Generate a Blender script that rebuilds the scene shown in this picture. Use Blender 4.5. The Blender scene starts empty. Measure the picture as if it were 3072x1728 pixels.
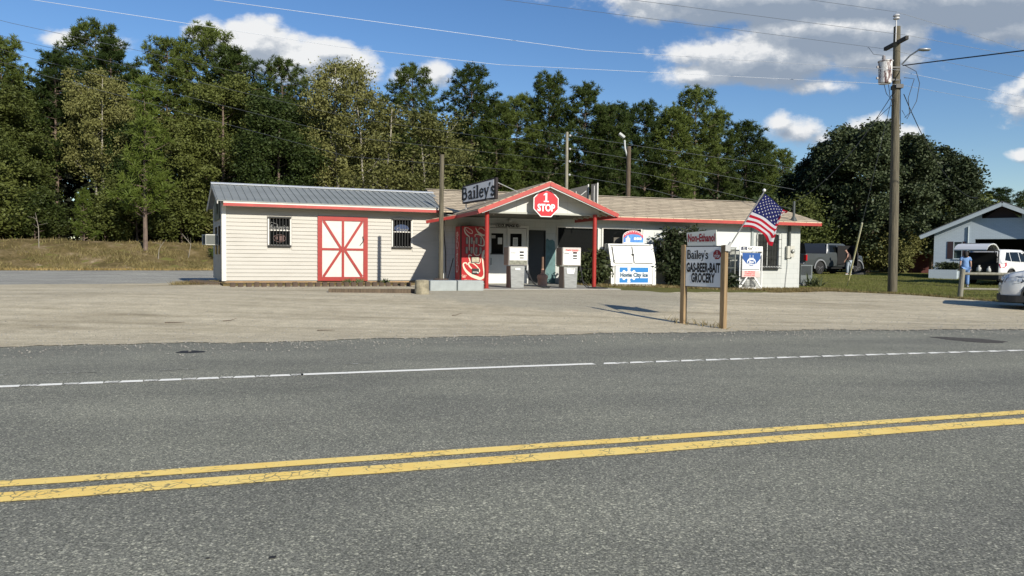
import bpy, bmesh, math, random
import numpy as np
from mathutils import Vector, Matrix
R_ = math.radians
PI = math.pi
random.seed(7); RNG = np.random.default_rng(11)
scene = bpy.context.scene
COL = scene.collection

# ------------------------------------------------------------------ camera
FPX = 2220.0; PITCH = math.atan(90/FPX); ROLL = 0.011; CAMH = 1.35
cam = bpy.data.cameras.new('camera'); camo = bpy.data.objects.new('camera', cam); COL.objects.link(camo)
cam.sensor_width = 36.0; cam.lens = 36.0*FPX/3072; cam.clip_start = 0.1; cam.clip_end = 3000
_cp, _sp, _cr, _sr = math.cos(PITCH), math.sin(PITCH), math.cos(ROLL), math.sin(ROLL)
_rt = Vector((1,0,0)); _up = Vector((0,_sp,_cp)); _fw = Vector((0,_cp,-_sp))
_r = _rt*_cr + _up*_sr; _u = _up*_cr - _rt*_sr
camo.matrix_world = Matrix(((_r.x,_u.x,-_fw.x,0),(_r.y,_u.y,-_fw.y,0),(_r.z,_u.z,-_fw.z,CAMH),(0,0,0,1)))
scene.camera = camo

# ------------------------------------------------------------------ light
SUN_EL = R_(27); SUN_AZ = math.atan2(0.55, -0.835)      # azimuth of the sun measured from +Y towards +X
sd = bpy.data.lights.new('sun', 'SUN'); sd.energy = 4.9; sd.angle = R_(0.55); sd.color = (1.0, 0.935, 0.82)
so = bpy.data.objects.new('sun', sd); COL.objects.link(so)
sv = Vector((math.sin(SUN_AZ)*math.cos(SUN_EL), math.cos(SUN_AZ)*math.cos(SUN_EL), math.sin(SUN_EL)))
so.rotation_euler = sv.to_track_quat('Z', 'Y').to_euler(); so.location = (20,-20,30)
scene.view_settings.view_transform = 'Standard'; scene.view_settings.look = 'None'
scene.view_settings.exposure = 0.2; scene.view_settings.gamma = 1.0
scene.view_settings.use_curve_mapping = False
scene.cycles.max_bounces = 6; scene.cycles.diffuse_bounces = 3; scene.cycles.transparent_max_bounces = 8

# ------------------------------------------------------------------ world: sky + clouds by direction
world = bpy.data.worlds.new('World'); scene.world = world; world.use_nodes = True
nt = world.node_tree; nt.nodes.clear()
def N(t, typ, **kw):
    n = t.nodes.new(typ)
    for k, v in kw.items(): setattr(n, k, v)
    return n
def mth(t, op, a, b=None, c=None, clamp=False):
    n = N(t, 'ShaderNodeMath', operation=op, use_clamp=clamp)
    for i, v in enumerate((a, b, c)):
        if v is None: continue
        if isinstance(v, (int, float)): n.inputs[i].default_value = v
        else: t.links.new(v, n.inputs[i])
    return n.outputs[0]
# clouds: u (east/north), v (up/north), radii, weight
CL = [(-.350,.277,.085,.040,1.5),(-.404,.292,.038,.026,1.3),(-.287,.258,.072,.036,1.5),(-.22,.249,.050,.034,1.6),(-.25,.272,.05,.022,1.3),(-.375,.303,.028,.015,1),
      (-.606,.286,.034,.016,.8),(-.53,.28,.03,.014,.6),(-.108,.243,.030,.027,1),(-.15,.240,.022,.014,.9),(-.325,.313,.022,.014,.65),(-.345,.298,.05,.03,1),
      (.34,.350,.30,.046,1.9),(.60,.352,.30,.052,2.0),(.43,.308,.17,.044,1.8),(.33,.270,.150,.044,1.6),(.235,.246,.062,.022,1.1),(.48,.272,.10,.034,1.3),(.41,.236,.05,.016,.7),(.66,.315,.10,.03,1),
      (.38,.172,.056,.023,1),(.357,.184,.026,.020,1),(.41,.165,.03,.016,.9),(.462,.178,.030,.018,1),(.497,.180,.032,.022,1),(.525,.172,.028,.018,1),
      (.69,.212,.055,.034,1),(.70,.240,.036,.02,1),(.69,.145,.030,.012,1)]
grp = bpy.data.node_groups.new('cloud_field', 'ShaderNodeTree')
grp.interface.new_socket('P', in_out='INPUT', socket_type='NodeSocketVector')
grp.interface.new_socket('D', in_out='OUTPUT', socket_type='NodeSocketFloat')
gi = grp.nodes.new('NodeGroupInput'); go = grp.nodes.new('NodeGroupOutput')
prev = None
for (cu, cv, ru, rv, w) in CL:
    m = N(grp, 'ShaderNodeMapping', vector_type='POINT'); grp.links.new(gi.outputs[0], m.inputs[0])
    m.inputs['Location'].default_value = (-cu/ru, -cv/rv, 0); m.inputs['Scale'].default_value = (1/ru, 1/rv, 0)
    ln = N(grp, 'ShaderNodeVectorMath', operation='LENGTH'); grp.links.new(m.outputs[0], ln.inputs[0])
    d = mth(grp, 'MULTIPLY_ADD', ln.outputs['Value'], -w, w)
    prev = d if prev is None else mth(grp, 'SMOOTH_MAX', prev, d, 0.25)
nz = N(grp, 'ShaderNodeTexNoise'); nz.inputs['Scale'].default_value = 15; nz.inputs['Detail'].default_value = 9; nz.inputs['Roughness'].default_value = 0.62
mp = N(grp, 'ShaderNodeMapping'); mp.inputs['Scale'].default_value = (1, 1.5, 1); grp.links.new(gi.outputs[0], mp.inputs[0]); grp.links.new(mp.outputs[0], nz.inputs['Vector'])
nn = mth(grp, 'MULTIPLY_ADD', nz.outputs['Fac'], 2.0, -1.0)
grp.links.new(mth(grp, 'ADD', prev, nn), go.inputs[0])
tc = N(nt, 'ShaderNodeTexCoord'); sx = N(nt, 'ShaderNodeSeparateXYZ'); nt.links.new(tc.outputs['Generated'], sx.inputs[0])
yy = mth(nt, 'MAXIMUM', sx.outputs['Y'], 0.05)
cu_ = mth(nt, 'DIVIDE', sx.outputs['X'], yy); cv_ = mth(nt, 'DIVIDE', sx.outputs['Z'], yy)
cb = N(nt, 'ShaderNodeCombineXYZ'); nt.links.new(cu_, cb.inputs[0]); nt.links.new(cv_, cb.inputs[1])
g1 = N(nt, 'ShaderNodeGroup'); g1.node_tree = grp; nt.links.new(cb.outputs[0], g1.inputs[0])
ad = N(nt, 'ShaderNodeVectorMath', operation='ADD'); nt.links.new(cb.outputs[0], ad.inputs[0]); ad.inputs[1].default_value = (-0.006, 0.014, 0)
g2 = N(nt, 'ShaderNodeGroup'); g2.node_tree = grp; nt.links.new(ad.outputs[0], g2.inputs[0])
front = mth(nt, 'GREATER_THAN', sx.outputs['Y'], 0.1)
al = N(nt, 'ShaderNodeMapRange', interpolation_type='SMOOTHSTEP'); nt.links.new(g1.outputs[0], al.inputs['Value'])
al.inputs['From Min'].default_value = 0.0; al.inputs['From Max'].default_value = 0.62
alpha = mth(nt, 'MULTIPLY', al.outputs[0], front)
lit = mth(nt, 'SUBTRACT', g1.outputs[0], g2.outputs[0])
lit = mth(nt, 'MULTIPLY_ADD', lit, 1.25, 0.60)
thick = mth(nt, 'MULTIPLY_ADD', g1.outputs[0], -0.35, 0.12)
lit = mth(nt, 'ADD', lit, thick, clamp=True)
# the big bank high on the right is thicker: greyer underneath
shd = N(nt, 'ShaderNodeMapRange', interpolation_type='SMOOTHSTEP'); nt.links.new(cu_, shd.inputs['Value'])
shd.inputs['From Min'].default_value = 0.05; shd.inputs['From Max'].default_value = 0.33; shd.inputs['To Min'].default_value = 0.28; shd.inputs['To Max'].default_value = -0.04
hi = N(nt, 'ShaderNodeMapRange', interpolation_type='SMOOTHSTEP'); nt.links.new(cv_, hi.inputs['Value'])
hi.inputs['From Min'].default_value = 0.19; hi.inputs['From Max'].default_value = 0.27; hi.inputs['To Min'].default_value = 0.12; hi.inputs['To Max'].default_value = 0.0
lit = mth(nt, 'ADD', lit, mth(nt, 'ADD', shd.outputs[0], hi.outputs[0]), clamp=True)
cr = N(nt, 'ShaderNodeValToRGB'); nt.links.new(lit, cr.inputs[0])
cr.color_ramp.elements[0].position = 0.0; cr.color_ramp.elements[0].color = (.27,.33,.42,1)
cr.color_ramp.elements[1].position = 1.0; cr.color_ramp.elements[1].color = (.80,.81,.82,1)
e = cr.color_ramp.elements.new(0.5); e.color = (.40,.45,.52,1)
sky = N(nt, 'ShaderNodeTexSky', sky_type='NISHITA'); sky.sun_disc = False; sky.sun_elevation = SUN_EL; sky.sun_rotation = SUN_AZ
sky.air_density = 1.0; sky.dust_density = 0.25; sky.ozone_density = 2.5; sky.altitude = 100
hs = N(nt, 'ShaderNodeHueSaturation'); hs.inputs['Saturation'].default_value = 1.22; hs.inputs['Hue'].default_value = .508; hs.inputs['Value'].default_value = 1.22; nt.links.new(sky.outputs[0], hs.inputs['Color'])
bs = N(nt, 'ShaderNodeBackground'); bs.inputs['Strength'].default_value = 0.085; nt.links.new(hs.outputs[0], bs.inputs[0])
bc = N(nt, 'ShaderNodeBackground'); bc.inputs['Strength'].default_value = 0.95; nt.links.new(cr.outputs[0], bc.inputs[0])
mx = N(nt, 'ShaderNodeMixShader'); nt.links.new(alpha, mx.inputs[0]); nt.links.new(bs.outputs[0], mx.inputs[1]); nt.links.new(bc.outputs[0], mx.inputs[2])
wo = N(nt, 'ShaderNodeOutputWorld'); nt.links.new(mx.outputs[0], wo.inputs[0])

# ------------------------------------------------------------------ materials
MATS = {}
def mat(name, col, rough=0.7, metal=0.0, var=0.0, vscale=5.0, bump=0.0, bscale=40.0, spec=0.5, coat=0.0, col2=None, stretch=(1,1,1), detail=5):
    if name in MATS: return MATS[name]
    m = bpy.data.materials.new(name); m.use_nodes = True; t = m.node_tree
    b = t.nodes['Principled BSDF']; b.inputs['Base Color'].default_value = (*col, 1)
    b.inputs['Roughness'].default_value = rough; b.inputs['Metallic'].default_value = metal
    b.inputs['Specular IOR Level'].default_value = spec; b.inputs['Coat Weight'].default_value = coat
    if var or bump or col2:
        tcn = N(t, 'ShaderNodeTexCoord'); mpn = N(t, 'ShaderNodeMapping'); mpn.inputs['Scale'].default_value = stretch
        t.links.new(tcn.outputs['Object'], mpn.inputs[0])
    if var or col2:
        n = N(t, 'ShaderNodeTexNoise'); n.inputs['Scale'].default_value = vscale; n.inputs['Detail'].default_value = detail; n.inputs['Roughness'].default_value = .6
        t.links.new(mpn.outputs[0], n.inputs['Vector'])
        r = N(t, 'ShaderNodeValToRGB'); t.links.new(n.outputs['Fac'], r.inputs[0])
        c2 = col2 if col2 else tuple(min(1, c*(1+var)) for c in col)
        c1 = col if col2 else tuple(c*(1-var) for c in col)
        r.color_ramp.elements[0].position = .35; r.color_ramp.elements[0].color = (*c1, 1)
        r.color_ramp.elements[1].position = .65; r.color_ramp.elements[1].color = (*c2, 1)
        t.links.new(r.outputs[0], b.inputs['Base Color'])
    if bump:
        n2 = N(t, 'ShaderNodeTexNoise'); n2.inputs['Scale'].default_value = bscale; n2.inputs['Detail'].default_value = 4
        t.links.new(mpn.outputs[0], n2.inputs['Vector'])
        bp = N(t, 'ShaderNodeBump'); bp.inputs['Strength'].default_value = bump; bp.inputs['Distance'].default_value = .02
        t.links.new(n2.outputs['Fac'], bp.inputs['Height']); t.links.new(bp.outputs[0], b.inputs['Normal'])
    MATS[name] = m; return m
def leafmat(name, c1, c2, trans=.3, vscale=.9, rough=.6):
    if name in MATS: return MATS[name]
    m = bpy.data.materials.new(name); m.use_nodes = True; t = m.node_tree
    b = t.nodes['Principled BSDF']; b.inputs['Roughness'].default_value = rough; b.inputs['Specular IOR Level'].default_value = .25
    tcn = N(t, 'ShaderNodeTexCoord'); n = N(t, 'ShaderNodeTexNoise'); n.inputs['Scale'].default_value = vscale; n.inputs['Detail'].default_value = 8; n.inputs['Roughness'].default_value = .75
    t.links.new(tcn.outputs['Object'], n.inputs['Vector'])
    oi = N(t, 'ShaderNodeObjectInfo')
    f = mth(t, 'MULTIPLY_ADD', oi.outputs['Random'], .5, -.25); f = mth(t, 'ADD', n.outputs['Fac'], f)
    r = N(t, 'ShaderNodeValToRGB'); t.links.new(f, r.inputs[0])
    r.color_ramp.elements[0].position = .3; r.color_ramp.elements[0].color = (*c1, 1)
    r.color_ramp.elements[1].position = .7; r.color_ramp.elements[1].color = (*c2, 1)
    t.links.new(r.outputs[0], b.inputs['Base Color'])
    tr = N(t, 'ShaderNodeBsdfTranslucent'); t.links.new(r.outputs[0], tr.inputs[0])
    ms = N(t, 'ShaderNodeMixShader'); ms.inputs[0].default_value = trans
    t.links.new(b.outputs[0], ms.inputs[1]); t.links.new(tr.outputs[0], ms.inputs[2])
    t.links.new(ms.outputs[0], t.nodes['Material Output'].inputs['Surface'])
    MATS[name] = m; return m

# ------------------------------------------------------------------ mesh helpers
class MB:
    def __init__(s): s.v = []; s.f = []
    def add(s, vs, fs):
        o = len(s.v); s.v += [tuple(v) for v in vs]; s.f += [tuple(i+o for i in f) for f in fs]; return s
    def box(s, x0, x1, y0, y1, z0, z1):
        return s.add([(x0,y0,z0),(x1,y0,z0),(x1,y1,z0),(x0,y1,z0),(x0,y0,z1),(x1,y0,z1),(x1,y1,z1),(x0,y1,z1)],
                     [(3,2,1,0),(4,5,6,7),(0,1,5,4),(1,2,6,5),(2,3,7,6),(3,0,4,7)])
    def prism(s, pts, y0, y1, axis='y'):
        n = len(pts)
        if axis == 'y': vs = [(a, y0, b) for a, b in pts] + [(a, y1, b) for a, b in pts]
        elif axis == 'z': vs = [(a, b, y0) for a, b in pts] + [(a, b, y1) for a, b in pts]
        else: vs = [(y0, a, b) for a, b in pts] + [(y1, a, b) for a, b in pts]
        return s.add(vs, [tuple(range(n)), tuple(range(2*n-1, n-1, -1))] + [(i, i+n, (i+1) % n+n, (i+1) % n) for i in range(n)])
    def slab(s, pts, th):      # polygon of 3D points, thickened down by th
        n = len(pts)
        vs = list(pts) + [(p[0], p[1], p[2]-th) for p in pts]
        return s.add(vs, [tuple(range(n)), tuple(range(2*n-1, n-1, -1))] + [(i, i+n, (i+1) % n+n, (i+1) % n) for i in range(n)])
    def tube(s, pts, r, n=8, caps=True):
        pts = [Vector(p) for p in pts]; rs = r if isinstance(r, (list, tuple)) else [r]*len(pts); o = len(s.v); prevx = None
        for i, p in enumerate(pts):
            d = (pts[min(i+1, len(pts)-1)] - pts[max(i-1, 0)]); d = d.normalized() if d.length > 1e-9 else Vector((0,0,1))
            a = prevx if prevx is not None else (Vector((1,0,0)) if abs(d.x) < .9 else Vector((0,1,0)))
            x = (a - d*a.dot(d)).normalized(); y = d.cross(x); prevx = x
            for k in range(n):
                t = 2*PI*k/n; s.v.append(tuple(p + (x*math.cos(t) + y*math.sin(t))*rs[i]))
        for i in range(len(pts)-1):
            for k in range(n):
                s.f.append((o+i*n+k, o+i*n+(k+1) % n, o+(i+1)*n+(k+1) % n, o+(i+1)*n+k))
        if caps:
            s.f.append(tuple(o+k for k in range(n-1, -1, -1))); s.f.append(tuple(o+(len(pts)-1)*n+k for k in range(n)))
        return s
    def lathe(s, prof, c=(0,0,0), n=20, axis='z'):
        o = len(s.v)
        for r, z in prof:
            for k in range(n):
                t = 2*PI*k/n; a, b = r*math.cos(t), r*math.sin(t)
                s.v.append({'z': (c[0]+a, c[1]+b, c[2]+z), 'y': (c[0]+a, c[1]+z, c[2]+b), 'x': (c[0]+z, c[1]+a, c[2]+b)}[axis])
        for i in range(len(prof)-1):
            for k in range(n):
                s.f.append((o+i*n+k, o+i*n+(k+1) % n, o+(i+1)*n+(k+1) % n, o+(i+1)*n+k))
        s.f.append(tuple(o+k for k in range(n-1, -1, -1))); s.f.append(tuple(o+(len(prof)-1)*n+k for k in range(n)))
        return s
    def quad(s, a, b, c, d): return s.add([a, b, c, d], [(0,1,2,3)])
    def beam(s, a, b, w, h=None):     # rectangular bar from a to b
        a, b = Vector(a), Vector(b); h = h or w; d = (b-a).normalized()
        up = Vector((0,0,1)) if abs(d.z) < .95 else Vector((0,1,0))
        x = d.cross(up).normalized()*w/2; y = x.normalized().cross(d).normalized()*h/2
        vs = [a-x-y, a+x-y, a+x+y, a-x+y, b-x-y, b+x-y, b+x+y, b-x+y]
        return s.add([tuple(v) for v in vs], [(3,2,1,0),(4,5,6,7),(0,1,5,4),(1,2,6,5),(2,3,7,6),(3,0,4,7)])
    def stroke(s, pts, w, y=0.0, th=.004, closed=False):   # ribbon in the xz plane facing -y
        n = len(pts); ws = w if isinstance(w, (list, tuple)) else [w]*n; L = []; Rr = []
        for i in range(n):
            p0 = pts[(i-1) % n] if (closed or i > 0) else pts[0]; p1 = pts[(i+1) % n] if (closed or i < n-1) else pts[-1]
            dx, dz = p1[0]-p0[0], p1[1]-p0[1]; l = math.hypot(dx, dz) or 1; nx, nz_ = -dz/l, dx/l
            L.append((pts[i][0]+nx*ws[i]/2, y, pts[i][1]+nz_*ws[i]/2)); Rr.append((pts[i][0]-nx*ws[i]/2, y, pts[i][1]-nz_*ws[i]/2))
        o = len(s.v); s.v += L + Rr
        for i in range(n if closed else n-1):
            j = (i+1) % n; s.f.append((o+n+i, o+n+j, o+j, o+i))
        return s
    def text(s, body, size, x=0, z=0, y=0, bold=0.0, sx=1.0, align='CENTER', shear=0.0, rot=0.0, th=0.0, spacing=1.0):
        cu = bpy.data.curves.new('lettering', 'FONT'); cu.body = body; cu.size = size; cu.offset = bold; cu.align_x = align; cu.align_y = 'CENTER'
        cu.shear = shear; cu.extrude = th; cu.resolution_u = 3; cu.space_character = spacing
        ob = bpy.data.objects.new('lettering', cu); COL.objects.link(ob)
        bpy.context.view_layer.update()
        me = bpy.data.meshes.new_from_object(ob.evaluated_get(bpy.context.evaluated_depsgraph_get()))
        ca, sa = math.cos(rot), math.sin(rot)
        vs = []
        for v in me.vertices:
            a, b = v.co.x*sx, v.co.y
            vs.append((x + a*ca - b*sa, y - v.co.z, z + a*sa + b*ca))
        s.add(vs, [tuple(p.vertices) for p in me.polygons])
        bpy.data.objects.remove(ob); bpy.data.curves.remove(cu); bpy.data.meshes.remove(me)
        return s
    def xf(s, M, start=0):
        for i in range(start, len(s.v)): s.v[i] = tuple(M @ Vector(s.v[i]))
        return s
    def build(s, name, m, parent=None, smooth=False, bevel=0, kind=None, flip=False):
        me = bpy.data.meshes.new(name); me.from_pydata(s.v, [], s.f); me.validate()
        bm = bmesh.new(); bm.from_mesh(me)
        if not flip: bmesh.ops.recalc_face_normals(bm, faces=bm.faces)
        bm.to_mesh(me); bm.free()
        if smooth: me.polygons.foreach_set('use_smooth', [True]*len(me.polygons))
        me.materials.append(m)
        o = bpy.data.objects.new(name, me); COL.objects.link(o)
        if parent: o.parent = parent
        if bevel:
            b = o.modifiers.new('bevel', 'BEVEL'); b.width = bevel; b.segments = 2; b.limit_method = 'ANGLE'; b.angle_limit = R_(35)
        if kind: o['kind'] = kind
        return o
def npmesh(name, V, F, m, parent=None, kind=None, fn=4):
    me = bpy.data.meshes.new(name); V = np.asarray(V, dtype=np.float32); F = np.asarray(F, dtype=np.int32)
    me.vertices.add(len(V)); me.vertices.foreach_set('co', V.ravel())
    me.loops.add(F.size); me.loops.foreach_set('vertex_index', F.ravel())
    me.polygons.add(len(F)); me.polygons.foreach_set('loop_start', np.arange(0, F.size, fn, dtype=np.int32)); me.polygons.foreach_set('loop_total', np.full(len(F), fn, dtype=np.int32))
    me.update(calc_edges=True); me.materials.append(m)
    o = bpy.data.objects.new(name, me); COL.objects.link(o)
    if parent: o.parent = parent
    if kind: o['kind'] = kind
    return o
def thing(name, label, cat, loc=(0,0,0), rz=0, group=None):
    o = bpy.data.objects.new(name, None); COL.objects.link(o); o.empty_display_size = .2
    o.location = loc; o.rotation_euler = (0,0,rz); o['label'] = label; o['category'] = cat
    if group: o['group'] = group
    return o
def tag(o, label, cat, group=None):
    o['label'] = label; o['category'] = cat
    if group: o['group'] = group
    return o
def dup(root, loc, rz, label=None, group=None, scale=None):
    r = root.copy(); COL.objects.link(r); r.location = loc; r.rotation_euler = (root.rotation_euler.x, root.rotation_euler.y, rz)
    if scale: r.scale = scale
    if label: r['label'] = label
    if group: r['group'] = group
    for ch in list(root.children):
        c = ch.copy(); COL.objects.link(c); c.parent = r
        for g in ch.children:
            d = g.copy(); COL.objects.link(d); d.parent = c
    return r
def frame_fw(o, a, lx, ly): return (o[0]+lx*math.cos(a)-ly*math.sin(a), o[1]+lx*math.sin(a)+ly*math.cos(a))
SO = (-.55, 26.6); SA = R_(17.6); TO = (-9.38, 24.0); TA = R_(21.4); Z0 = .42
def Sw(lx, ly, z=0): p = frame_fw(SO, SA, lx, ly); return (p[0], p[1], z)
RA = R_(17.6)
def road(s, t): return (t*math.cos(RA)-s*math.sin(RA), t*math.sin(RA)+s*math.cos(RA))   # s across, t along

# ------------------------------------------------------------------ terrain
def sm(x): x = np.clip(x, 0, 1); return x*x*(3-2*x)
BX, BY, BA = -29.41, 42.49, R_(32.8)
def gz(x, y):
    x = np.asarray(x, float); y = np.asarray(y, float)
    s = -.302*x + .953*y
    h = .38 - .18*sm((x-3)/8) - .08*sm((-9-x)/4)
    z = sm((s-12)/9)*h + .32*sm((y-32)/14)*sm((x-8)/8)
    b = -(x-BX)*math.sin(BA) + (y-BY)*math.cos(BA)
    z = z + 1.9*sm(b/8.5)*sm((6-x)/14) + .4*sm((b-8)/40)
    bump = .10*np.sin(x*.9+y*.3)*np.sin(y*.8-x*.4) + .06*np.sin(x*2.1+1)*np.sin(y*1.7)
    z = z + bump*sm(b/2)*sm((6-x)/14)
    return z
def G(x, y): return float(gz(x, y))
def grid_mesh(name, xs, ys, m, off=0.0, kind='structure'):
    X, Y = np.meshgrid(xs, ys); Z = gz(X, Y) + off
    V = np.stack([X.ravel(), Y.ravel(), Z.ravel()], 1); nx = len(xs); ny = len(ys)
    i, j = np.meshgrid(np.arange(nx-1), np.arange(ny-1)); a = (j*nx+i).ravel()
    return npmesh(name, V, np.stack([a, a+1, a+nx+1, a+nx], 1), m, kind=kind)
def xsheet(name, xs, ynear, yfar, rows, m, off):   # sheet between two curves, following the ground
    V = []; n = len(xs)
    for k in range(rows+1):
        f = k/rows
        for x in xs:
            y = ynear(x)*(1-f) + yfar(x)*f; V.append((x, y, G(x, y)+off))
    F = [(k*n+i, k*n+i+1, (k+1)*n+i+1, (k+1)*n+i) for k in range(rows) for i in range(n-1)]
    return npmesh(name, V, F, m, kind='structure')
def pl(pts):
    def f(x):
        if x <= pts[0][0]: a, b = pts[0], pts[1]
        elif x >= pts[-1][0]: a, b = pts[-2], pts[-1]
        else:
            for a, b in zip(pts, pts[1:]):
                if a[0] <= x <= b[0]: break
        return a[1] + (x-a[0])*(b[1]-a[1])/(b[0]-a[0])
    return f
def ramp(t, fac, stops):
    r = N(t, 'ShaderNodeValToRGB'); t.links.new(fac, r.inputs[0]); el = r.color_ramp.elements
    el[0].position = stops[0][0]; el[0].color = (*stops[0][1], 1); el[1].position = stops[-1][0]; el[1].color = (*stops[-1][1], 1)
    for p, c in stops[1:-1]: q = el.new(p); q.color = (*c, 1)
    return r.outputs[0]
def noise(t, vec, scale, detail=4, rough=.6):
    n = N(t, 'ShaderNodeTexNoise'); n.inputs['Scale'].default_value = scale; n.inputs['Detail'].default_value = detail; n.inputs['Roughness'].default_value = rough
    t.links.new(vec, n.inputs['Vector']); return n.outputs['Fac']
def mapped(t, scale=(1,1,1), rot=0):
    a = N(t, 'ShaderNodeTexCoord'); b = N(t, 'ShaderNodeMapping'); b.inputs['Scale'].default_value = scale; b.inputs['Rotation'].default_value = (0,0,rot)
    t.links.new(a.outputs['Object'], b.inputs[0]); return b.outputs[0]
def mixc(t, fac, a, b, mode='MIX'):
    n = N(t, 'ShaderNodeMix', data_type='RGBA', blend_type=mode)
    if isinstance(fac, (int, float)): n.inputs[0].default_value = fac
    else: t.links.new(fac, n.inputs[0])
    for s_, v in ((n.inputs[6], a), (n.inputs[7], b)):
        if isinstance(v, tuple): s_.default_value = (*v, 1)
        else: t.links.new(v, s_)
    return n.outputs[2]
def newmat(name, rough=.9, spec=.3):
    m = bpy.data.materials.new(name); m.use_nodes = True; t = m.node_tree; b = t.nodes['Principled BSDF']
    b.inputs['Roughness'].default_value = rough; b.inputs['Specular IOR Level'].default_value = spec; MATS[name] = m
    return m, t, b
def bumpn(t, b, h, strength, dist):
    n = N(t, 'ShaderNodeBump'); n.inputs['Strength'].default_value = strength; n.inputs['Distance'].default_value = dist
    t.links.new(h, n.inputs['Height']); t.links.new(n.outputs[0], b.inputs['Normal'])

def asphalt_mat(name, stops, spec=.3):
    m, t, b = newmat(name, .9, spec)
    v = mapped(t); f = noise(t, v, 95, 3, .8)
    c = ramp(t, f, stops)
    big = noise(t, mapped(t, (.35, 1.0, 1), -RA), .9, 6, .6)
    c = mixc(t, 1.0, c, ramp(t, big, [(.3, (.80,.80,.80)), (.7, (1.13,1.12,1.10))]), 'MULTIPLY')
    sv2 = N(t, 'ShaderNodeSeparateXYZ'); t.links.new(mapped(t, (1,1,1), -RA), sv2.inputs[0])
    trk = mth(t, 'SINE', mth(t, 'MULTIPLY_ADD', sv2.outputs[1], 3.55, 1.3)); trk = mth(t, 'ADD', trk, mth(t, 'MULTIPLY_ADD', noise(t, mapped(t, (.25,1.2,1), -RA), 1.6, 5, .6), 2.4, -1.2))
    c = mixc(t, 1.0, c, ramp(t, mth(t, 'MULTIPLY_ADD', trk, .25, .5), [(.1, (.90,.90,.91)), (.9, (1.10,1.10,1.09))]), 'MULTIPLY')
    c = mixc(t, 1.0, c, ramp(t, noise(t, v, .45, 4, .5), [(.35, (.93,.93,.94)), (.65, (1.07,1.07,1.05))]), 'MULTIPLY')
    vo = N(t, 'ShaderNodeTexVoronoi'); vo.inputs['Scale'].default_value = 95; t.links.new(v, vo.inputs['Vector'])
    sp = N(t, 'ShaderNodeSeparateColor'); t.links.new(vo.outputs['Color'], sp.inputs[0])
    c = mixc(t, 1.0, c, ramp(t, sp.outputs[0], [(.0, (.62,.62,.62)), (.5, (.95,.95,.95)), (.86, (1.25,1.24,1.2)), (1.0, (2.3,2.25,2.1))]), 'MULTIPLY')
    t.links.new(c, b.inputs['Base Color']); bumpn(t, b, f, .55, .006); return m
M_asph = asphalt_mat('asphalt', [(.30, (.078,.082,.064)), (.5, (.208,.210,.172)), (.70, (.45,.44,.36))])
M_asph_old = asphalt_mat('old_asphalt', [(.3, (.27,.27,.245)), (.5, (.35,.345,.31)), (.7, (.46,.45,.40))], .05)

m, t, b = newmat('gravel_sand', .95, .2); M_lot = m
vec = mapped(t); st = mapped(t, (.16, 1.5, 1), -R_(8))
tracks = noise(t, st, 1.3, 7, .62); fine = noise(t, vec, 45, 4, .7); mid = noise(t, vec, 3.0, 6, .65)
c = ramp(t, tracks, [(.28, (.33,.285,.19)), (.42, (.48,.42,.295)), (.6, (.56,.495,.355)), (.78, (.62,.55,.40))])
c = mixc(t, .75, c, ramp(t, fine, [(.3, (.42,.42,.42)), (.5, (.98,.98,.98)), (.7, (1.55,1.55,1.5))]), 'MULTIPLY')
c = mixc(t, .6, c, ramp(t, mid, [(.3, (.72,.72,.72)), (.7, (1.2,1.2,1.2))]), 'MULTIPLY')
c = mixc(t, 1.0, c, ramp(t, noise(t, mapped(t, (.5,1.1,1), -R_(12)), .55, 7, .65), [(.36, (.87,.86,.84)), (.5, (1.02,1.02,1.02)), (.66, (1.10,1.10,1.09))]), 'MULTIPLY')
# grey worn apron of old blacktop in front of the pumps
sep = N(t, 'ShaderNodeSeparateXYZ'); t.links.new(vec, sep.inputs[0])
ex = mth(t, 'MULTIPLY_ADD', sep.outputs[0], 1/3.9, -1.15/3.9); ey = mth(t, 'MULTIPLY_ADD', sep.outputs[1], 1/3.6, -20.6/3.6)
q = mth(t, 'ADD', mth(t, 'POWER', ex, 2.0), mth(t, 'POWER', ey, 2.0)); q = mth(t, 'SQRT', q)
q = mth(t, 'ADD', q, mth(t, 'MULTIPLY_ADD', noise(t, vec, 1.2, 8, .7), .9, -.45))
ap = N(t, 'ShaderNodeMapRange', interpolation_type='SMOOTHSTEP'); t.links.new(q, ap.inputs['Value']); ap.inputs['From Min'].default_value = 1.15; ap.inputs['From Max'].default_value = .85
c = mixc(t, mth(t, 'MULTIPLY', ap.outputs[0], .55), c, mixc(t, 1.0, (.30,.285,.23), ramp(t, fine, [(.3, (.55,.55,.55)), (.7, (1.5,1.5,1.45))]), 'MULTIPLY'))
# grey shoulder where the asphalt dust mixes in along the highway edge, and a dirt edge by the lawn
t.links.new(c, b.inputs['Base Color']); bumpn(t, b, fine, .8, .012)

m, t, b = newmat('grass_ground', .95, .15); M_gr = m
vec = mapped(t); a1 = noise(t, vec, .8, 7, .65); a2 = noise(t, vec, 22, 5, .75)
c = ramp(t, a1, [(.3, (.10,.115,.025)), (.5, (.16,.155,.045)), (.7, (.22,.19,.075))])
c = mixc(t, .9, c, ramp(t, a2, [(.3, (.45,.45,.45)), (.5, (1,1,1)), (.72, (1.6,1.55,1.4))]), 'MULTIPLY')
t.links.new(c, b.inputs['Base Color']); bumpn(t, b, a2, 1.0, .05)

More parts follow.
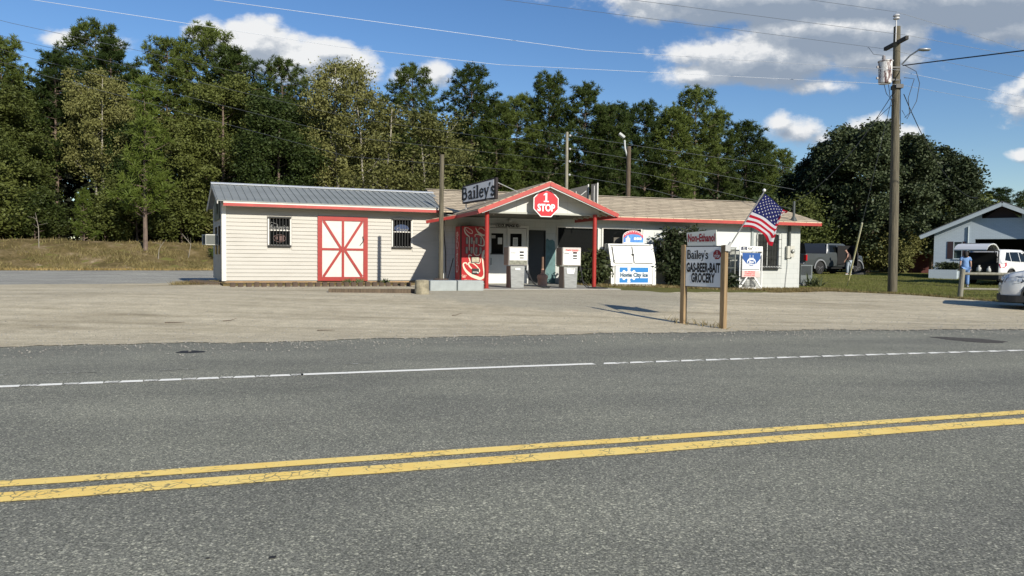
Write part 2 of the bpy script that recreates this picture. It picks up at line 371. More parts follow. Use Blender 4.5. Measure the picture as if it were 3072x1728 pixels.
m, t, b = newmat('bank_soil', .95, .15); M_bank = m
vec = mapped(t); a1 = noise(t, vec, .7, 8, .7); a2 = noise(t, vec, 12, 5, .75)
c = ramp(t, a1, [(.32, (.085,.072,.026)), (.48, (.155,.118,.050)), (.60, (.24,.185,.10)), (.70, (.46,.37,.26))])
c = mixc(t, .9, c, ramp(t, a2, [(.3, (.4,.4,.4)), (.5, (1,1,1)), (.72, (1.6,1.55,1.4))]), 'MULTIPLY')
t.links.new(c, b.inputs['Base Color']); bumpn(t, b, a2, 1.0, .08)

xs = np.concatenate([np.arange(-160,-50,5), np.arange(-50,-18,1), np.arange(-18,22,.5), np.arange(22,50,1), np.arange(50,260,6)])
ys = np.concatenate([np.arange(-30,0,3), np.arange(0,46,.5), np.arange(46,75,1), np.arange(75,420,8)])
grid_mesh('ground', xs, ys, M_gr)
# highway: flat strip in road coordinates
V = []; F = []; ts = np.arange(-160, 260, 2.0)
edge = lambda t_, s_: (12.35 if t_ < 8 else 12.35-.75*min(1,(t_-8)/7))
for i, tt in enumerate(ts):
    for k, ss in enumerate((-7, 0, 4, 8, edge(tt, 0))):
        x, y = road(ss, tt); V.append((x, y, G(x, y)+.008))
for i in range(len(ts)-1):
    for k in range(4): F.append((i*5+k, (i+1)*5+k, (i+1)*5+k+1, i*5+k+1))
npmesh('road', V, F, M_asph, kind='structure')
# gravel lot: near edge ragged over the asphalt
def near(x):
    e_ = 12.07 if x < 4 else 12.07-.85*min(1, (x-4)/6.4)
    y = (e_ + .302*x)/.953
    return y + .13*math.sin(x*1.3)*math.sin(x*.37) + .08*math.sin(x*3.7+1)*math.sin(x*.9) + .05*math.sin(x*11.3)*math.sin(x*2.3+1) + .04*math.sin(x*23.1+2)
far_ = pl([(-60,-.4),(-16.43,23.75),(-11.22,26.7),(-9,27.9),(-6,28.4),(2.2,28.6),(2.35,23.4),(3.4,22.9),(4.6,22.3),(7.4,24.5),(9.5,26.2),(12.0,28.0),(13.6,26.3),(14.6,24.0),(15.3,22.9),(17,21.8),(22,22.5),(40,28),(90,46)])
def farn(x): return max(near(x)+.2, far_(x) + .10*math.sin(x*5.1) + .05*math.sin(x*13.7+1))
lxs = sorted(set(np.round(np.concatenate([np.arange(-60,-14,.5), np.arange(-14,20,.08), np.arange(20,90,1)]), 3)) | {2.2, 2.35})
xsheet('gravel_lot', lxs, near, farn, 40, M_lot, .018)
# side road going off behind the shed
def sn(x): return 23.72 + (x+16.43)*.553 + .06*math.sin(x*2.3)
def sf(x): return 42.49 + (x+29.41)*.644 - .10*math.sin(x*1.1)
xsheet('side_road', np.arange(-90, 6, .5), lambda x: sn(x)-.05, sf, 20, M_asph_old, .010)
m, t, b = newmat('faded_line_paint', .8, .3)
nf = noise(t, mapped(t), 9, 6, .7); t.links.new(ramp(t, nf, [(.40, (.22,.22,.21)), (.6, (.62,.62,.58))]), b.inputs['Base Color'])
for (d0, w) in ((.42, .13), (.88, .13)):
    f0 = lambda x: sn(x)*(1-d0) + sf(x)*d0
    xsheet('side_road_line', np.arange(-60, -6, .5), f0, lambda x: f0(x)+w, 1, m, .016)
# beyond the side road: bank with dry grass over brown soil
def bn(x): return sf(x)+.12*math.sin(x*3.1)
xsheet('bank', np.arange(-100, 8, .6), bn, lambda x: bn(x)+22, 44, M_bank, .02)

# road markings
m, t, b = newmat('yellow_paint', .75, .3)
vec = mapped(t); vo = N(t, 'ShaderNodeTexVoronoi', feature='DISTANCE_TO_EDGE'); vo.inputs['Scale'].default_value = 13
wv = N(t, 'ShaderNodeVectorMath', operation='ADD'); nzc = N(t, 'ShaderNodeTexNoise'); nzc.inputs['Scale'].default_value = 9; t.links.new(vec, nzc.inputs['Vector'])
sc_ = N(t, 'ShaderNodeVectorMath', operation='SCALE'); sc_.inputs['Scale'].default_value = .09; t.links.new(nzc.outputs['Color'], sc_.inputs[0])
t.links.new(vec, wv.inputs[0]); t.links.new(sc_.outputs[0], wv.inputs[1]); t.links.new(wv.outputs[0], vo.inputs['Vector'])
ck = N(t, 'ShaderNodeMapRange'); t.links.new(vo.outputs['Distance'], ck.inputs['Value']); ck.inputs['From Min'].default_value = .02; ck.inputs['From Max'].default_value = .06; ck.inputs['To Min'].default_value = 1; ck.inputs['To Max'].default_value = 0
brk = N(t, 'ShaderNodeMapRange'); t.links.new(noise(t, vec, 3.5, 3), brk.inputs['Value']); brk.inputs['From Min'].default_value = .47; brk.inputs['From Max'].default_value = .52
crk = mth(t, 'MULTIPLY', ck.outputs[0], brk.outputs[0])
chip = N(t, 'ShaderNodeMapRange'); t.links.new(noise(t, vec, 38, 3, .7), chip.inputs['Value']); chip.inputs['From Min'].default_value = .64; chip.inputs['From Max'].default_value = .67
cm_ = mth(t, 'MAXIMUM', crk, chip.outputs[0])
yc = ramp(t, noise(t, vec, 4, 6, .7), [(.3, (.97,.66,.17)), (.7, (1.0,.77,.26))])
t.links.new(mixc(t, cm_, yc, (.34,.28,.13)), b.inputs['Base Color']); M_yel = m
m, t, b = newmat('white_paint_line', .7, .3)
vec = mapped(t); wr = N(t, 'ShaderNodeMapRange'); t.links.new(noise(t, vec, 24, 5, .75), wr.inputs['Value']); wr.inputs['From Min'].default_value = .60; wr.inputs['From Max'].default_value = .66
t.links.new(mixc(t, wr.outputs[0], (.98,.96,.85), (.26,.26,.22)), b.inputs['Base Color']); M_wln = m
m, t, b = newmat('white_paint_worn', .7, .3)
vec = mapped(t); wr = N(t, 'ShaderNodeMapRange'); t.links.new(noise(t, vec, 30, 5, .8), wr.inputs['Value']); wr.inputs['From Min'].default_value = .50; wr.inputs['From Max'].default_value = .56
t.links.new(mixc(t, wr.outputs[0], (.82,.80,.70), (.17,.17,.14)), b.inputs['Base Color']); M_wworn = m
def wofs(t_): return .10-.0030*min((t_-3.2)**2, 90)
def stripe(mb, s0, s1, t0, t1, z=.014, step=1.0, amp=0.0, of=None):
    n = max(1, int((t1-t0)/step)); o = len(mb.v)
    for i in range(n+1):
        tt = t0+(t1-t0)*i/n; j = amp*math.sin(tt*7.1)+amp*math.sin(tt*17.3+1)+(of(tt) if of else 0)
        for ss in (s0+j, s1+j*(1 if of else .6)): x, y = road(ss, tt); mb.v.append((x, y, z))
    for i in range(n): mb.f.append((o+2*i, o+2*i+2, o+2*i+3, o+2*i+1))
mb = MB(); stripe(mb, 4.853, 4.983, -60, 160, amp=.003, step=.3); mb.build('yellow_center_line', M_yel, kind='structure')
mb = MB(); stripe(mb, 4.555, 4.735, -60, 160, amp=.004, step=.3); mb.build('yellow_center_line', M_yel, kind='structure')
mb = MB(); wm = MB()
stripe(mb, 8.48, 8.605, 0.25, 3.85, step=.2, amp=.002, of=wofs)
P_ = .372
k = 0
while k < 200:
    for sgn in (-1, 1):
        a = (0.25 - (k+1)*P_) if sgn < 0 else (3.85 + k*P_ + .10)
        L_ = .235 if sgn < 0 else .24
        if sgn < 0: a += .03
        wo2 = wofs(a); q0 = [road(8.475+wo2, a), road(8.475+wo2, a+L_), road(8.60+wo2, a+L_-.02), road(8.60+wo2, a+(.02 if sgn < 0 else .07))]
        mb.add([(x, y, .014) for x, y in q0], [(0,1,2,3)])
        stripe(wm, 8.485, 8.60, a+L_+.002, a+P_-.004, step=.1, amp=.004, of=wofs)
    k += 1
mb.build('white_edge_line', M_wln, kind='structure'); wm.build('worn_edge_line_paint', M_wworn, kind='structure')
m, t, b = newmat('old_paint_traces', .8, .3); vec = mapped(t)
wr = N(t, 'ShaderNodeMapRange'); t.links.new(noise(t, vec, 34, 5, .8), wr.inputs['Value']); wr.inputs['From Min'].default_value = .52; wr.inputs['From Max'].default_value = .58
t.links.new(mixc(t, wr.outputs[0], (.20,.20,.165), (.75,.74,.66)), b.inputs['Base Color'])
mb = MB()
for a, l in ((-6.3,.5),(-5.2,1.1),(-4.0,.4),(-3.1,.3),(-2.5,.55),(-1.3,.4),(.8,.4),(2.3,.6)): stripe(mb, 9.33, 9.36, a, a+l, z=.013, step=.1, amp=.01)
mb.build('old_paint_traces', m, kind='structure')
def blob(name, cx, cy, ra, rb, ang, m, z, seed=1, n=44):
    rr = random.Random(seed); mb = MB(); vs = []
    for i in range(n):
        a_ = 2*PI*i/n; q_ = 1+.08*math.sin(3*a_+seed)+.06*math.sin(7*a_+2*seed)+rr.uniform(-.04, .04)
        px, py = ra*q_*math.cos(a_), rb*q_*math.sin(a_)
        x, y = cx+px*math.cos(ang)-py*math.sin(ang), cy+px*math.sin(ang)+py*math.cos(ang)
        vs.append((x, y, G(x, y)+z))
    vs.append((cx, cy, G(cx, cy)+z)); mb.add(vs, [(i, (i+1) % n, n) for i in range(n)])
    return mb.build(name, m, kind='structure')
M_tar = mat('tar', (.022,.022,.022), .8, var=.3, vscale=12, bump=.5, bscale=60)
blob('tar_patch', -4.42, 10.14, .19, .135, .1, M_tar, .012, 2)
blob('tar_patch', 8.0, 12.88, .56, .33, -.80, mat('tar_worn', (.075,.066,.052), .85, var=.3, vscale=14, bump=.5, bscale=60), .012, 5)
blob('tar_patch', -1.05, 3.235, .016, .016, .3, M_tar, .012, 8); blob('tar_patch', -1.33, 3.215, .010, .008, .3, M_tar, .012, 9)

# ------------------------------------------------------------------ shared materials
m, t, b = newmat('vinyl_siding', .55, .4); M_sid = m
t.links.new(ramp(t, noise(t, mapped(t, (.5,1,3)), 1.6, 6, .7), [(.3, (.405,.385,.335)), (.5, (.45,.43,.378)), (.7, (.47,.448,.395))]), b.inputs['Base Color'])
M_white = mat('white_paint', (.72,.72,.68), .55, var=.05, vscale=2)
M_white2 = mat('white_painted_wood', (.66,.64,.58), .5, var=.05, vscale=4)
M_red = mat('red_paint', (.33,.022,.015), .45, var=.10, vscale=3, stretch=(1,1,4))
M_redf = mat('red_fascia', (.40,.048,.036), .45, var=.12, vscale=2.5)
M_metal = mat('metal_roofing', (.27,.285,.265), .5, metal=.2, var=.10, vscale=1.3, stretch=(.5,3,3))
M_black = mat('black_paint', (.012,.012,.012), .45)
M_glass = mat('dark_glass', (.006,.007,.007), .12, spec=.15)
M_glass2 = mat('dim_window', (.035,.037,.034), .12, spec=.5, var=.4, vscale=2.5)
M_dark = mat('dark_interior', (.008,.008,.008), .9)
M_tan = mat('tan_block', (.46,.31,.17), .85, var=.15, vscale=3)
M_wood = mat('weathered_wood', (.11,.08,.052), .85, var=.35, vscale=6, stretch=(6,6,.5), bump=.4, bscale=20)
M_polew = mat('pole_wood', (.115,.10,.066), .85, var=.4, vscale=5, stretch=(7,7,.35), bump=.6, bscale=14)
M_treat = mat('treated_lumber', (.27,.185,.095), .75, var=.25, vscale=4, stretch=(7,7,.6), bump=.3, bscale=18)
M_conc = mat('concrete', (.33,.32,.28), .9, var=.15, vscale=6, bump=.4, bscale=50)
M_bluegrey = mat('grey_painted_concrete', (.33,.36,.35), .8, var=.07, vscale=5)
m, t, b = newmat('grey_block_wall', .75, .3); M_block = m
bk = N(t, 'ShaderNodeTexBrick'); bk.inputs['Color1'].default_value = (.52,.54,.51,1); bk.inputs['Color2'].default_value = (.545,.56,.53,1); bk.inputs['Mortar'].default_value = (.43,.45,.42,1)
bk.inputs['Scale'].default_value = 1; bk.inputs['Brick Width'].default_value = .41; bk.inputs['Row Height'].default_value = .205; bk.inputs['Mortar Size'].default_value = .006
tcn = N(t, 'ShaderNodeTexCoord'); se = N(t, 'ShaderNodeSeparateXYZ'); co_ = N(t, 'ShaderNodeCombineXYZ'); t.links.new(tcn.outputs['Object'], se.inputs[0])
t.links.new(mth(t, 'ADD', se.outputs[0], se.outputs[1]), co_.inputs[0]); t.links.new(se.outputs[2], co_.inputs[1]); t.links.new(co_.outputs[0], bk.inputs['Vector'])
t.links.new(mixc(t, .5, bk.outputs[0], ramp(t, noise(t, tcn.outputs['Object'], 1.2, 6), [(.3, (.86,.86,.86)), (.7, (1.08,1.08,1.08))]), 'MULTIPLY'), b.inputs['Base Color'])
bumpn(t, b, bk.outputs['Fac'], -.4, .01)
m, t, b = newmat('roof_shingles', .95, .15); M_shin = m
tcn = N(t, 'ShaderNodeTexCoord'); bk = N(t, 'ShaderNodeTexBrick'); bk.inputs['Scale'].default_value = 1; bk.inputs['Brick Width'].default_value = .55; bk.inputs['Row Height'].default_value = .085
bk.inputs['Mortar Size'].default_value = .011; bk.inputs['Color1'].default_value = (.56,.47,.34,1); bk.inputs['Color2'].default_value = (.40,.33,.24,1); bk.inputs['Mortar'].default_value = (.13,.11,.08,1); bk.inputs['Bias'].default_value = -.2
se = N(t, 'ShaderNodeSeparateXYZ'); co_ = N(t, 'ShaderNodeCombineXYZ'); t.links.new(tcn.outputs['Object'], se.inputs[0])
t.links.new(mth(t, 'MULTIPLY_ADD', se.outputs[1], .35, se.outputs[0]), co_.inputs[0]); t.links.new(se.outputs[2], co_.inputs[1]); t.links.new(co_.outputs[0], bk.inputs['Vector'])
t.links.new(mixc(t, .7, bk.outputs[0], ramp(t, noise(t, mapped(t, (1,1,6)), 6, 6, .7), [(.3, (.72,.72,.72)), (.7, (1.28,1.26,1.2))]), 'MULTIPLY'), b.inputs['Base Color'])
bumpn(t, b, bk.outputs['Fac'], -.6, .02)

# ================================================================== metal-roofed shed shop
shed = thing('shed', 'cream lap-sided annex with grey metal roof and red and white barn door', 'building', (TO[0], TO[1], Z0), TA)
def clipx(x0, x1, z0, z1, ops):
    segs = [(x0, x1)]
    for (a, b, c, d) in ops:
        if c < z1-1e-4 and d > z0+1e-4:
            ns = []
            for s0, s1 in segs:
                if b <= s0 or a >= s1: ns.append((s0, s1)); continue
                if a > s0: ns.append((s0, a))
                if b < s1: ns.append((b, s1))
            segs = ns
    return segs
def siding(mb, x0, x1, z0, z1, ops, h=.127, lip=.028, to=None):
    zs = [z0+i*h for i in range(int((z1-z0)/h)+1)] + [z1]
    for a, b in zip(zs, zs[1:]):
        if b-a < .01: continue
        for s0, s1 in clipx(x0, x1, a, b, ops):
            v = [(s0, -lip, a), (s1, -lip, a), (s1, -.002, b), (s0, -.002, b), (s0, 0, a), (s1, 0, a)]
            if to: v = [to(p) for p in v]
            mb.add(v, [(0,1,2,3), (4,5,1,0)])
SHX = .08
ops = [(1.36,2.15,1.22,2.22), (5.50,6.26,1.23,2.27), (2.99,4.67,.05,2.28)]
mb = MB(); siding(mb, .10, 7.6, .10, 2.66, ops)
for (x0, x1, z0, z1) in [(0,7.6,.1,1.22)]: pass
def wallgrid(mb, x0, x1, z0, z1, ops, y0, y1):
    zz = sorted(set([z0, z1] + [min(max(v, z0), z1) for o in ops for v in o[2:]]))
    for a, b in zip(zz, zz[1:]):
        for s0, s1 in clipx(x0, x1, a, b, ops): mb.box(s0, s1, y0, y1, a, b)
wallgrid(mb, .02, 7.6, .08, 2.66, ops, .0005, .12)
# side wall facing left, laps too, and gable above
L4 = 4.0
mb.add([(0,0,.08),(-SHX*L4,L4,.08),(-SHX*L4,L4,2.66),(-SHX*2,2,3.30),(0,0,2.66)], [(0,1,2,3,4)])
for i in range(25):
    za = .1+i*.127; zb = za+.127
    if za > 3.2: break
    y0, y1 = 0.0, L4
    if zb > 2.66: inset = (zb-2.66)/.33; y0, y1 = inset, L4-inset
    if y1-y0 < .1: break
    mb.add([(-.016-SHX*y0,y0,za),(-.016-SHX*y1,y1,za),(-.003-SHX*y1,y1,zb),(-.003-SHX*y0,y0,zb)], [(3,2,1,0)])
mb.add([(-SHX*L4,L4,.08),(7.6,L4,.08),(7.6,L4,2.66),(-SHX*L4,L4,2.66)], [(0,1,2,3)])
mb.build('wall', M_sid, shed, flip=False)
mb = MB(); mb.box(-.02,.10,-.028,-.016,.08,2.62); mb.box(-.035,-.018,-.02,.10,.08,2.62)
mb.build('corner_trim', M_white2, shed)
mb = MB(); mb.box(.03, 7.5, .03, .10, -.12, .08); mb.build('foundation', M_tan, shed)
# roof
mb = MB(); ey, ez, ry, rz_ = -.50, 2.66, 2.0, 3.40
def shx(x, y): return x - SHX*y
for (ya, za, yb, zb) in ((ey, ez, ry, rz_), (4.5, ez, ry, rz_)):
    mb.slab([(shx(-.2,ya),ya,za),(7.52,ya,za),(7.52,yb,zb),(shx(-.2,yb),yb,zb)], .022)
for i in range(34):
    x = -.17+i*.229
    if x > 7.48: break
    for (ya, yb) in ((ey-.005, ry), (4.5, ry)):
        n_ = 1; a = (x, ya, ez+.012); b_ = (x, yb, rz_+.012)
        mb.beam((shx(a[0],ya)+ (0 if x > .5 else 0), a[1], a[2]), (shx(b_[0],yb), b_[1], b_[2]), .028, .024)
mb.build('roof', M_metal, shed)
mb = MB(); mb.slab([(shx(-.22,ry-.16),ry-.16,rz_-.015),(7.54,ry-.16,rz_-.015),(7.54,ry,rz_+.045),(shx(-.22,ry),ry,rz_+.045)], .012)
mb.slab([(shx(-.22,ry+.16),ry+.16,rz_-.015),(7.54,ry+.16,rz_-.015),(7.54,ry,rz_+.045),(shx(-.22,ry),ry,rz_+.045)], .012)
mb.build('ridge_cap', mat('galvanised_cap', (.62,.64,.64), .4, metal=.3), shed)
mb = MB(); mb.box(.02, 7.5, -.478, -.455, 2.585, 2.64); mb.build('trim_board', M_white2, shed)
mb = MB(); mb.box(.02, 7.5, -.492, -.470, 2.492, 2.585); mb.build('fascia', M_redf, shed)
mb = MB(); mb.box(.0, 7.5, -.452, -.02, 2.50, 2.52); mb.build('soffit', M_sid, shed)
# rake boards on the left gable
mb = MB()
for (ya, yb) in ((-.48, 2.0), (4.48, 2.0)):
    mb.beam((-.19-SHX*ya, ya, 2.60), (-.19-SHX*yb, yb, 3.335), .03, .10)
mb.build('rake_board', M_white2, shed)
# barn door
mb = MB(); mb.box(3.0,4.66,-.028,.02,.09,2.27); bd = mb.build('barn_door', mat('barn_door_white', (.60,.595,.545), .5, var=.05, vscale=3), shed)
mb = MB()
for b4 in ((2.985,3.135,.085,2.275),(4.525,4.675,.085,2.275)): mb.box(b4[0],b4[1],-.056,-.03,b4[2],b4[3])
mb.box(3.136,4.524,-.056,-.03,2.13,2.275); mb.box(3.136,4.524,-.056,-.03,.085,.22)
mb.box(3.79,3.87,-.053,-.03,.221,2.129); mb.box(3.136,3.789,-.051,-.03,1.125,1.20); mb.box(3.871,4.524,-.051,-.03,1.125,1.20)
for a, b_ in (((3.18,2.12),(3.76,1.20)),((4.48,2.12),(3.90,1.20)),((3.18,.23),(3.76,1.12)),((4.48,.23),(3.90,1.12))):
    mb.beam((a[0],-.039,a[1]), (b_[0],-.039,b_[1]), .022, .085)
mb.build('door_boards', M_red, bd)
mb = MB(); mb.tube([(4.50,-.08,1.62),(4.53,-.085,1.50),(4.50,-.085,1.42),(4.44,-.08,1.36),(4.41,-.08,1.31)], .012, 6); mb.build('handle', M_black, bd)
def shedwin(x0, x1, z0, z1, label, kind):
    w = MB(); w.box(x0-.05,x0,-.03,.02,z0-.05,z1+.05); w.box(x1,x1+.05,-.03,.02,z0-.05,z1+.05); w.box(x0,x1,-.03,.02,z1,z1+.05); w.box(x0,x1,-.03,.02,z0-.05,z0)
    zm = z0+(z1-z0)*.56; w.box(x0,x1,.0,.03,zm-.025,zm+.012)
    f = w.build('window', M_white2, shed); f['label'] = label
    g = MB(); g.box(x0,x1,.045,.05,z0,z1); g.build('pane', M_glass, f)
    g = MB(); n = 7
    for i in range(n): xx = x0+.03+(x1-x0-.06)*i/(n-1); g.box(xx-.008,xx+.008,-.075,-.060,z0-.03,z1+.03)
    g.box(x0-.035,x1+.035,-.10,-.05,z1+.01,z1+.055); g.box(x0-.035,x1+.035,-.10,-.05,z0-.055,z0-.005)
    g.build('window_bars', M_black, f)
    return f
f1 = shedwin(1.43, 2.09, 1.28, 2.16, 'barred window with a white script beer sign', 1)
s_ = MB(); s_.text('Budweiser', .22, 1.76, 1.86, .035, shear=.4, sx=.68, bold=.002); s_.stroke([(1.46,1.98),(1.5,2.03),(1.62,1.99),(1.7,1.96)], .012, .035)
s_.stroke([(1.62,1.77),(1.75,1.80),(1.9,1.75)], .012, .035); s_.build('beer_sign', mat('sign_tubes', (.24,.24,.23), .4), f1)
s_ = MB(); s_.stroke([(1.76+.2*math.cos(a*PI/9), 1.5+.12*math.sin(a*PI/9)) for a in range(18)], .018, .036, closed=True)
s_.box(1.62,1.70,.036,.04,1.46,1.56); s_.box(1.74,1.90,.036,.04,1.42,1.58); s_.build('beer_sign', mat('sign_faded_red', (.12,.06,.05), .5), f1)
f2 = shedwin(5.56, 6.21, 1.29, 2.22, 'barred window with a blue and white oval sign', 2)
s_ = MB(); s_.add([(5.88+.26*math.cos(a*PI/12), .036, 1.93+.14*math.sin(a*PI/12)) for a in range(24)], [tuple(range(24))]); s_.build('sign_board', mat('sign_blue', (.02,.05,.14), .5), f2)
s_ = MB(); s_.text('Coors', .19, 5.88, 1.88, .028, shear=.35, sx=.85, bold=.004); s_.build('sign_lettering', mat('sign_tubes', (.24,.24,.23), .4), f2)
# side wall: two blacked windows and an old sign
for yy0, zz0, yy1, zz1 in ((.9,.95,1.35,1.9),(2.2,.95,2.75,1.9)):
    mb = MB(); mb.add([(-.02-SHX*yy0,yy0,zz0),(-.02-SHX*yy1,yy1,zz0),(-.02-SHX*yy1,yy1,zz1),(-.02-SHX*yy0,yy0,zz1),(-.035-SHX*yy0,yy0,zz0),(-.035-SHX*yy1,yy1,zz0),(-.035-SHX*yy1,yy1,zz1),(-.035-SHX*yy0,yy0,zz1)],
           [(7,6,5,4),(0,4,5,1),(1,5,6,2),(2,6,7,3),(3,7,4,0)])
    mb.build('side_window', M_glass, shed)
sb = MB(); sb.add([(-.03-SHX*.8,.8,2.12),(-.03-SHX*2.9,2.9,2.12),(-.03-SHX*2.9,2.9,2.85),(-.03-SHX*.8,.8,2.85),(-.05-SHX*.8,.8,2.12),(-.05-SHX*2.9,2.9,2.12),(-.05-SHX*2.9,2.9,2.85),(-.05-SHX*.8,.8,2.85)],
      [(7,6,5,4),(0,4,5,1),(1,5,6,2),(2,6,7,3),(3,7,4,0)])
sgn = sb.build('wall_sign', mat('dull_green_board', (.14,.15,.10), .8), shed)
sb = MB(); sb.text('STORE', .5, 0, 0, 0, bold=.02, sx=1.0); sb.xf(Matrix(((0,1,0,-.055-SHX*1.85),(-1,0,0,1.85),(0,0,1,2.48),(0,0,0,1)))); sb.build('sign_lettering', M_black, sgn)
# window air conditioners hung on the side wall
def aircon(loc, label):
    a = thing('air_conditioner', label, 'air conditioner', loc, TA, 'window air conditioners on the side of the annex')
    c = MB(); c.box(-.42,0,0,.55,0,.36); c.build('case', mat('aircon_case', (.50,.50,.45), .6), a, bevel=.015)
    g = MB()
    for i in range(12): g.box(-.395+i*.031,-.38+i*.031,-.008,-.001,.04,.32)
    g.box(-.40,-.03,-.004,.0,.03,.33); g.build('grille', mat('aircon_grille', (.12,.13,.12), .7), a)
    return a
p = frame_fw(TO, TA, -.02-SHX*1.0-.02, .95); aircon((p[0], p[1], Z0+1.25), 'nearer boxy window air conditioner on the shaded side wall of the annex')
p = frame_fw(TO, TA, -.05-SHX*2.3-.02, 2.2); aircon((p[0], p[1], Z0+1.27), 'farther boxy window air conditioner, partly hidden behind the nearer one')

# ================================================================== the store
store = thing('store', 'pale block convenience store with shingle roof and red-trimmed gable porch', 'building', (SO[0], SO[1], Z0), SA)
ops = [(-.31,1.15,-.05,2.08),(1.19,1.84,-.06,1.94),(2.27,3.95,.73,2.12),(4.10,5.74,.78,2.12),(10.90,11.97,.69,2.05)]
mb = MB(); wallgrid(mb, -2.0, 13.0, -.55, 2.46, ops, 0, .2)
mb.box(12.8,13.0,.2,7.2,-.55,2.46); mb.box(-2.0,-1.8,.2,7.2,-.3,2.46); mb.box(-1.8,12.8,7.0,7.2,-.3,2.46)
mb.prism([(.0,2.46),(7.2,2.46),(3.6,3.45)], 12.98, 12.86, 'x'); mb.prism([(.0,2.46),(7.2,2.46),(3.6,3.45)], -1.98, -1.86, 'x')
mb.build('wall', M_block, store)
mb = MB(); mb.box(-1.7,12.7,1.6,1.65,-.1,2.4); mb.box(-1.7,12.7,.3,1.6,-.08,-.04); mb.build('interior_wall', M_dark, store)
mb = MB(); mb.box(5.80,10.60,-.022,-.002,.72,2.06); mb.box(6.7,6.72,-.026,-.0225,.72,2.06); mb.box(8.2,8.22,-.026,-.0225,.72,2.06)
mb.build('wall_panel', mat('panel_white', (.60,.625,.60), .6, var=.03, vscale=1), store)
# main roof
RX0, RX1, RE, RR = -1.95, 13.60, -.55, 3.5; RZE, RZR = 2.515, 3.60
mb = MB(); mb.slab([(RX0-.15,RE,RZE),(RX1,RE,RZE),(RX1,RR,RZR),(RX0+.05,RR,RZR)], .05)
mb.slab([(RX0-.15,7.6,RZE),(RX0+.05,RR,RZR),(RX1,RR,RZR),(RX1,7.6,RZE)], .05)
mb.build('roof', M_shin, store)
mb = MB(); mb.beam((RX0,RR,RZR+.008), (RX1,RR,RZR+.008), .24, .02); mb.build('ridge_cap', mat('ridge_shingle', (.36,.32,.26), .9), store)
mb = MB(); mb.box(2.74,RX1-.02,RE-.02,RE+.004,2.36,2.478); mb.build('fascia', M_redf, store)
for ya, yb in ((RE-.02, RR), (7.6, RR)): mb = MB(); mb.beam((RX1-.03,ya,2.42), (RX1-.03,yb,RZR-.10), .025, .12); mb.build('fascia', M_redf, store)
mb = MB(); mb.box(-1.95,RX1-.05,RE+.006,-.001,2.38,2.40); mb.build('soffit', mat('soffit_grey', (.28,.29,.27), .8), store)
# tilted fascia of the low lean-to that overlaps the annex
mb = MB(); mb.beam((-2.70,-.62,2.12), (-1.60,-1.60,2.33), .03, .10); mb.build('fascia', M_redf, store)
mb = MB(); mb.slab([(-2.72,-.60,2.19),(-1.62,-1.58,2.40),(-.9,-.57,2.44),(-2.1,.5,2.25)], .03); mb.build('lean_to_roof', M_shin, store)
# porch
PX0, PX1, PA, PZ, PE = -1.82, 2.76, .46, 3.30, 2.385
mb = MB()
for px in (PX0, PX1):
    sgn_ = -1 if px < PA else 1; vx = PA+sgn_*(PZ-2.52)/((PZ-PE)/2.29)
    mb.slab([(PA,-4.15,PZ),(px,-4.15,PE),(px,-.50,PE),(vx,-.44,2.55),(PA,2.42,PZ)], .05)
mb.build('porch_roof', M_shin, store)
for px in (PX0, PX1): mb = MB(); mb.beam((px,-4.16,PE-.085), (PA,-4.16,PZ-.085), .03, .125); mb.build('fascia', M_redf, store)
for px in (PX0, PX1): mb = MB(); mb.box(px-.012,px+.012,-4.13,-.58,PE-.155,PE-.045); mb.build('fascia', mat('red_fascia_dull', (.36,.05,.045), .5, var=.1), store)
mb = MB(); mb.beam((PX0+.1,-4.14,PE-.10+.035),(PA,-4.14,PZ-.12-.01),.02,.13); mb.beam((PX1-.1,-4.14,PE-.10+.035),(PA,-4.14,PZ-.13),.02,.13)
mb.build('rake_liner', mat('pale_grey_wood', (.55,.56,.53), .7), store)
sl = (PZ-PE)/2.29
def zr(x): return PZ - abs(x-PA)*sl - .075
mb = MB(); mb.prism([(-1.42,2.36),(2.32,2.36),(2.32,zr(2.32)),(PA,zr(PA)),(-1.42,zr(-1.42))], -3.62, -3.57); gp = mb.build('gable_panel', mat('panel_grey', (.58,.585,.54), .65, var=.04, vscale=2), store)
mb = MB(); mb.box(-1.42,2.32,-3.626,-3.622,2.70,2.704); mb.box(1.25,1.254,-3.626,-3.622,2.36,2.95); mb.box(-.45,-.446,-3.626,-3.622,2.36,2.95); mb.build('panel_seam', mat('seam', (.35,.36,.34), .8), gp)
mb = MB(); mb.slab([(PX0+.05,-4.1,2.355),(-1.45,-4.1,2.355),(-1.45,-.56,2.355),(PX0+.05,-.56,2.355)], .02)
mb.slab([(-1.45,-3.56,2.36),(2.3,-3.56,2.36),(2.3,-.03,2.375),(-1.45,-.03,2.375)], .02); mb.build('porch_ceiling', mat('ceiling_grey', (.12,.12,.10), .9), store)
mb = MB(); mb.box(-1.42,2.32,-3.66,-3.55,2.30,2.358); mb.build('porch_beam', mat('beam_grey', (.42,.43,.38), .8), store)
for i in range(7): mb = MB(); yy = -3.9+i*.5; mb.beam((2.33,yy,2.50),(2.72,yy,2.345),.045,.09); mb.build('rafter_tail', mat('beam_grey', (.42,.43,.38), .8), store)
for (x, y) in ((-1.45,-3.80),(2.13,-3.76)):
    mb = MB(); mb.tube([(x,y,-.02),(x,y,2.34)], .066, 16, caps=True); mb.lathe([(.11,0),(.11,.012),(.07,.02)], (x,y,-.004), 16)
    mb.build('porch_post', M_red, store, smooth=False, bevel=0)
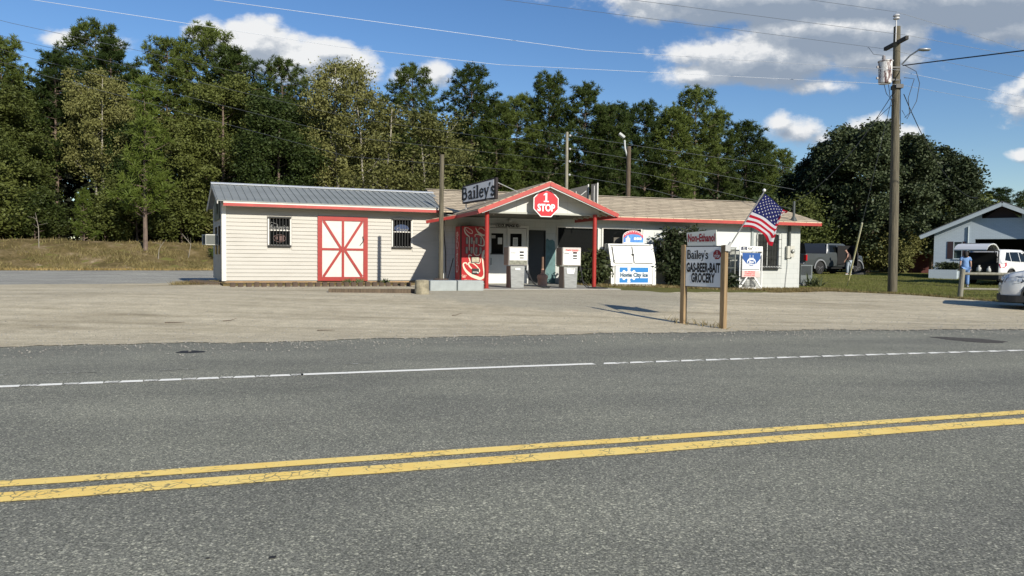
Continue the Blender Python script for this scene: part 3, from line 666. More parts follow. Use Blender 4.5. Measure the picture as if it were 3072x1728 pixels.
# entrance
mb = MB(); mb.box(-.36,-.28,-.03,.05,-.03,2.10); mb.box(1.12,1.18,-.03,.05,-.03,2.10); mb.box(-.28,1.12,-.03,.05,2.02,2.10); mb.box(.375,.43,-.025,.04,0,2.02)
mb.build('door_frame', M_white, store)
def doorleaf(x0, x1, gx0, gx1, gz0, gz1, label):
    d = MB(); wallgrid(d, x0, x1, .01, 2.0, [(gx0,gx1,gz0,gz1)], .0, .045); dr = d.build('door', mat('door_white', (.66,.67,.64), .55, var=.04), store); dr['label'] = label
    g = MB(); g.box(gx0,gx1,.02,.026,gz0,gz1); g.build('pane', M_glass, dr); return dr
d1 = doorleaf(-.275, .37, -.22, .23, 1.05, 1.81, 'left door leaf with a tall pane')
d2 = doorleaf(.435, 1.115, .49, .93, 1.20, 1.81, 'right door leaf with a short pane')
mb = MB(); mb.box(.03,.19,.012,.018,1.42,1.66); mb.build('paper_notice', M_white, d1)
mb = MB(); mb.box(-.21,-.06,.012,.018,1.63,1.74); mb.build('paper_notice', mat('pale_card', (.5,.48,.45), .7), d1)
mb = MB(); mb.box(.60,.78,.010,.016,1.37,1.67); pn = mb.build('paper_notice', M_white, d2)
mb = MB()
for i in range(7): mb.box(.625,.755,.006,.009,1.41+i*.033,1.42+i*.033)
mb.build('printed_lines', M_black, pn)
mb = MB(); mb.box(-.255,.235,-.03,-.005,1.05,1.09); mb.tube([(-.24,-.02,.92),(-.24,-.07,.92),(-.24,-.07,.68),(-.24,-.02,.68)], .012, 6); mb.build('handle', M_black, d1)
mb = MB(); wallgrid(mb,1.20,1.83,-.04,1.93,[],.03,.07); dk = mb.build('side_door', mat('dark_door', (.018,.022,.022), .5), store)
mb = MB(); mb.box(1.185,1.215,-.02,.06,-.04,1.95); mb.box(1.815,1.845,-.02,.06,-.04,1.95); mb.box(1.215,1.815,-.02,.06,1.92,1.95); mb.build('door_frame', M_black, store)
mb = MB(); mb.prism([(1.86,.02),(2.24,.02),(2.24,1.2),(2.2,1.55),(2.12,1.62),(2.0,1.60),(1.9,1.66),(1.86,1.6)], -.008, -.003); mb.build('wall_shade_patch', mat('teal_shade', (.10,.19,.19), .7, var=.2), store)  # teal shadow tone of the porch wall, put on as a coloured sheet
def shopwin(x0, x1, z0, z1, label):
    w = MB(); w.box(x0,x0+.055,-.04,.05,z0,z1); w.box(x1-.055,x1,-.04,.05,z0,z1); w.box(x0+.055,x1-.055,-.04,.05,z1-.06,z1); w.box(x0+.055,x1-.055,-.04,.05,z0,z0+.05)
    f = w.build('window', M_white2, store); f['label'] = label
    g = MB(); g.box(x0+.055,x1-.055,.04,.048,z0+.05,z1-.06); g.build('pane', M_glass, f); return f
w1 = shopwin(2.27, 3.97, .73, 2.13, 'wide dark front window with black mesh screen')
mb = MB()
for i in range(30): mb.box(2.36,3.84,.03,.034,.86+i*.038,.864+i*.038)
mb.box(2.31,2.345,-.06,-.042,.78,2.06); mb.box(3.86,3.90,-.06,-.042,.78,2.06); mb.build('screen', mat('blind_dark', (.012,.013,.010), .6), w1)
w2 = shopwin(4.08, 5.76, .78, 2.13, 'front window half hidden by the ice merchandiser')
mb = MB(); mb.box(4.6,5.05,.030,.036,1.0,1.75); mb.build('box_inside', mat('inside_box', (.12,.11,.09), .8), w2)
mb = MB(); mb.box(4.2,4.5,.028,.034,.9,1.35); mb.build('box_inside', mat('inside_card', (.38,.38,.35), .8), w2)
# right window with bulging burglar bars
mb = MB(); mb.box(10.90,10.95,-.03,.05,.69,2.05); mb.box(11.92,11.97,-.03,.05,.69,2.05); mb.box(10.95,11.92,-.03,.05,2.0,2.05); mb.box(10.95,11.92,-.06,.05,.66,.71); mb.box(11.42,11.45,.02,.04,.71,2.0)
w3 = mb.build('window', mat('greyed_frame', (.42,.43,.40), .6), store); w3['label'] = 'barred side window behind the flag'
mb = MB(); mb.box(10.95,11.92,.045,.05,.71,2.0); mb.build('pane', M_glass2, w3)
mb = MB()
for i in range(9): x = 10.93+i*.13; mb.tube([(x,-.03,2.06),(x,-.17,2.02),(x,-.17,.70),(x,-.03,.66)], .009, 6)
for z in (.74,1.1,1.45,1.8): mb.tube([(10.92,-.03,z),(10.92,-.172,z),(11.98,-.172,z),(11.98,-.03,z)], .009, 6)
mb.box(10.90,11.99,-.19,-.03,.62,.65); mb.build('window_bars', M_black, w3)
mb = MB(); mb.box(10.62,10.72,-.06,-.001,1.10,2.36); mb.build('downpipe', mat('pipe_grey', (.30,.33,.32), .6), store)
# meter with conduit and mast
mb = MB(); mb.tube([(12.42,-.08,1.5),(12.42,-.08,2.37)], .055, 12); mb.tube([(12.42,-.30,2.50),(12.42,-.30,3.35)], .05, 12); mb.lathe([(.14,-.06),(.10,.03),(.06,.1)], (12.42,-.30,2.62), 12)
mb.build('conduit', mat('conduit_dark', (.07,.08,.075), .6), store)
em = thing('electric_meter', 'grey electric meter box with round glass dial on the store corner wall', 'electric meter', (*Sw(12.45,-.001,0)[:2], Z0+1.04), SA)
mb = MB(); mb.box(-.16,-.02,-.14,0,0,.50); mb.box(-.02,.17,-.15,0,.05,.52); mb.build('box', mat('meter_box', (.50,.49,.42), .5), em, bevel=.01)
mb = MB(); mb.lathe([(.085,-.152),(.085,-.20),(.06,-.23)], (.08,0,.30), 16, 'y'); mb.build('dial', mat('meter_glass', (.35,.36,.33), .15), em, smooth=True)
mb = MB(); mb.tube([(-.07,-.02,0),(-.07,-.03,-.3),(-.12,-.03,-.8),(-.16,-.03,-1.28)], .010, 6); mb.build('ground_wire', mat('wire_grey', (.22,.23,.22), .6), em)
# slab under the porch
def spoly(pts, z0, z1): 
    mb = MB(); n = len(pts); vs = [Sw(x, y, z0) for x, y in pts] + [Sw(x, y, z1) for x, y in pts]
    return mb.add(vs, [tuple(range(n)), tuple(range(2*n-1, n-1, -1))] + [(i, i+n, (i+1) % n+n, (i+1) % n) for i in range(n)])
spoly([(-2.0,-4.45),(2.75,-4.45),(2.75,-.005),(-2.0,-.005)], .20, Z0-.002).build('concrete_slab', M_conc, kind='structure')
mb = MB(); mb.box(-.35,1.15,-.30,-.01,.0,.012)
o = mb.build('threshold', M_conc, store)
mb = MB(); mb.box(2.9,2.93,-4.5,-3.2,.0,.01)
# light over the door, dark camera
mb = MB(); mb.lathe([(.05,-.02),(.065,.03),(.04,.09)], (.43,-.09,2.24), 12); mb.lathe([(.05,-.06),(.05,.0)], (.43,-.02,2.27), 12, 'y'); mb.build('door_lamp', mat('lamp_white', (.5,.5,.46), .5), store, smooth=True)
mb = MB(); mb.lathe([(.05,-.09),(.07,-.03),(.05,.0)], (.98,-3.45,2.33), 12); mb.build('security_camera', M_black, store, smooth=True)
mb = MB(); mb.tube([(-1.90,-.06,-.1),(-1.90,-.06,1.1),(-1.98,-.06,1.9),(-1.96,-.06,2.35)], .02, 6); mb.tube([(-1.84,-.1,.1),(-1.70,-.4,.9)], .015, 6); mb.build('conduit', M_black, store)
mb = MB()   # small grey vent pipe through the lean-to
mb.tube([(-2.08,-.1,2.3),(-2.10,-.1,3.62)], .035, 10); mb.build('vent_pipe', mat('pipe_grey', (.30,.33,.32), .6), store)

# street name sign over the door
t_ = thing('street_name_sign', 'narrow black and white street name board reading ROCK SPRINGS RD', 'sign', (*Sw(.37,-.10)[:2], Z0+2.085), SA)
mb = MB(); mb.prism([(-.46,0),(-.43,.07),(.43,.07),(.46,0),(.43,-.07),(-.43,-.07)], -.012, 0); mb.build('board', M_black, t_)
mb = MB(); mb.box(-.43,.43,-.018,-.013,-.066,.066); mb.build('face', mat('sign_grey', (.62,.62,.57), .6), t_)
mb = MB(); mb.text('ROCK SPRINGS RD', .135, 0, 0, -.020, bold=.010, sx=.68, spacing=1.04); mb.build('lettering', M_black, t_)

# ------------------------------------------------------------------ custom serif lettering
SER = {  # strokes: (points, width)
 'B': ([([(.12,.03),(.12,.97)],.13),([(.12,.955),(.38,.955),(.50,.86),(.50,.66),(.38,.54),(.12,.54)],.09),([(.36,.54),(.54,.47),(.60,.28),(.50,.08),(.36,.045),(.12,.045)],.11),([(0,.03),(.3,.03)],.06),([(0,.97),(.3,.97)],.06)],.74),
 'a': ([([(.06,.50),(.12,.60),(.26,.635),(.36,.55),(.36,.10),(.42,.03),(.52,.05)],.10),([(.36,.38),(.14,.30),(.08,.16),(.14,.05),(.26,.04),(.36,.14)],.09)],.56),
 'i': ([([(.16,.03),(.16,.62)],.12),([(.02,.03),(.30,.03)],.06),([(.03,.61),(.16,.61)],.06),([(.15,.80),(.15,.92)],.13)],.34),
 'l': ([([(.16,.03),(.16,.97)],.12),([(.02,.03),(.30,.03)],.06),([(.03,.96),(.16,.96)],.06)],.34),
 'e': ([([(.10,.36),(.44,.36),(.42,.54),(.28,.635),(.14,.56),(.08,.36),(.10,.16),(.24,.04),(.38,.07),(.46,.17)],.09)],.54),
 'y': ([([(.08,.62),(.28,.08)],.11),([(.48,.62),(.28,.08),(.20,-.16),(.08,-.24),(.02,-.18)],.07),([(0,.62),(.2,.62)],.05),([(.36,.62),(.56,.62)],.05)],.56),
 "'": ([([(.08,.98),(.07,.88),(.04,.72)],[.10,.09,.03])],.17),
 's': ([([(.38,.50),(.32,.61),(.20,.635),(.10,.57),(.09,.45),(.22,.36),(.36,.28),(.41,.17),(.34,.06),(.20,.03),(.10,.07),(.05,.18)],.10)],.46)}
def serif(mb, body, x, z, h, y, sx=1.0, k=1.0):
    cx = x
    for ch in body:
        st, w = SER[ch]
        for i, (pts, wd) in enumerate(st):
            ws = [q*h*k for q in wd] if isinstance(wd, list) else wd*h*k
            mb.stroke([(cx+a*h*sx, z+b_*h) for a, b_ in pts], ws, y-.0006*i)
        cx += w*h*sx
    return cx-x
def serif_len(body, h, sx): return sum(SER[c][1] for c in body)*h*sx
def octagon(r, cx=0, cz=0): return [(cx+r*math.cos(PI/8+i*PI/4), cz+r*math.sin(PI/8+i*PI/4)) for i in range(8)]
M_signw = mat('sign_white', (.78,.78,.76), .5)
M_signr = mat('sign_red', (.60,.012,.022), .35)

def numeral_one(mb, x, z, h, y, w=.9):
    mb.add([(x-.09*h*w,y,z),(x+.09*h*w,y,z),(x+.09*h*w,y,z+h),(x-.09*h*w,y,z+h)], [(0,1,2,3)])
    mb.add([(x-.26*h*w,y-.0005,z),(x+.26*h*w,y-.0005,z),(x+.26*h*w,y-.0005,z+.13*h),(x-.26*h*w,y-.0005,z+.13*h)], [(0,1,2,3)])
    mb.add([(x-.27*h*w,y-.0005,z+.72*h),(x-.27*h*w,y-.0005,z+.84*h),(x-.08*h*w,y-.0005,z+h),(x-.05*h*w,y-.0005,z+.80*h)], [(0,1,2,3)])

# big octagon sign on the gable
t_ = thing('stop_octagon_sign', 'large red octagon sign reading 1 STOP on the porch gable', 'sign', (*Sw(.39,-3.95)[:2], Z0+2.62), SA)
mb = MB(); mb.prism(octagon(.446), -.03, 0); mb.build('board', M_signw, t_)
mb = MB(); mb.prism(octagon(.415), -.036, -.031); mb.build('red_face', M_signr, t_)
mb = MB(); numeral_one(mb, 0, .045, .28, -.040, 1.15); mb.text('STOP', .30, 0, -.14, -.040, bold=.012, sx=.80, spacing=.98); mb.build('lettering', M_signw, t_)

# roof sign Bailey's
A = Vector((-1.70,25.0)); B = Vector((-.555,23.8)); dv = (B-A); ang = math.atan2(dv.y, dv.x); Wd = dv.length
t_ = thing('roof_sign', "grey lettered Bailey's sign board standing on the porch roof", 'sign', (A.x, A.y, 3.15), ang)
def rs(x, k): # slanted board: bottom and top edges climb to the right
    return (x*.07/Wd, .60+x*.09/Wd*1.0) if k else None
def zb_(x): return 0.0 + x*.09/Wd
def zt_(x): return .60 + x*.175/Wd
mb = MB(); mb.prism([(0,zb_(0)),(Wd,zb_(Wd)),(Wd,zt_(Wd)),(0,zt_(0))], 0, .10); mb.build('frame', mat('sign_frame_dark', (.03,.022,.02), .5), t_)
mb = MB(); mb.prism([(.06,zb_(.06)+.05),(Wd-.09,zb_(Wd)+.05),(Wd-.09,zt_(Wd)-.06),(.06,zt_(0)-.05)], -.012, -.001); mb.build('face', mat('sign_pale_grey', (.50,.52,.55), .4), t_)
mb = MB(); Ls = serif_len("Bailey's", .40, 1.12); serif(mb, "Bailey's", (Wd-Ls)/2-.02, 0, .40, -.020, 1.12, 1.75)
for i in range(len(mb.v)):
    x, y, z = mb.v[i]; f = x/Wd; mb.v[i] = (x, y, .11+zb_(x)+z*(1+.14*f)+.01)
mb.build('lettering', M_black, t_)
for pts_, r_s in (([(.12,.06,zb_(.12)+.02),(.12,.06,-.42)],.02),([(Wd-.15,.06,zb_(Wd)+.02),(Wd-.15,.06,-.42)],.02),([(Wd-.02,.09,.62),(Wd+.5,.75,.25)],.014),([(.3,.09,.52),(.5,.9,-.15)],.014)):
    mb = MB(); mb.tube(pts_, r_s, 6); mb.build('support', mat('galvanised_rod', (.45,.45,.43), .5, metal=.4), t_)

# backs of the sign on the far slope
def backsign(name, x0, x1, d, z0a, z0b, z1a, z1b, label, rot=0):
    t_ = thing(name, label, 'sign', ((x0+x1)/2, d, z0a), rot)
    w = (x1-x0)/2/math.cos(rot) if abs(rot) < 1.4 else .5
    mb = MB(); mb.prism([(-w,0),(w,z0b-z0a),(w,z1b-z0a),(-w,z1a-z0a)], -.03, .05); mb.build('panel', M_black, t_)
    mb = MB(); mb.prism([(w-.03,z0b-z0a),(w+.01,z0b-z0a),(w+.01,z1b-z0a+.02),(w-.03,z1b-z0a+.02)], -.045, .0); 
    mb.build('edge_strip', mat('galvanised_rod', (.45,.45,.43), .5, metal=.4), t_)
    mb = MB(); mb.tube([(-w*.2,-.05,z1a-z0a-.05),(-w*.2,-.05,-.4)], .02, 6); mb.build('support', mat('galvanised_rod', (.45,.45,.43), .5, metal=.4), t_)
    return t_, w
t1, w = backsign('rooftop_sign', 1.93, 2.70, 26.6, 3.42, 3.42, 3.80, 4.00, 'black back of a rooftop sign with pale pipe frame right of the gable peak', R_(12))
mb = MB(); mb.tube([(-.15,-.06,.0),(.30,-.06,.36)], .018, 6); mb.build('brace', mat('galvanised_rod', (.45,.45,.43), .5, metal=.4), t1)
backsign('rooftop_sign', 2.78, 3.02, 26.5, 3.34, 3.34, 4.0, 4.04, 'narrow black panel with white edge at the right end of the rooftop signs', R_(8))

# ================================================================== things in front of the store
# vending machine
vm = thing('vending_machine', 'red soda vending machine with white script lettering in the porch corner', 'vending machine', (*Sw(-1.58,-1.06)[:2], Z0+.02), SA)
M_vred = mat('vending_red', (.42,.012,.014), .35)
W_, H_, D_ = .93, 1.98, .86
mb = MB(); mb.box(0,W_,.035,D_,.04,H_); mb.build('cabinet', mat('vending_dark', (.02,.006,.006), .5), vm)
mb = MB(); mb.box(.02,W_-.01,0,.034,.06,H_-.01); fr = mb.build('front_panel', M_vred, vm)
mb = MB(); mb.box(-.008,0,.16,D_-.02,.06,H_-.01); sp_ = mb.build('side_panel', M_vred, vm)
mb = MB(); mb.text('Coca-Cola', .62, 0, 0, 0, shear=.45, sx=.80, bold=.004)
mb.xf(Matrix(((0,1,0,-.012),(0,0,-1,.50),(1,0,0,1.05),(0,0,0,1))))
# rotate lettering to run up the side: x->z, letter-up -> -y
vs = []
for x, y, z in mb.v: vs.append((-.012, .50, 0))
mb2 = MB(); mb2.text('Coca-Cola', .46, 0, 0, 0, shear=.45, sx=.72, bold=.004)
mb2.v = [(-.012, .52-z, 1.05+x) for x, y, z in mb2.v]; mb2.build('lettering', mat('script_white', (.70,.66,.60), .5), sp_)
M_scr = mat('script_cream', (.68,.62,.48), .45)
def zp(a, b_): return (.03+(a-235)/510*.90, .07+(1370-b_)/1190*1.89)     # measured on the machine front
def ss(mb, pts, ws, y=-.006, closed=False):
    # smooth the polyline
    P = [zp(*p) for p in pts]; out = []; wo_ = []
    n = len(P); rng_ = range(n if closed else n-1)
    for i in rng_:
        p0 = P[(i-1) % n] if (closed or i > 0) else P[i]; p1 = P[i]; p2 = P[(i+1) % n]; p3 = P[(i+2) % n] if (closed or i+2 < n) else p2
        for k in range(5):
            t_ = k/5; q = [.5*((2*p1[j])+(-p0[j]+p2[j])*t_+(2*p0[j]-5*p1[j]+4*p2[j]-p3[j])*t_*t_+(-p0[j]+3*p1[j]-3*p2[j]+p3[j])*t_**3) for j in (0,1)]
            out.append(q); w0 = ws[i % len(ws)]; w1 = ws[(i+1) % len(ws)]; wo_.append((w0*(1-t_)+w1*t_)*.0017)
    if not closed: out.append(P[-1]); wo_.append(ws[-1]*.0017)
    mb.stroke(out, wo_, y, closed=closed)
mb = MB()
ss(mb, [(340,1000),(320,958),(270,965),(262,1010),(290,1085),(350,1165),(430,1225),(520,1265),(600,1290),(655,1265),(680,1195),(668,1100),(655,980),(645,880),(650,780),(672,690),(695,790),(668,850)], [18,24,26,28,38,50,62,66,58,44,34,26,26,32,50,30,30,10])
ss(mb, [(430,1080),(380,1020),(365,965),(410,950),(470,975),(540,1040),(585,1110),(575,1150),(530,1140)], [26,30,26,22,22,22,22,18,16])
ss(mb, [(400,950),(385,890),(365,820),(380,785),(430,800)], [22,20,18,18,14])
ss(mb, [(290,195),(275,240),(300,320),(345,370),(375,400),(378,480),(375,600),(378,690)], [10,16,26,24,16,14,14,12])
ss(mb, [(300,200),(360,215),(430,270),(430,325),(370,310),(310,250)], [12,12,14,14,12,12], closed=True)
ss(mb, [(500,200),(530,270),(590,330),(660,360),(700,335),(690,270),(640,215),(580,205),(560,250)], [12,26,42,34,20,16,14,12,10])
ss(mb, [(490,400),(495,350),(550,345),(610,375),(655,440),(675,520),(660,580),(600,580),(550,560)], [14,16,16,20,20,24,26,22,14])
ss(mb, [(470,480),(468,560),(465,640),(470,740),(500,785),(560,790),(590,760)], [12,12,12,16,18,18,14]); ss(mb, [(590,860),(600,920),(575,965),(520,960)], [12,14,16,14])
mb.build('script_lettering', M_scr, fr, flip=True)
M_btn = mat('button_face', (.30,.26,.20), .4, var=.2, vscale=10)
for (bx, bz) in [(330,480),(422,480),(515,480),(605,480),(325,685),(420,685),(515,690),(600,685)]:
    x, z = zp(bx, bz); b_ = MB(); pts = [(x+.046*math.cos(a*PI/8)+0, z+(.08 if math.sin(a*PI/8) >= 0 else -.08)+.046*math.sin(a*PI/8)) for a in range(16)]
    b_.prism(pts, -.022, -.002); o = b_.build('button', M_black, fr)
    b_ = MB(); pts = [(x+.036*math.cos(a*PI/8), z+(.078 if math.sin(a*PI/8) >= 0 else -.078)+.036*math.sin(a*PI/8)) for a in range(16)]; b_.prism(pts, -.026, -.0225); b_.build('button_face', M_btn, o)
x0, z0 = zp(415,955); x1, z1 = zp(580,820); mb = MB(); mb.box(x0,x1,-.02,-.002,z0,z1); o = mb.build('display', M_black, fr); mb = MB(); mb.box(x0+.02,x1-.02,-.024,-.021,z0+.02,z1-.02); mb.build('display_card', mat('card_beige', (.42,.38,.27), .4, var=.3, vscale=12), o)
x0, z0 = zp(435,1195); x1, z1 = zp(570,1075); mb = MB(); mb.box(x0,x1,-.03,-.002,z0,z1); o = mb.build('coin_unit', M_black, fr); mb = MB(); mb.box(x0+.02,x1-.04,-.034,-.031,z0+.06,z0+.08); mb.box(x1-.06,x1-.01,-.034,-.031,z0+.03,z0+.06); mb.build('slot', M_white, o)
mb = MB()
for k in range(6): mb.box(.885,.905,-.008,-.001,1.05+.1*k,1.09+.1*k)
mb.box(.05,.16,-.006,-.001,.235,.26); mb.text('Coke', .08, .10, .30, -.006, shear=.3)
mb.text('Always', .09, .25, .14, -.006, sx=1.1); mb.build('small_lettering', M_scr, fr)

# fuel pumps
M_ss = mat('brushed_steel', (.33,.34,.33), .38, metal=.75, var=.18, vscale=4, stretch=(1,1,9))
M_pw = mat('pump_white', (.80,.80,.77), .4)
M_ptan = mat('pump_side_tan', (.22,.17,.13), .5, var=.1)
M_prust = mat('pump_rusty_side', (.13,.07,.05), .6, var=.3, vscale=5)
def pump(sx_, sy_, label, red):
    p = thing('fuel_pump', label, 'fuel pump', (*Sw(sx_, sy_)[:2], Z0), SA, 'fuel pumps under the porch')
    mb = MB(); mb.prism([(-.21,0),(.21,0),(.235,.68),(-.235,.68)], .0, .40); base = mb.build('cabinet', M_ss, p, bevel=.008)
    mb = MB(); mb.box(-.245,-.238,.01,.40,.0,.675); mb.build('side_panel', M_prust if not red else M_ptan, p)
    mb = MB(); mb.box(-.08,.08,-.018,-.004,.56,.62) if not red else mb.prism([(-.15,.62),(.14,.62),(.10,.45),(-.13,.46)], -.018, -.004); mb.build('sticker', M_pw, base)
    if red: 
        mb = MB(); mb.stroke([(.02,.60),(.04,.57)], .02, -.02); mb.stroke([(.07,.61),(.08,.58)], .02, -.02); mb.build('sticker_tear', M_black, base)
    mb = MB(); mb.box(-.315,.315,-.06,.44,.70,1.28); hd = mb.build('head', mat('pump_frame', (.38,.36,.33), .4, metal=.3), p, bevel=.015)
    mb = MB(); mb.box(-.325,-.317,-.03,.42,.72,1.26); mb.build('side_panel', M_ptan, hd)
    mb = MB(); mb.box(-.285,.285,-.075,-.062,.74,1.24) if red else mb.box(-.285,.285,-.075,-.062,.86,1.24); mb.build('dial_face', M_pw, hd)
    if not red: mb = MB(); mb.box(-.285,.285,-.073,-.062,.73,.858); mb.build('lower_glass', mat('grimy_glass', (.22,.22,.17), .3, var=.35, vscale=14), hd)
    mb = MB()
    for k, zz in enumerate((1.115,1.02,.94)):
        mb.box(.035,.17,-.082,-.076,zz-(.02 if k == 2 else .03),zz+(.012 if k == 2 else .022))
    mb.build('price_display', M_black, hd)
    mb = MB(); mb.box(-.26,-.09,-.080,-.076,1.075,1.10); mb.box(-.285,.285,-.079,-.076,1.145,1.152) if not red else mb.box(-.28,-.10,-.079,-.076,1.12,1.13)
    if not red: mb.box(-.22,.2,-.079,-.076,1.205,1.215)
    mb.build('printed_strip', mat('print_grey', (.18,.18,.17), .5), hd)
    if red:
        mb = MB(); mb.box(-.26,.27,-.080,-.076,1.17,1.23); pb = mb.build('header_strip', mat('strip_pink', (.72,.42,.36), .5), hd)
        mb = MB(); mb.text('Regular Unleaded', .058, 0, 1.20, -.083, bold=.002, sx=.98); mb.build('lettering', M_signr, pb)
        mb = MB(); mb.box(.0,.22,-.080,-.076,1.142,1.155); mb.build('red_rule', M_signr, hd)
    # hose and nozzle on the right flank
    mb = MB()
    if not red:
        mb.tube([(.32,.05,.78),(.36,.02,.62),(.37,.0,.45),(.46,-.05,.22),(.60,-.15,.06),(.78,-.30,.02),(.95,-.32,.03),(1.02,-.20,.05),(.93,-.10,.03),(.75,-.12,.04),(.55,.0,.12),(.38,.1,.40),(.30,.15,.62)], .016, 7)
    else:
        mb.tube([(.30,.05,.76),(.36,.02,.60),(.38,.0,.38),(.42,-.04,.12),(.50,-.15,.02),(.72,-.35,.015),(1.0,-.46,.015),(1.14,-.30,.015),(1.05,-.12,.02),(.80,-.05,.03),(.58,-.12,.02),(.46,-.02,.18),(.33,.05,.30)], .016, 7)
        mb.tube([(.30,.3,.70),(.62,.5,.62),(.9,.5,.60)], .008, 5)
    mb.build('hose', mat('black_rubber', (.015,.015,.015), .6), p)
    mb = MB(); mb.tube([(.335,.03,.72),(.35,.03,.60),(.36,.02,.50)], [.02,.026,.018], 8); mb.box(.30,.335,.0,.10,.55,.75); mb.build('nozzle', mat('nozzle_metal', (.55,.55,.52), .35, metal=.5) if not red else M_black, p)
    return p
pump(-.40, -3.64, 'left white fuel pump with grimy lower glass and plain sticker, beside the vending machine', False)
pump(1.29, -3.86, 'right white fuel pump with pink and red header strip, beside the right porch post', True)

# cigarette receptacle
ar = thing('ash_receptacle', 'tan long-necked cigarette receptacle between the two fuel pumps', 'ash receptacle', (*Sw(1.02,-2.0)[:2], Z0))
M_clay = mat('tan_plastic', (.50,.28,.19), .6, var=.08)
mb = MB(); mb.lathe([(.150,0),(.165,.25),(.185,.255),(.185,.285)], (0,0,0), 28); mb.build('base', M_clay, ar, bevel=.004)
mb = MB(); mb.lathe([(.180,.286),(.182,.33),(.165,.37),(.10,.40),(.06,.415),(.052,.45),(.045,.58)], (0,0,0), 28); mb.build('lid', M_clay, ar)
mb = MB(); mb.lathe([(.045,.581),(.040,.70),(.038,.98)], (0,0,0), 20); mb.build('neck', mat('brown_plastic', (.16,.095,.06), .6), ar)

# concrete blocks, barrel, timber and edging, wooden post
p0 = (-2.32, 20.95)
for k, lb in enumerate(('left pale grey painted concrete block, under the wooden pole', 'right pale grey painted concrete block, against the red porch post')):
    x, y = p0[0]+k*.80*math.cos(SA), p0[1]+k*.80*math.sin(SA)
    t_ = MB(); t_.box(0,.775,0,.45,-.05,.31); o = t_.build('concrete_block', M_bluegrey, bevel=.025); o.location = (x, y, G(x,y)); o.rotation_euler = (0,0,SA)
    tag(o, lb, 'concrete block', 'painted concrete blocks by the porch')
mb = MB(); mb.lathe([(.19,-.05),(.195,.05),(.185,.36),(.17,.385),(.05,.40)], (0,0,0), 26)
o = mb.build('concrete_cylinder', mat('stained_concrete', (.27,.24,.165), .9, var=.3, vscale=7, bump=.6, bscale=25)); o.location = (-2.40,19.7,G(-2.40,19.7)); tag(o, 'squat stained concrete cylinder left of the painted blocks', 'concrete cylinder')
mb = MB(); mb.box(0,2.3,-.07,.07,-.03,.12); o = mb.build('railway_tie', M_wood, bevel=.008); o.location = (-4.86,19.6,G(-4,19.7)); o.rotation_euler = (0,0,R_(8)); tag(o, 'long dark timber lying on the gravel before the annex', 'timber')
mb = MB(); mb.box(0,1.0,-.11,.11,-.05,.17); o = mb.build('railway_tie', M_wood, bevel=.015); o.location = (-10.35,23.9,G(-10,23.6)+.0); o.rotation_euler = (R_(6),R_(4),R_(-12)); tag(o, 'short grey timber tilted in weeds at the left corner of the annex', 'timber')
mb = MB(); mb.box(-.075,.075,-.055,.055,-.05,.155); eb0 = mb.build('edging_block', mat('edging_brown', (.085,.06,.042), .9, var=.3, vscale=5, bump=.4, bscale=20), bevel=.02)
tag(eb0, 'small brown upright edging block in the row under the annex wall', 'edging block', 'edging blocks in a row under the annex wall')
for i in range(25):
    o = eb0 if i == 0 else eb0.copy()
    if i: COL.objects.link(o)
    t0 = i*.222; x, y = -8.30+t0*math.cos(TA)+random.uniform(-.01,.01), 22.0+t0*math.sin(TA)+random.uniform(-.015,.015)
    o.location = (x, y, G(x,y)+.0+random.uniform(-.015,.01)); o.rotation_euler = (random.uniform(-.06,.06), random.uniform(-.05,.05), TA+random.uniform(-.12,.12))
# soil shelf under the annex wall
def tpoly(pts, z0, z1, m, name):
    vs0 = [frame_fw(TO, TA, x, y) for x, y in pts]; n = len(pts); mb = MB()
    mb.add([(x, y, z0) for x, y in vs0]+[(x, y, z1) for x, y in vs0], [tuple(range(n)), tuple(range(2*n-1, n-1, -1))] + [(i, i+n, (i+1) % n+n, (i+1) % n) for i in range(n)])
    return mb.build(name, m, kind='structure')
tpoly([(.0,-1.55),(5.6,-1.55),(6.9,-.4),(7.1,-.02),(-.1,.0)], .2, .455, M_bank, 'soil_bed')
wp = thing('wooden_pole', 'weathered brown round wooden pole on a rusty wheel rim before the annex', 'pole', (-2.12,22.0,G(-2.12,22.0)))
mb = MB(); mb.tube([(0,0,0),(0,0,2.0),(.01,0,4.0)], [.072,.068,.062], 14); mb.build('pole', M_polew, wp)
mb = MB(); mb.lathe([(.20,.30),(.23,.305),(.23,.33),(.10,.34)], (0,0,0), 20); mb.tube([(.16,0,0),(.16,0,.30)], .012, 6); mb.tube([(-.16,.05,0),(-.16,.05,.30)], .012, 6); mb.build('wheel_rim', mat('rusty_metal', (.10,.065,.045), .8, var=.4, vscale=10), wp)

# ice merchandiser
ib = thing('ice_merchandiser', 'white outdoor ice freezer with two slanted doors and a Home City Ice panel', 'ice freezer', (*Sw(4.10,-.85)[:2], Z0-.06), SA)
M_ice = mat('ice_white', (.78,.78,.72), .45, var=.06, vscale=3)
mb = MB(); mb.prism([(0,0),(.02,.78),(.30,1.56),(.62,1.56),(.62,0)], -.0, 1.84, 'x'); mb.build('cabinet', M_ice, ib, bevel=.012)
def slant(z, off): return .02+(z-.78)*(.28/.78)-off
def sdoor(x0, x1):
    d = MB(); z0, z1 = .86, 1.46
    v = []
    for off in (.004, .045):
        for (x, z) in ((x0,z0),(x1,z0),(x1,z1),(x0,z1)): v.append((x, slant(z, off), z))
    d.add(v, [(3,2,1,0),(4,5,6,7),(0,1,5,4),(1,2,6,5),(2,3,7,6),(3,0,4,7)])
    return d.build('door', M_ice, ib, bevel=.006)
da = sdoor(.14, .90); db = sdoor(.95, 1.72)
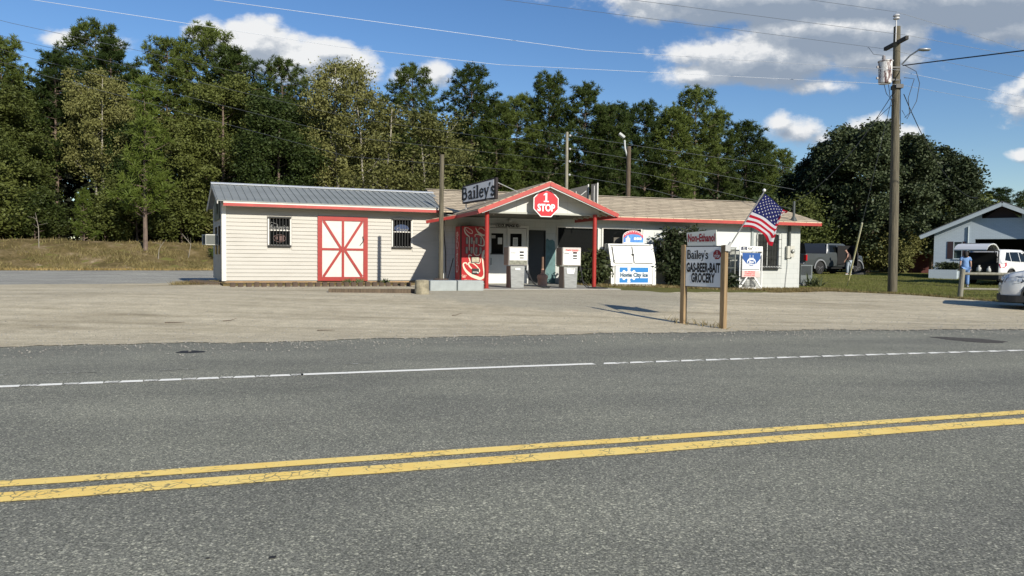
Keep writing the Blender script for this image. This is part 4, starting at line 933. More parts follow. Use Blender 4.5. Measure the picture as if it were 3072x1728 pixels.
mb = MB(); mb.beam((.125,slant(.86,.012),.86),(.125,slant(1.46,.012),1.46),.02,.02); mb.beam((.925,slant(.86,.012),.86),(.925,slant(1.46,.012),1.46),.03,.02); mb.beam((.14,slant(.845,.012),.845),(.88,slant(.845,.012),.845),.02,.016); mb.beam((.96,slant(.845,.012),.845),(1.7,slant(.845,.012),.845),.02,.016)
mb.beam((.05,slant(1.50,.01),1.505),(1.74,slant(1.5,.01),1.505),.02,.025); mb.build('door_gasket', M_black, ib)
mb = MB(); mb.tube([(.09,slant(1.45,.05),1.45),(.09,slant(1.38,.09),1.38),(.11,slant(1.36,.05),1.36)], .009, 6); mb.tube([(.13,slant(.98,.05),.98),(.13,slant(.92,.09),.92)], .009, 6)
mb.box(.86,.97,slant(1.17,.07),slant(1.17,.04),1.13,1.19); mb.build('latch', M_black, ib)
mb = MB(); mb.box(.17,1.68,-.012,.004,.09,.74); ip = mb.build('panel', mat('ice_panel', (.80,.82,.82), .4), ib)
mb = MB(); mb.box(.15,.17,-.02,.004,.07,.76); mb.box(1.68,1.70,-.02,.004,.07,.76); mb.box(.17,1.68,-.02,.004,.74,.76); mb.box(.17,1.68,-.02,.004,.07,.09); mb.build('panel_frame', mat('trim_grey', (.30,.30,.27), .5), ib)
M_iceb = mat('ice_blue', (.008,.19,.52), .45)
mb = MB(); mb.box(.33,1.50,-.016,-.013,.515,.69); mb.box(.33,1.50,-.016,-.013,.13,.30); mb.build('blue_bars', M_iceb, ip)
mb = MB()
cx, cz = .71, .41
for k in range(6):
    a = k*PI/3+PI/6; mb.add([(cx+.06*math.cos(a+1.57),-.019,cz+.06*math.sin(a+1.57)),(cx+.29*math.cos(a)+.045*math.cos(a+1.57),-.019,cz+.29*math.sin(a)+.045*math.sin(a+1.57)),(cx+.29*math.cos(a)-.045*math.cos(a+1.57),-.019,cz+.29*math.sin(a)-.045*math.sin(a+1.57)),(cx-.06*math.cos(a+1.57),-.019,cz-.06*math.sin(a+1.57))], [(0,1,2,3)])
    for sgn_ in (-1, 1):
        a2 = a+sgn_*.55; bx, bz = cx+.17*math.cos(a), cz+.17*math.sin(a); mb.stroke([(bx,bz),(bx+.10*math.cos(a2),bz+.10*math.sin(a2))], .045, -.0195-.0005*(sgn_+2))
mb.add([(cx+.16*math.cos(k*PI/3),-.0188,cz+.16*math.sin(k*PI/3)) for k in range(6)], [tuple(range(6))]); mb.build('snowflake', M_signw, ip, flip=True)
mb = MB(); mb.text('Home City Ice', .20, .92, .41, -.024, bold=.009, sx=.92, spacing=1.03); mb.build('lettering', mat('ice_teal', (.015,.08,.15), .5), ip)
# arched sign on the freezer
t_ = thing('arched_sign', 'small arched red and blue sign standing on the ice freezer', 'sign', (*Sw(5.18,-.42)[:2], Z0+1.50), SA)
def arch(w, h, r): return [(-w,0),(w,0)]+[(w*math.cos(a*PI/14), h+r*math.sin(a*PI/14)) for a in range(15)]
mb = MB(); mb.prism(arch(.43,.27,.24), -.02, .02); mb.build('board', M_signw, t_)
mb = MB(); mb.prism(arch(.41,.26,.235), -.026, -.021); mb.build('red_arch', mat('arch_red', (.50,.05,.08), .5), t_)
mb = MB(); mb.prism([(-.41,.02),(.41,.02),(.41,.24)]+[(.35*math.cos(a*PI/12), .24+.13*math.sin(a*PI/12)) for a in range(13)]+[(-.41,.24)], -.031, -.027); mb.build('blue_field', mat('arch_blue', (.03,.12,.45), .5, col2=(.10,.35,.70), vscale=3), t_)
mb = MB(); mb.box(-.32,-.14,-.036,-.032,.06,.20); mb.prism([(-.27,.20),(-.19,.20),(-.23,.34)], -.036, -.032); mb.prism([(-.34,.19),(-.12,.19),(-.23,.27)], -.0395, -.0365)
for k in range(3): mb.box(.02+k*.11,.11+k*.11,-.036,-.032,.16,.25)
mb.box(-.40,.40,-.0345,-.0318,.02,.055)
for k in range(9): a = R_(155-k*16); mb.box(.365*math.cos(a)-.016,.365*math.cos(a)+.016,-.031,-.0275,.265+.195*math.sin(a)-.012,.265+.195*math.sin(a)+.018)
mb.build('white_shapes', M_signw, t_)

# propane cage and older dark cage
def cage(loc, w, h, d, label, name, m, gname=None):
    c = thing(name, label, 'cage', loc, SA)
    mb = MB(); r = .035
    for x in (0, w):
        for y in (0, d): mb.box(x-r if x else 0, x if x else r, y-r if y else 0, y if y else r, .04, h)
    for z in (.06, h-.05): 
        mb.box(r,w-r,.001,r-.001,z-.03,z+.03); mb.box(r,w-r,d-r,d-.001,z-.03,z+.03); mb.box(.001,r-.001,r,d-r,z-.03,z+.03); mb.box(w-r+.001,w-.001,r,d-r,z-.03,z+.03)
    mb.build('frame', m, c); return c
pc = cage((*Sw(9.58,-.80)[:2], Z0-.21), 1.04, 1.58, .66, 'white propane cylinder cage with blue poster and price strip', 'propane_cage', M_pw)
for a_, b_ in (((.06,.012,.12),(.44,.012,.62)),((.98,.012,.12),(.60,.012,.62)),((.06,.012,1.42),(.14,.012,1.30)),((.98,.012,1.42),(.90,.012,1.30))): mb = MB(); mb.beam(a_, b_, .03, .055); mb.build('brace', M_pw, pc)
mb = MB()
for i in range(22): mb.box(.05+i*.044,.056+i*.044,.025,.030,.09,1.5)
for i in range(16): mb.box(.04,1.0,.0305,.035,.12+i*.09,.126+i*.09)
mb.build('mesh', mat('mesh_grey', (.40,.40,.37), .5), pc)
mb = MB(); mb.box(.04,1.0,.05,.62,.74,.76); mb.box(.04,1.0,.60,.62,.1,1.5); mb.build('shelf', mat('cage_inside', (.36,.37,.34), .7), pc)
mb = MB(); mb.box(.11,.93,-.012,-.002,.62,1.44); po = mb.build('poster', mat('poster_white', (.66,.68,.68), .45), pc)
mb = MB(); mb.add([(.11,-.0135,1.44),(.93,-.0135,1.44),(.93,-.0135,1.22),(.74,-.0135,1.02),(.30,-.0135,1.02),(.11,-.0135,1.22)], [tuple(range(6))]); mb.build('blue_field', mat('poster_blue', (.012,.075,.27), .45), po)
mb = MB(); mb.add([(.52+.20*math.cos(a*PI/10), -.015, 1.08+(.17 if math.sin(a*PI/10) > 0 else .15)*math.sin(a*PI/10)) for a in range(20)], [tuple(range(20))])
mb.box(.44,.46,-.0152,-.0148,1.2,1.36); mb.box(.58,.60,-.0152,-.0148,1.2,1.36); mb.build('tank_picture', mat('tank_white', (.72,.76,.80), .4), po)
mb = MB(); mb.add([(.52+.175*math.cos(a*PI/10), -.0165, 1.05+.12*math.sin(a*PI/10)) for a in range(20)], [tuple(range(20))]); mb.build('tank_label', mat('poster_blue', (.012,.075,.27), .45), po)
mb = MB(); mb.text('Blue', .12, .52, 1.09, -.018, bold=.004); mb.text('Rhino', .12, .52, .995, -.018, bold=.004); mb.build('lettering', M_signw, po)
mb = MB(); mb.box(.12,.88,-.015,-.0125,.78,.80)
mb.build('rule', M_black, po)
mb = MB(); mb.box(.10,.90,-.018,-.013,.50,.74); mb.box(.68,.91,-.022,-.019,.52,.67); pk = mb.build('warning_card', mat('pink_card', (.72,.50,.46), .5), pc)
mb = MB(); mb.text('NO SMOKING', .075, .46, .70, -.022, bold=.002); mb.text('FLAMMABLE GAS', .062, .46, .625, -.022, bold=.002); mb.text('EXCHANGE HERE', .062, .44, .555, -.022, bold=.001); mb.build('lettering', M_signr, pk)
mb = MB(); mb.box(-.03,1.02,-.02,.0,1.50,1.70); ps = mb.build('price_strip', M_pw, pc)
mb = MB(); mb.box(.04,.30,-.024,-.021,1.54,1.68); mb.build('brand_plate', mat('navy', (.012,.02,.06), .5), ps)
mb = MB(); mb.text('Blue', .055, .17, 1.64, -.027, bold=.002); mb.text('Rhino', .055, .17, 1.58, -.027, bold=.002); mb.build('lettering', M_signw, ps)
mb = MB(); mb.text('$24', .12, .43, 1.60, -.024, bold=.004); mb.text('99', .06, .56, 1.64, -.024); mb.build('lettering', M_black, ps)
mb = MB(); mb.text('$59', .12, .76, 1.60, -.024); mb.text('99', .06, .90, 1.64, -.024); mb.build('lettering', mat('faded_ink', (.38,.38,.37), .6), ps)
for row, zz in ((0, .09), (1, .77)):
    for k in range(3 if row == 0 else 2):
        gt = thing('gas_cylinder', ['grey gas cylinder inside the cage behind the braces, left', 'grey gas cylinder inside the cage behind the braces, middle', 'grey gas cylinder inside the cage behind the braces, right', 'grey gas cylinder on the upper cage shelf, left', 'grey gas cylinder on the upper cage shelf, right'][k+3*row], 'gas cylinder', (*Sw(9.58+.20+k*.31, -.80+.30)[:2], Z0-.21+zz), SA, 'gas cylinders inside the cage')
        mb = MB(); mb.lathe([(.10,0),(.10,.03),(.13,.06),(.145,.12),(.145,.28),(.12,.35),(.05,.39)], (0,0,0), 18); mb.build('tank', mat('cylinder_grey', (.42,.43,.41), .4), gt, smooth=True)
        mb = MB(); mb.lathe([(.085,.36),(.09,.46),(.08,.46),(.075,.37)], (0,0,0), 14); mb.tube([(0,0,.38),(0,0,.44)], .02, 8); mb.build('collar', mat('cylinder_grey', (.42,.43,.41), .4), gt)
dc = cage((*Sw(8.52,-.62)[:2], Z0-.18), 1.0, 1.58, .55, 'old dark steel cage with shelves left of the propane cage', 'steel_cage', mat('old_steel', (.20,.21,.19), .6, var=.3, vscale=8))
mb = MB()
for z in (.42,.80,1.18): mb.box(.04,.96,.04,.52,z,z+.02); mb.box(.04,.96,.012,.03,z,z+.045)
mb.box(.04,.96,.50,.52,.1,1.5); mb.build('shelf', mat('old_steel_dark', (.07,.08,.07), .7), dc)
mb = MB()
for i in range(16): mb.box(.05+i*.06,.058+i*.06,.002,.008,.09,1.5)
mb.build('mesh', mat('old_steel_dark', (.07,.08,.07), .7), dc)
mb = MB(); mb.box(-.02,1.02,-.02,.57,1.585,1.62); mb.build('top', mat('old_steel', (.20,.21,.19), .6), dc)

# outdoor cooling unit and yucca at the right corner
cu_o = thing('cooling_unit', 'grey louvred outdoor cooling unit beside the right end of the store', 'cooling unit', (13.40,34.4,G(13.4,34.4)), R_(-12)); cu_o.scale = (.72,.8,.98)
M_acg = mat('unit_grey', (.20,.225,.225), .5, metal=.2)
mb = MB(); mb.box(0,.72,0,.7,.06,.98); mb.build('case', M_acg, cu_o, bevel=.02)
mb = MB()
for i in range(10): mb.box(.05,.66,-.012,-.001,.52+i*.042,.54+i*.042)
for i in range(12): mb.box(.06+i*.05,.075+i*.05,-.018,-.013,.50,.94)
mb.build('louvres', mat('unit_dark', (.06,.07,.07), .6), cu_o)
mb = MB(); mb.box(-.05,.77,-.05,.75,-.1,.058); mb.build('pad', M_conc, cu_o)

# ------------------------------------------------------------------ roadside signboard
sgA = Vector((3.53,15.20)); sgB = Vector((4.13,14.42)); dv = sgB-sgA; SGA = math.atan2(dv.y, dv.x); SGW = dv.length
gb = .09
rsn = thing('roadside_sign', "white Bailey's GAS BEER BAIT GROCERY signboard on two timber posts by the road", 'sign', (sgA.x, sgA.y, gb), SGA)
for x, h in ((0,1.55),(SGW,1.54)):
    mb = MB(); mb.box(x-.050,x+.050,-.05,.05,-.3,h); mb.prism([(x-.05,h),(x+.05,h),(x+.03,h+.02),(x-.05,h+.012)], -.05, .05); mb.build('post', M_treat, rsn, bevel=.004)
mb = MB(); mb.box(.051,SGW-.051,-.016,.012,.72,1.545); mb.build('board_edge', M_black, rsn)
mb = MB(); mb.box(.062,SGW-.055,-.024,-.0165,.73,1.525); bo = mb.build('board', M_signw, rsn)
cxs = SGW/2
mb = MB(); Ls = serif_len("Bailey's", .175, .80); serif(mb, "Bailey's", .095, 1.285, .175, -.028, .80, 1.5)
mb.text('GAS-BEER-BAIT', .25, cxs, 1.10, -.028, bold=.011, sx=.465, spacing=1.05); mb.text('GROCERY', .25, cxs, .895, -.028, bold=.011, sx=.48, spacing=1.05)
mb.build('lettering', mat('ink_black', (.008,.007,.007), .6), bo)
ox, oz = SGW-.155, 1.37
mb = MB(); mb.add([(x, -.028, z) for x, z in octagon(.098, ox, oz)], [tuple(range(8))]); sgo = mb.build('octagon_print', mat('print_dark_red', (.30,.012,.02), .5), bo)
mb = MB(); mb.add([(x*.75+ox*.25, -.0275, z) for x, z in octagon(.098, ox, oz)], [tuple(range(8))])
mb = MB(); numeral_one(mb, ox, oz+.012, .055, -.030, 1.0); mb.text('STOP', .075, ox, oz-.035, -.030, bold=.002, sx=.70); mb.build('octagon_lettering', M_signw, sgo)
ne = thing('fuel_sign', 'small white sign board reading Non-Ethanol in red, leaning on top of the signboard', 'sign', (sgA.x+dv.normalized().x*.08, sgA.y+dv.normalized().y*.08, gb+1.545), SGA)
mb = MB(); mb.prism([(.0,0),(.72,.0),(.70,.315),(-.03,.27)], -.008, .006); mb.build('board', mat('sign_aged_white', (.70,.70,.62), .5), ne)
mb = MB(); mb.text('Non-Ethanol', .21, .345, .155, -.012, bold=.008, sx=.61, spacing=1.03); mb.build('lettering', mat('print_maroon', (.30,.012,.018), .5), ne)
mb = MB(); mb.tube([(.67,-.012,-.08),(.66,-.012,.02)], .006, 6); mb.build('zip_tie', M_black, ne)

# ------------------------------------------------------------------ flag
FD = 14.38
def fpt(X, Y, dy=0): return (4.87+(X-770)*.000806+(1010-Y)*.0000089, FD+dy, 2.645-(Y-200)*.000806-(X-770)*.0000089)
fl = thing('flag', 'United States flag on a slanted pole fixed to the right post of the roadside sign', 'flag', (4.17, FD, 1.60))
mb = MB(); a = Vector((4.165,FD,1.55)); e_ = Vector(fpt(735,170)); mb.tube([tuple(a), tuple(e_)], .013, 8); mb.xf(Matrix.Translation((-4.17,-FD,-1.60))); mb.build('flagpole', mat('pole_grey', (.30,.29,.27), .35, metal=.4), fl)
mb = MB(); mb.lathe([(.004,-.035),(.026,-.02),(.034,.0),(.026,.02),(.004,.034)], tuple(Vector(fpt(745,118))-Vector((4.17,FD,1.60))), 12); mb.build('finial', mat('finial_white', (.75,.75,.72), .3), fl, smooth=True)
mb = MB(); mb.box(-.05,.05,-.05,.05,-.07,.05); mb.tube([(0,0,0),(.07,0,.10)], .03, 8); mb.build('bracket', mat('bracket_grey', (.45,.45,.43), .5), fl)
ctrl = {0.0:[(770,200),(1000,350),(1225,560),(1320,600),(1385,630)], .25:[(629,402),(900,515),(1150,690),(1165,660),(1215,670)], .5:[(488,605),(800,735),(1040,935),(1100,900),(1200,850)],
        .75:[(346,807),(640,880),(900,1080),(1030,1170),(1165,1110)], 1.0:[(205,1010),(480,1010),(720,1160),(900,1370),(1080,1445)]}
sk = [0,.2,.4,.7,1.0]; tk = [0,.25,.5,.75,1.0]
def cub(xs_, ys_, x):
    for i in range(len(xs_)-1):
        if x <= xs_[i+1]+1e-9: break
    h = xs_[i+1]-xs_[i]; u = (x-xs_[i])/h
    m0 = (ys_[i+1]-ys_[i-1])/(xs_[i+1]-xs_[i-1]) if i > 0 else (ys_[1]-ys_[0])/h
    m1 = (ys_[i+2]-ys_[i])/(xs_[i+2]-xs_[i]) if i+2 < len(xs_) else (ys_[i+1]-ys_[i])/h
    return (2*u**3-3*u*u+1)*ys_[i]+(u**3-2*u*u+u)*h*m0+(-2*u**3+3*u*u)*ys_[i+1]+(u**3-u*u)*h*m1
def flagp(s, t, off=0):
    col_ = [(cub(sk, [p[0] for p in ctrl[k]], s), cub(sk, [p[1] for p in ctrl[k]], s)) for k in tk]
    X = cub(tk, [p[0] for p in col_], t); Y = cub(tk, [p[1] for p in col_], t)
    dy = (.10*math.sin(s*7.0+t*1.5)*s**.5 + (.22 if s > .4 else 0)*(s-.4)*1.0)
    p = fpt(X, Y, dy+off); return (p[0]-4.17, p[1]-FD, p[2]-1.60)
NS, NT = 40, 13
cols = {'w': MB(), 'r': MB(), 'b': MB()}
for j in range(NT):
    for i in range(NS):
        s0, s1 = i/NS, (i+1)/NS; t0, t1 = j/13, (j+1)/13
        key = 'b' if (s0 < .4-1e-6 and j < 7) else ('r' if j % 2 == 0 else 'w')
        cols[key].add([flagp(s0,t0), flagp(s1,t0), flagp(s1,t1), flagp(s0,t1)], [(0,3,2,1)])
def clothmat(name, c):
    m, t, b = newmat(name, .8, .2); b.inputs['Base Color'].default_value = (*c, 1); tr = N(t, 'ShaderNodeBsdfTranslucent'); tr.inputs[0].default_value = (*c, 1)
    ms = N(t, 'ShaderNodeMixShader'); ms.inputs[0].default_value = .45; t.links.new(b.outputs[0], ms.inputs[1]); t.links.new(tr.outputs[0], ms.inputs[2]); t.links.new(ms.outputs[0], t.nodes['Material Output'].inputs['Surface']); return m
cl0 = cols['r'].build('stripes', clothmat('flag_red', (.50,.012,.03)), fl, smooth=True); cl0['label'] = 'red stripes of the cloth'
o = cols['w'].build('stripes', clothmat('flag_white', (.72,.72,.74)), fl, smooth=True); o['label'] = 'white stripes of the cloth'
cn = cols['b'].build('canton', clothmat('flag_blue', (.018,.022,.12)), fl, smooth=True)
mb = MB()
for r_ in range(9):
    for c_ in range(6 if r_ % 2 == 0 else 5):
        s = (.4/12)*(1+2*c_ + (1 if r_ % 2 else 0)); t = (7/13)*(r_+1)/10
        for off in (-.006, .006):
            o_ = len(mb.v)
            for k in range(10):
                rr = .0175 if k % 2 == 0 else .0075; a_ = PI/2+k*PI/5; mb.v.append(flagp(max(0,s+rr*math.cos(a_)*.75), max(0,t-rr*math.sin(a_)*1.35), off))
            mb.v.append(flagp(s, t, off)); mb.f += [(o_+k, o_+(k+1) % 10, o_+10) for k in range(10)]
mb.build('stars', clothmat('flag_star', (.8,.8,.8)), cn)

# ------------------------------------------------------------------ utility pole
UP = (14.66, 28.5); ug = G(*UP)
up = thing('utility_pole', 'tall weathered utility pole with transformer and street lamp right of the store', 'utility pole', (UP[0], UP[1], ug)); up.scale = (1.145, 1.145, 1.115)
mb = MB(); mb.tube([(0,0,-.2),(-.03,0,3),(-.08,0,6),(-.12,0,9.05)], [.150,.142,.128,.105], 18); mb.build('pole', M_polew, up, smooth=False)
mb = MB(); mb.beam((-.14,.72,8.50),(-.10,-.62,8.50),.10,.12); mb.build('crossarm', mat('dark_timber', (.045,.042,.038), .85, var=.3, vscale=6), up)
mb = MB(); mb.tube([(-.22,-.13,8.5),(-.22,-.13,9.25)], .02, 6); mb.lathe([(.03,0),(.10,.02),(.10,.06),(.05,.09),(.11,.12),(.09,.17),(.04,.19)], (-.22,-.13,9.24), 14); mb.build('insulator', mat('porcelain', (.50,.50,.50), .3), up)
m, t, b = newmat('rusted_transformer', .5, .4)
t.links.new(ramp(t, noise(t, mapped(t, (5,5,1.2)), 2.2, 6, .7), [(.50, (.66,.65,.63)), (.58, (.10,.035,.03)), (.7, (.03,.012,.012))]), b.inputs['Base Color'])
tf = MB(); tf.lathe([(.19,0),(.205,.03),(.215,.72),(.235,.73),(.235,.76),(.10,.80)], (-.52,-.10,7.10), 22); tfo = tf.build('transformer', m, up)
mb = MB(); mb.lathe([(.05,0),(.065,.03),(.045,.05),(.065,.08),(.045,.10),(.06,.13),(.03,.17)], (-.58,-.10,7.88), 10); mb.box(-.80,-.70,-.13,-.07,7.25,7.32); mb.box(-.80,-.70,-.13,-.07,7.62,7.69); mb.build('bushing', mat('bushing_grey', (.30,.28,.28), .5), tfo)
mb = MB(); mb.box(-.33,-.05,-.13,-.05,7.2,7.26); mb.box(-.33,-.05,-.13,-.05,7.62,7.68); mb.box(-.18,.06,-.19,.19,6.95,7.08); mb.build('bracket', M_black, up)
mb = MB(); mb.tube([(.02,-.1,7.75),(.15,-.35,7.98),(.33,-.55,8.12)], .025, 8); mb.build('lamp_arm', mat('lamp_grey', (.32,.34,.36), .4, metal=.4), up)
mb = MB(); mb.lathe([(.03,0),(.085,.05),(.11,.2),(.09,.36),(.02,.42)], (.30,-.55,8.13), 14, 'x'); mb.v = [(x, y, 8.13+(z-8.13)*.5) for x, y, z in mb.v]; mb.build('lamp_head', mat('lamp_grey', (.32,.34,.36), .4, metal=.4), up, smooth=True)
mb = MB()
M_wire = mat('wire_black', (.012,.014,.018), .6)
mb.tube([(.08,-.15,7.72),(.45,-.2,7.5),(.58,-.2,7.1),(.50,-.2,6.5),(.20,-.2,5.9),(.05,-.15,6.2)], .011, 5); mb.tube([(.08,-.15,7.3),(.40,-.2,7.25),(.22,-.2,6.6),(.28,-.2,6.1),(.15,-.15,5.95)], .011, 5)
mb.tube([(-.55,-.1,7.1),(-.48,-.15,6.75),(-.3,-.15,6.55),(-.15,-.15,6.9)], .011, 5); mb.tube([(-.40,-.1,7.1),(-.35,-.15,6.6),(-.2,-.15,6.5),(-.2,-.15,6.62),(-.35,-.15,6.55)], .011, 5)
mb.tube([(-.58,-.1,8.05),(-.9,-.05,8.1),(-.95,.2,8.4),(-.8,.6,8.5)], .007, 5); mb.tube([(.1,.1,7.3),(.15,.1,5.6)], .011, 5)
mb.build('jumper_wire', M_wire, up)
def wire(pts, label, r=.013, sag=0.0, m=None, n=14, group=None):
    a, b_ = Vector(pts[0]), Vector(pts[-1])
    if len(pts) == 2: P = [tuple(a.lerp(b_, i/n) - Vector((0,0,sag*4*(i/n)*(1-i/n)))) for i in range(n+1)]
    else: P = pts
    mb = MB(); mb.tube([tuple(Vector(p)-a) for p in P], r, 5); o = mb.build('power_line', m or M_wire); o.location = a
    tag(o, label, 'power line', group); return o
M_wl = mat('wire_bright', (.30,.33,.38), .5, metal=.3); M_wg = mat('wire_grey2', (.10,.11,.12), .5, metal=.3)
PT = lambda dx, dy, z: (UP[0]+dx*1.145, UP[1]+dy*1.145, ug+z*1.115)
wire([PT(-.05,-.15,7.55), (2.28,23.9,8.0), (-9.7,19.7,8.25), (-26,12,8.8)], 'upper bright line of the pair crossing the sky to the transformer', .007, m=M_wl)
wire([PT(-.05,-.15,7.06), (-.5,25.6,7.95), (-5.6,24.2,8.1), (-13.7,20.0,8.2), (-22,15.8,8.3)], 'lower bright line of the pair crossing the sky to below the transformer', .007, m=M_wl)
wire([PT(-.14,.70,8.50), (-2.3,20.3,8.55)], 'thin grey line running up left from the far end of the crossarm', .006, m=M_wg)
wire([PT(-.10,-.60,8.58), (1.9,20.9,8.72), (-12,17,9)], 'thin grey line running up left from the near end of the crossarm', .006, m=M_wg)
wire([PT(-.22,-.13,9.5), (6.6,21.6,9.1), (-5,15.6,9.6)], 'thin grey line running up left from the pole-top insulator', .006, m=M_wg)
wire([PT(-.22,-.13,9.5), (20.5,28.2,9.0), (45,38,10)], 'thin grey line leaving right from the pole-top insulator', .006, m=M_wg)
wire([PT(-.10,-.60,8.58), (20.2,27.6,8.7), (45,38,10)], 'thin grey line leaving right from the near end of the crossarm', .006, m=M_wg)
wire([PT(-.14,.70,8.50), (21.5,30.0,8.55), (45,42,10)], 'thin grey line leaving right from the far end of the crossarm', .006, m=M_wg)
wire([PT(.05,-.1,7.5), (19.54,28.66,7.75), (45,42,9.5)], 'bright line leaving right at lamp height', .006, m=M_wl)
wire([PT(.05,-.1,7.06), (20.87,30.5,7.7), (45,45,9.5)], 'bright line leaving right just below the transformer', .006, m=M_wl)
wire([PT(.06,-.1,7.72), (15.9,23.4,8.0), (22,20.5,8.6)], 'thick dark twisted cable leaving right from below the lamp', .022)
sv_ = Sw(12.42,-.30,0); wire([PT(-.2,-.1,6.85), (sv_[0], sv_[1], Z0+3.3)], 'dark service drop from the pole to the store mast', .013, sag=.55)
wire([PT(.12,-.1,6.75), (27.5,44,5.2)], 'dark service drop from the pole toward the garage house', .016, sag=1.0)
wire([PT(-.25,-.1,6.4), (12.3,40,3.0)], 'thin dark line falling steeply behind the pole into the dark tree', .010, sag=.2)
# guy wire with yellow guard
gx, gy = 15.4, 34.0; gt0 = Vector((gx, gy, G(gx, gy))); gtop = Vector(PT(-.05,.12,7.2))
gw = thing('guy_wire', 'steel guy wire with a yellow plastic guard slanting down to the lawn', 'guy wire', tuple(gt0))
mb = MB(); mb.tube([(0,0,0), tuple(gtop-gt0)], .011, 5); mb.build('cable', M_wg, gw)
dd = (gtop-gt0).normalized(); mb = MB(); mb.tube([tuple(dd*.35), tuple(dd*3.4)], [.036,.040], 8); mb.build('guard', mat('guard_yellow', (.55,.50,.22), .5, col2=(.62,.60,.42), vscale=1.5), gw)

# poles behind the store
bp = thing('slim_pole', 'slim pale wooden pole carrying four lines behind the gable peak', 'utility pole', (3.25,45,G(3.25,45)))
hh = 8.98-G(3.25,45); mb = MB(); mb.tube([(0,0,-.3),(-.03,0,hh)], [.12,.085], 12); mb.build('pole', mat('pale_pole', (.26,.24,.18), .85, var=.3, vscale=5, stretch=(6,6,.4)), bp)
for k, zz in enumerate((8.8,8.0,7.25,6.45)):
    mb = MB(); mb.lathe([(.03,-.07),(.07,-.02),(.07,.02),(.03,.07)], (.15,-.05,zz-G(3.25,45)-.04), 8, 'x'); mb.build('insulator', mat('porcelain', (.50,.50,.50), .3), bp)
    wire([(3.3,45,zz), (8.46,44.9,zz-.75-.05*k), (17.0,44.8,zz-1.9-.45*k)], ['topmost','second','third','lowest'][k]+' of the four slack lines right of the slim pole', .009, m=M_wg)
    wire([(3.2,45,zz), (-7.5-.3*k,36.5+k*.4,zz+.25-.1*k), (-17-.3*k,25.4+k*.8,9.1-.35*k), (-24,17,9.5)], ['topmost','second','third','lowest'][k]+' of the four lines left of the slim pole crossing the trees', .007, m=M_wg)
lp = thing('lamp_post', 'dark wooden pole with an old floodlight at its top behind the store ridge', 'lamp post', (6.5,42,G(6.5,42)))
z_ = 7.7-G(6.5,42); mb = MB(); mb.tube([(0,0,-.2),(0,0,z_)], [.15,.12], 12); mb.build('pole', M_wood, lp)
mb = MB(); mb.tube([(-.08,0,z_-.55),(-.22,-.02,z_-.1),(-.25,0,z_+.35)], .05, 8); mb.build('arm', mat('lamp_pale', (.50,.52,.50), .5), lp)
mb = MB(); mb.box(-.36,.02,-.18,.18,-.06,.07); mb.xf(Matrix.Translation((-.28,0,z_+.5)) @ Matrix.Rotation(R_(38), 4, 'Y')); mb.build('lamp_head', mat('lamp_pale', (.50,.52,.50), .5), lp, bevel=.02)

# ------------------------------------------------------------------ post and rail by the lot
fx, fy = 15.32, 25.3; fg = G(fx, fy)
fe = thing('post_and_rail', 'round grey post with one long rail beside the white cars', 'fence', (fx, fy, fg))
mb = MB(); mb.tube([(0,0,-.2),(.08,0,.96)], [.085,.080], 14); mb.build('post', mat('grey_post', (.21,.20,.155), .85, var=.25, vscale=5, stretch=(5,5,.6)), fe)
mb = MB(); mb.tube([(.06,.02,.80),(3.8,.3,.80)], .050, 10); mb.tube([(.02,.02,.28),(3.8,.3,.26)], .04, 10); mb.build('rail', mat('grey_post', (.21,.20,.155), .85), fe)

# ================================================================== vehicles
def shell(xs, zb, zt, hw, nz=7, nw=5):
    """closed body through cross-sections along x; zb/zt: bottom and top height, hw(x, f): half width at height fraction f"""
    mb = MB(); ring = 2*(nz+1)+2*(nw-1)
    for x in xs:
        b0, t0 = zb(x), zt(x)
        L = [(x, -hw(x, k/nz), b0+(t0-b0)*k/nz) for k in range(nz+1)]
        wt = hw(x, 1.0); T = [(x, -wt+2*wt*k/nw, t0+.02*math.sin(PI*k/nw)) for k in range(1, nw)]
        Rr = [(x, hw(x, k/nz), b0+(t0-b0)*k/nz) for k in range(nz, -1, -1)]
        wb = hw(x, 0.0); Bt = [(x, wb-2*wb*k/nw, b0) for k in range(1, nw)]
        mb.v += L+T+Rr+Bt
    for i in range(len(xs)-1):
        for k in range(ring): mb.f.append((i*ring+k, (i+1)*ring+k, (i+1)*ring+(k+1) % ring, i*ring+(k+1) % ring))
    mb.f.append(tuple(range(ring-1, -1, -1))); mb.f.append(tuple((len(xs)-1)*ring+k for k in range(ring)))
    return mb
def arch(z0, wheels, r, flat=.0):
    def f(x):
        z = z0
        for wx in wheels:
            d = abs(x-wx)
            if d < r: z = max(z, .36+math.sqrt(max(0, r*r-d*d))*.98)
        return z
    return f
def xst(x0, x1, wheels, r, n=60):
    s = set(np.round(np.linspace(x0, x1, n), 3))
    for w in wheels:
        for k in range(17): s.add(round(w-r*math.cos(PI*k/16), 3))
        s.add(round(w-r-.004, 3)); s.add(round(w+r+.004, 3))
    return sorted(v for v in s if x0 <= v <= x1)
def interp(pts):
    X = [p[0] for p in pts]; Y = [p[1] for p in pts]
    return lambda x: float(np.interp(x, X, Y))
M_tyre = mat('tyre_rubber', (.018,.018,.018), .85)
M_rim = mat('alloy_rim', (.50,.50,.50), .3, metal=.7)
M_chrome = mat('chrome', (.6,.6,.6), .15, metal=.9)
M_trim = mat('black_trim', (.020,.021,.022), .6)
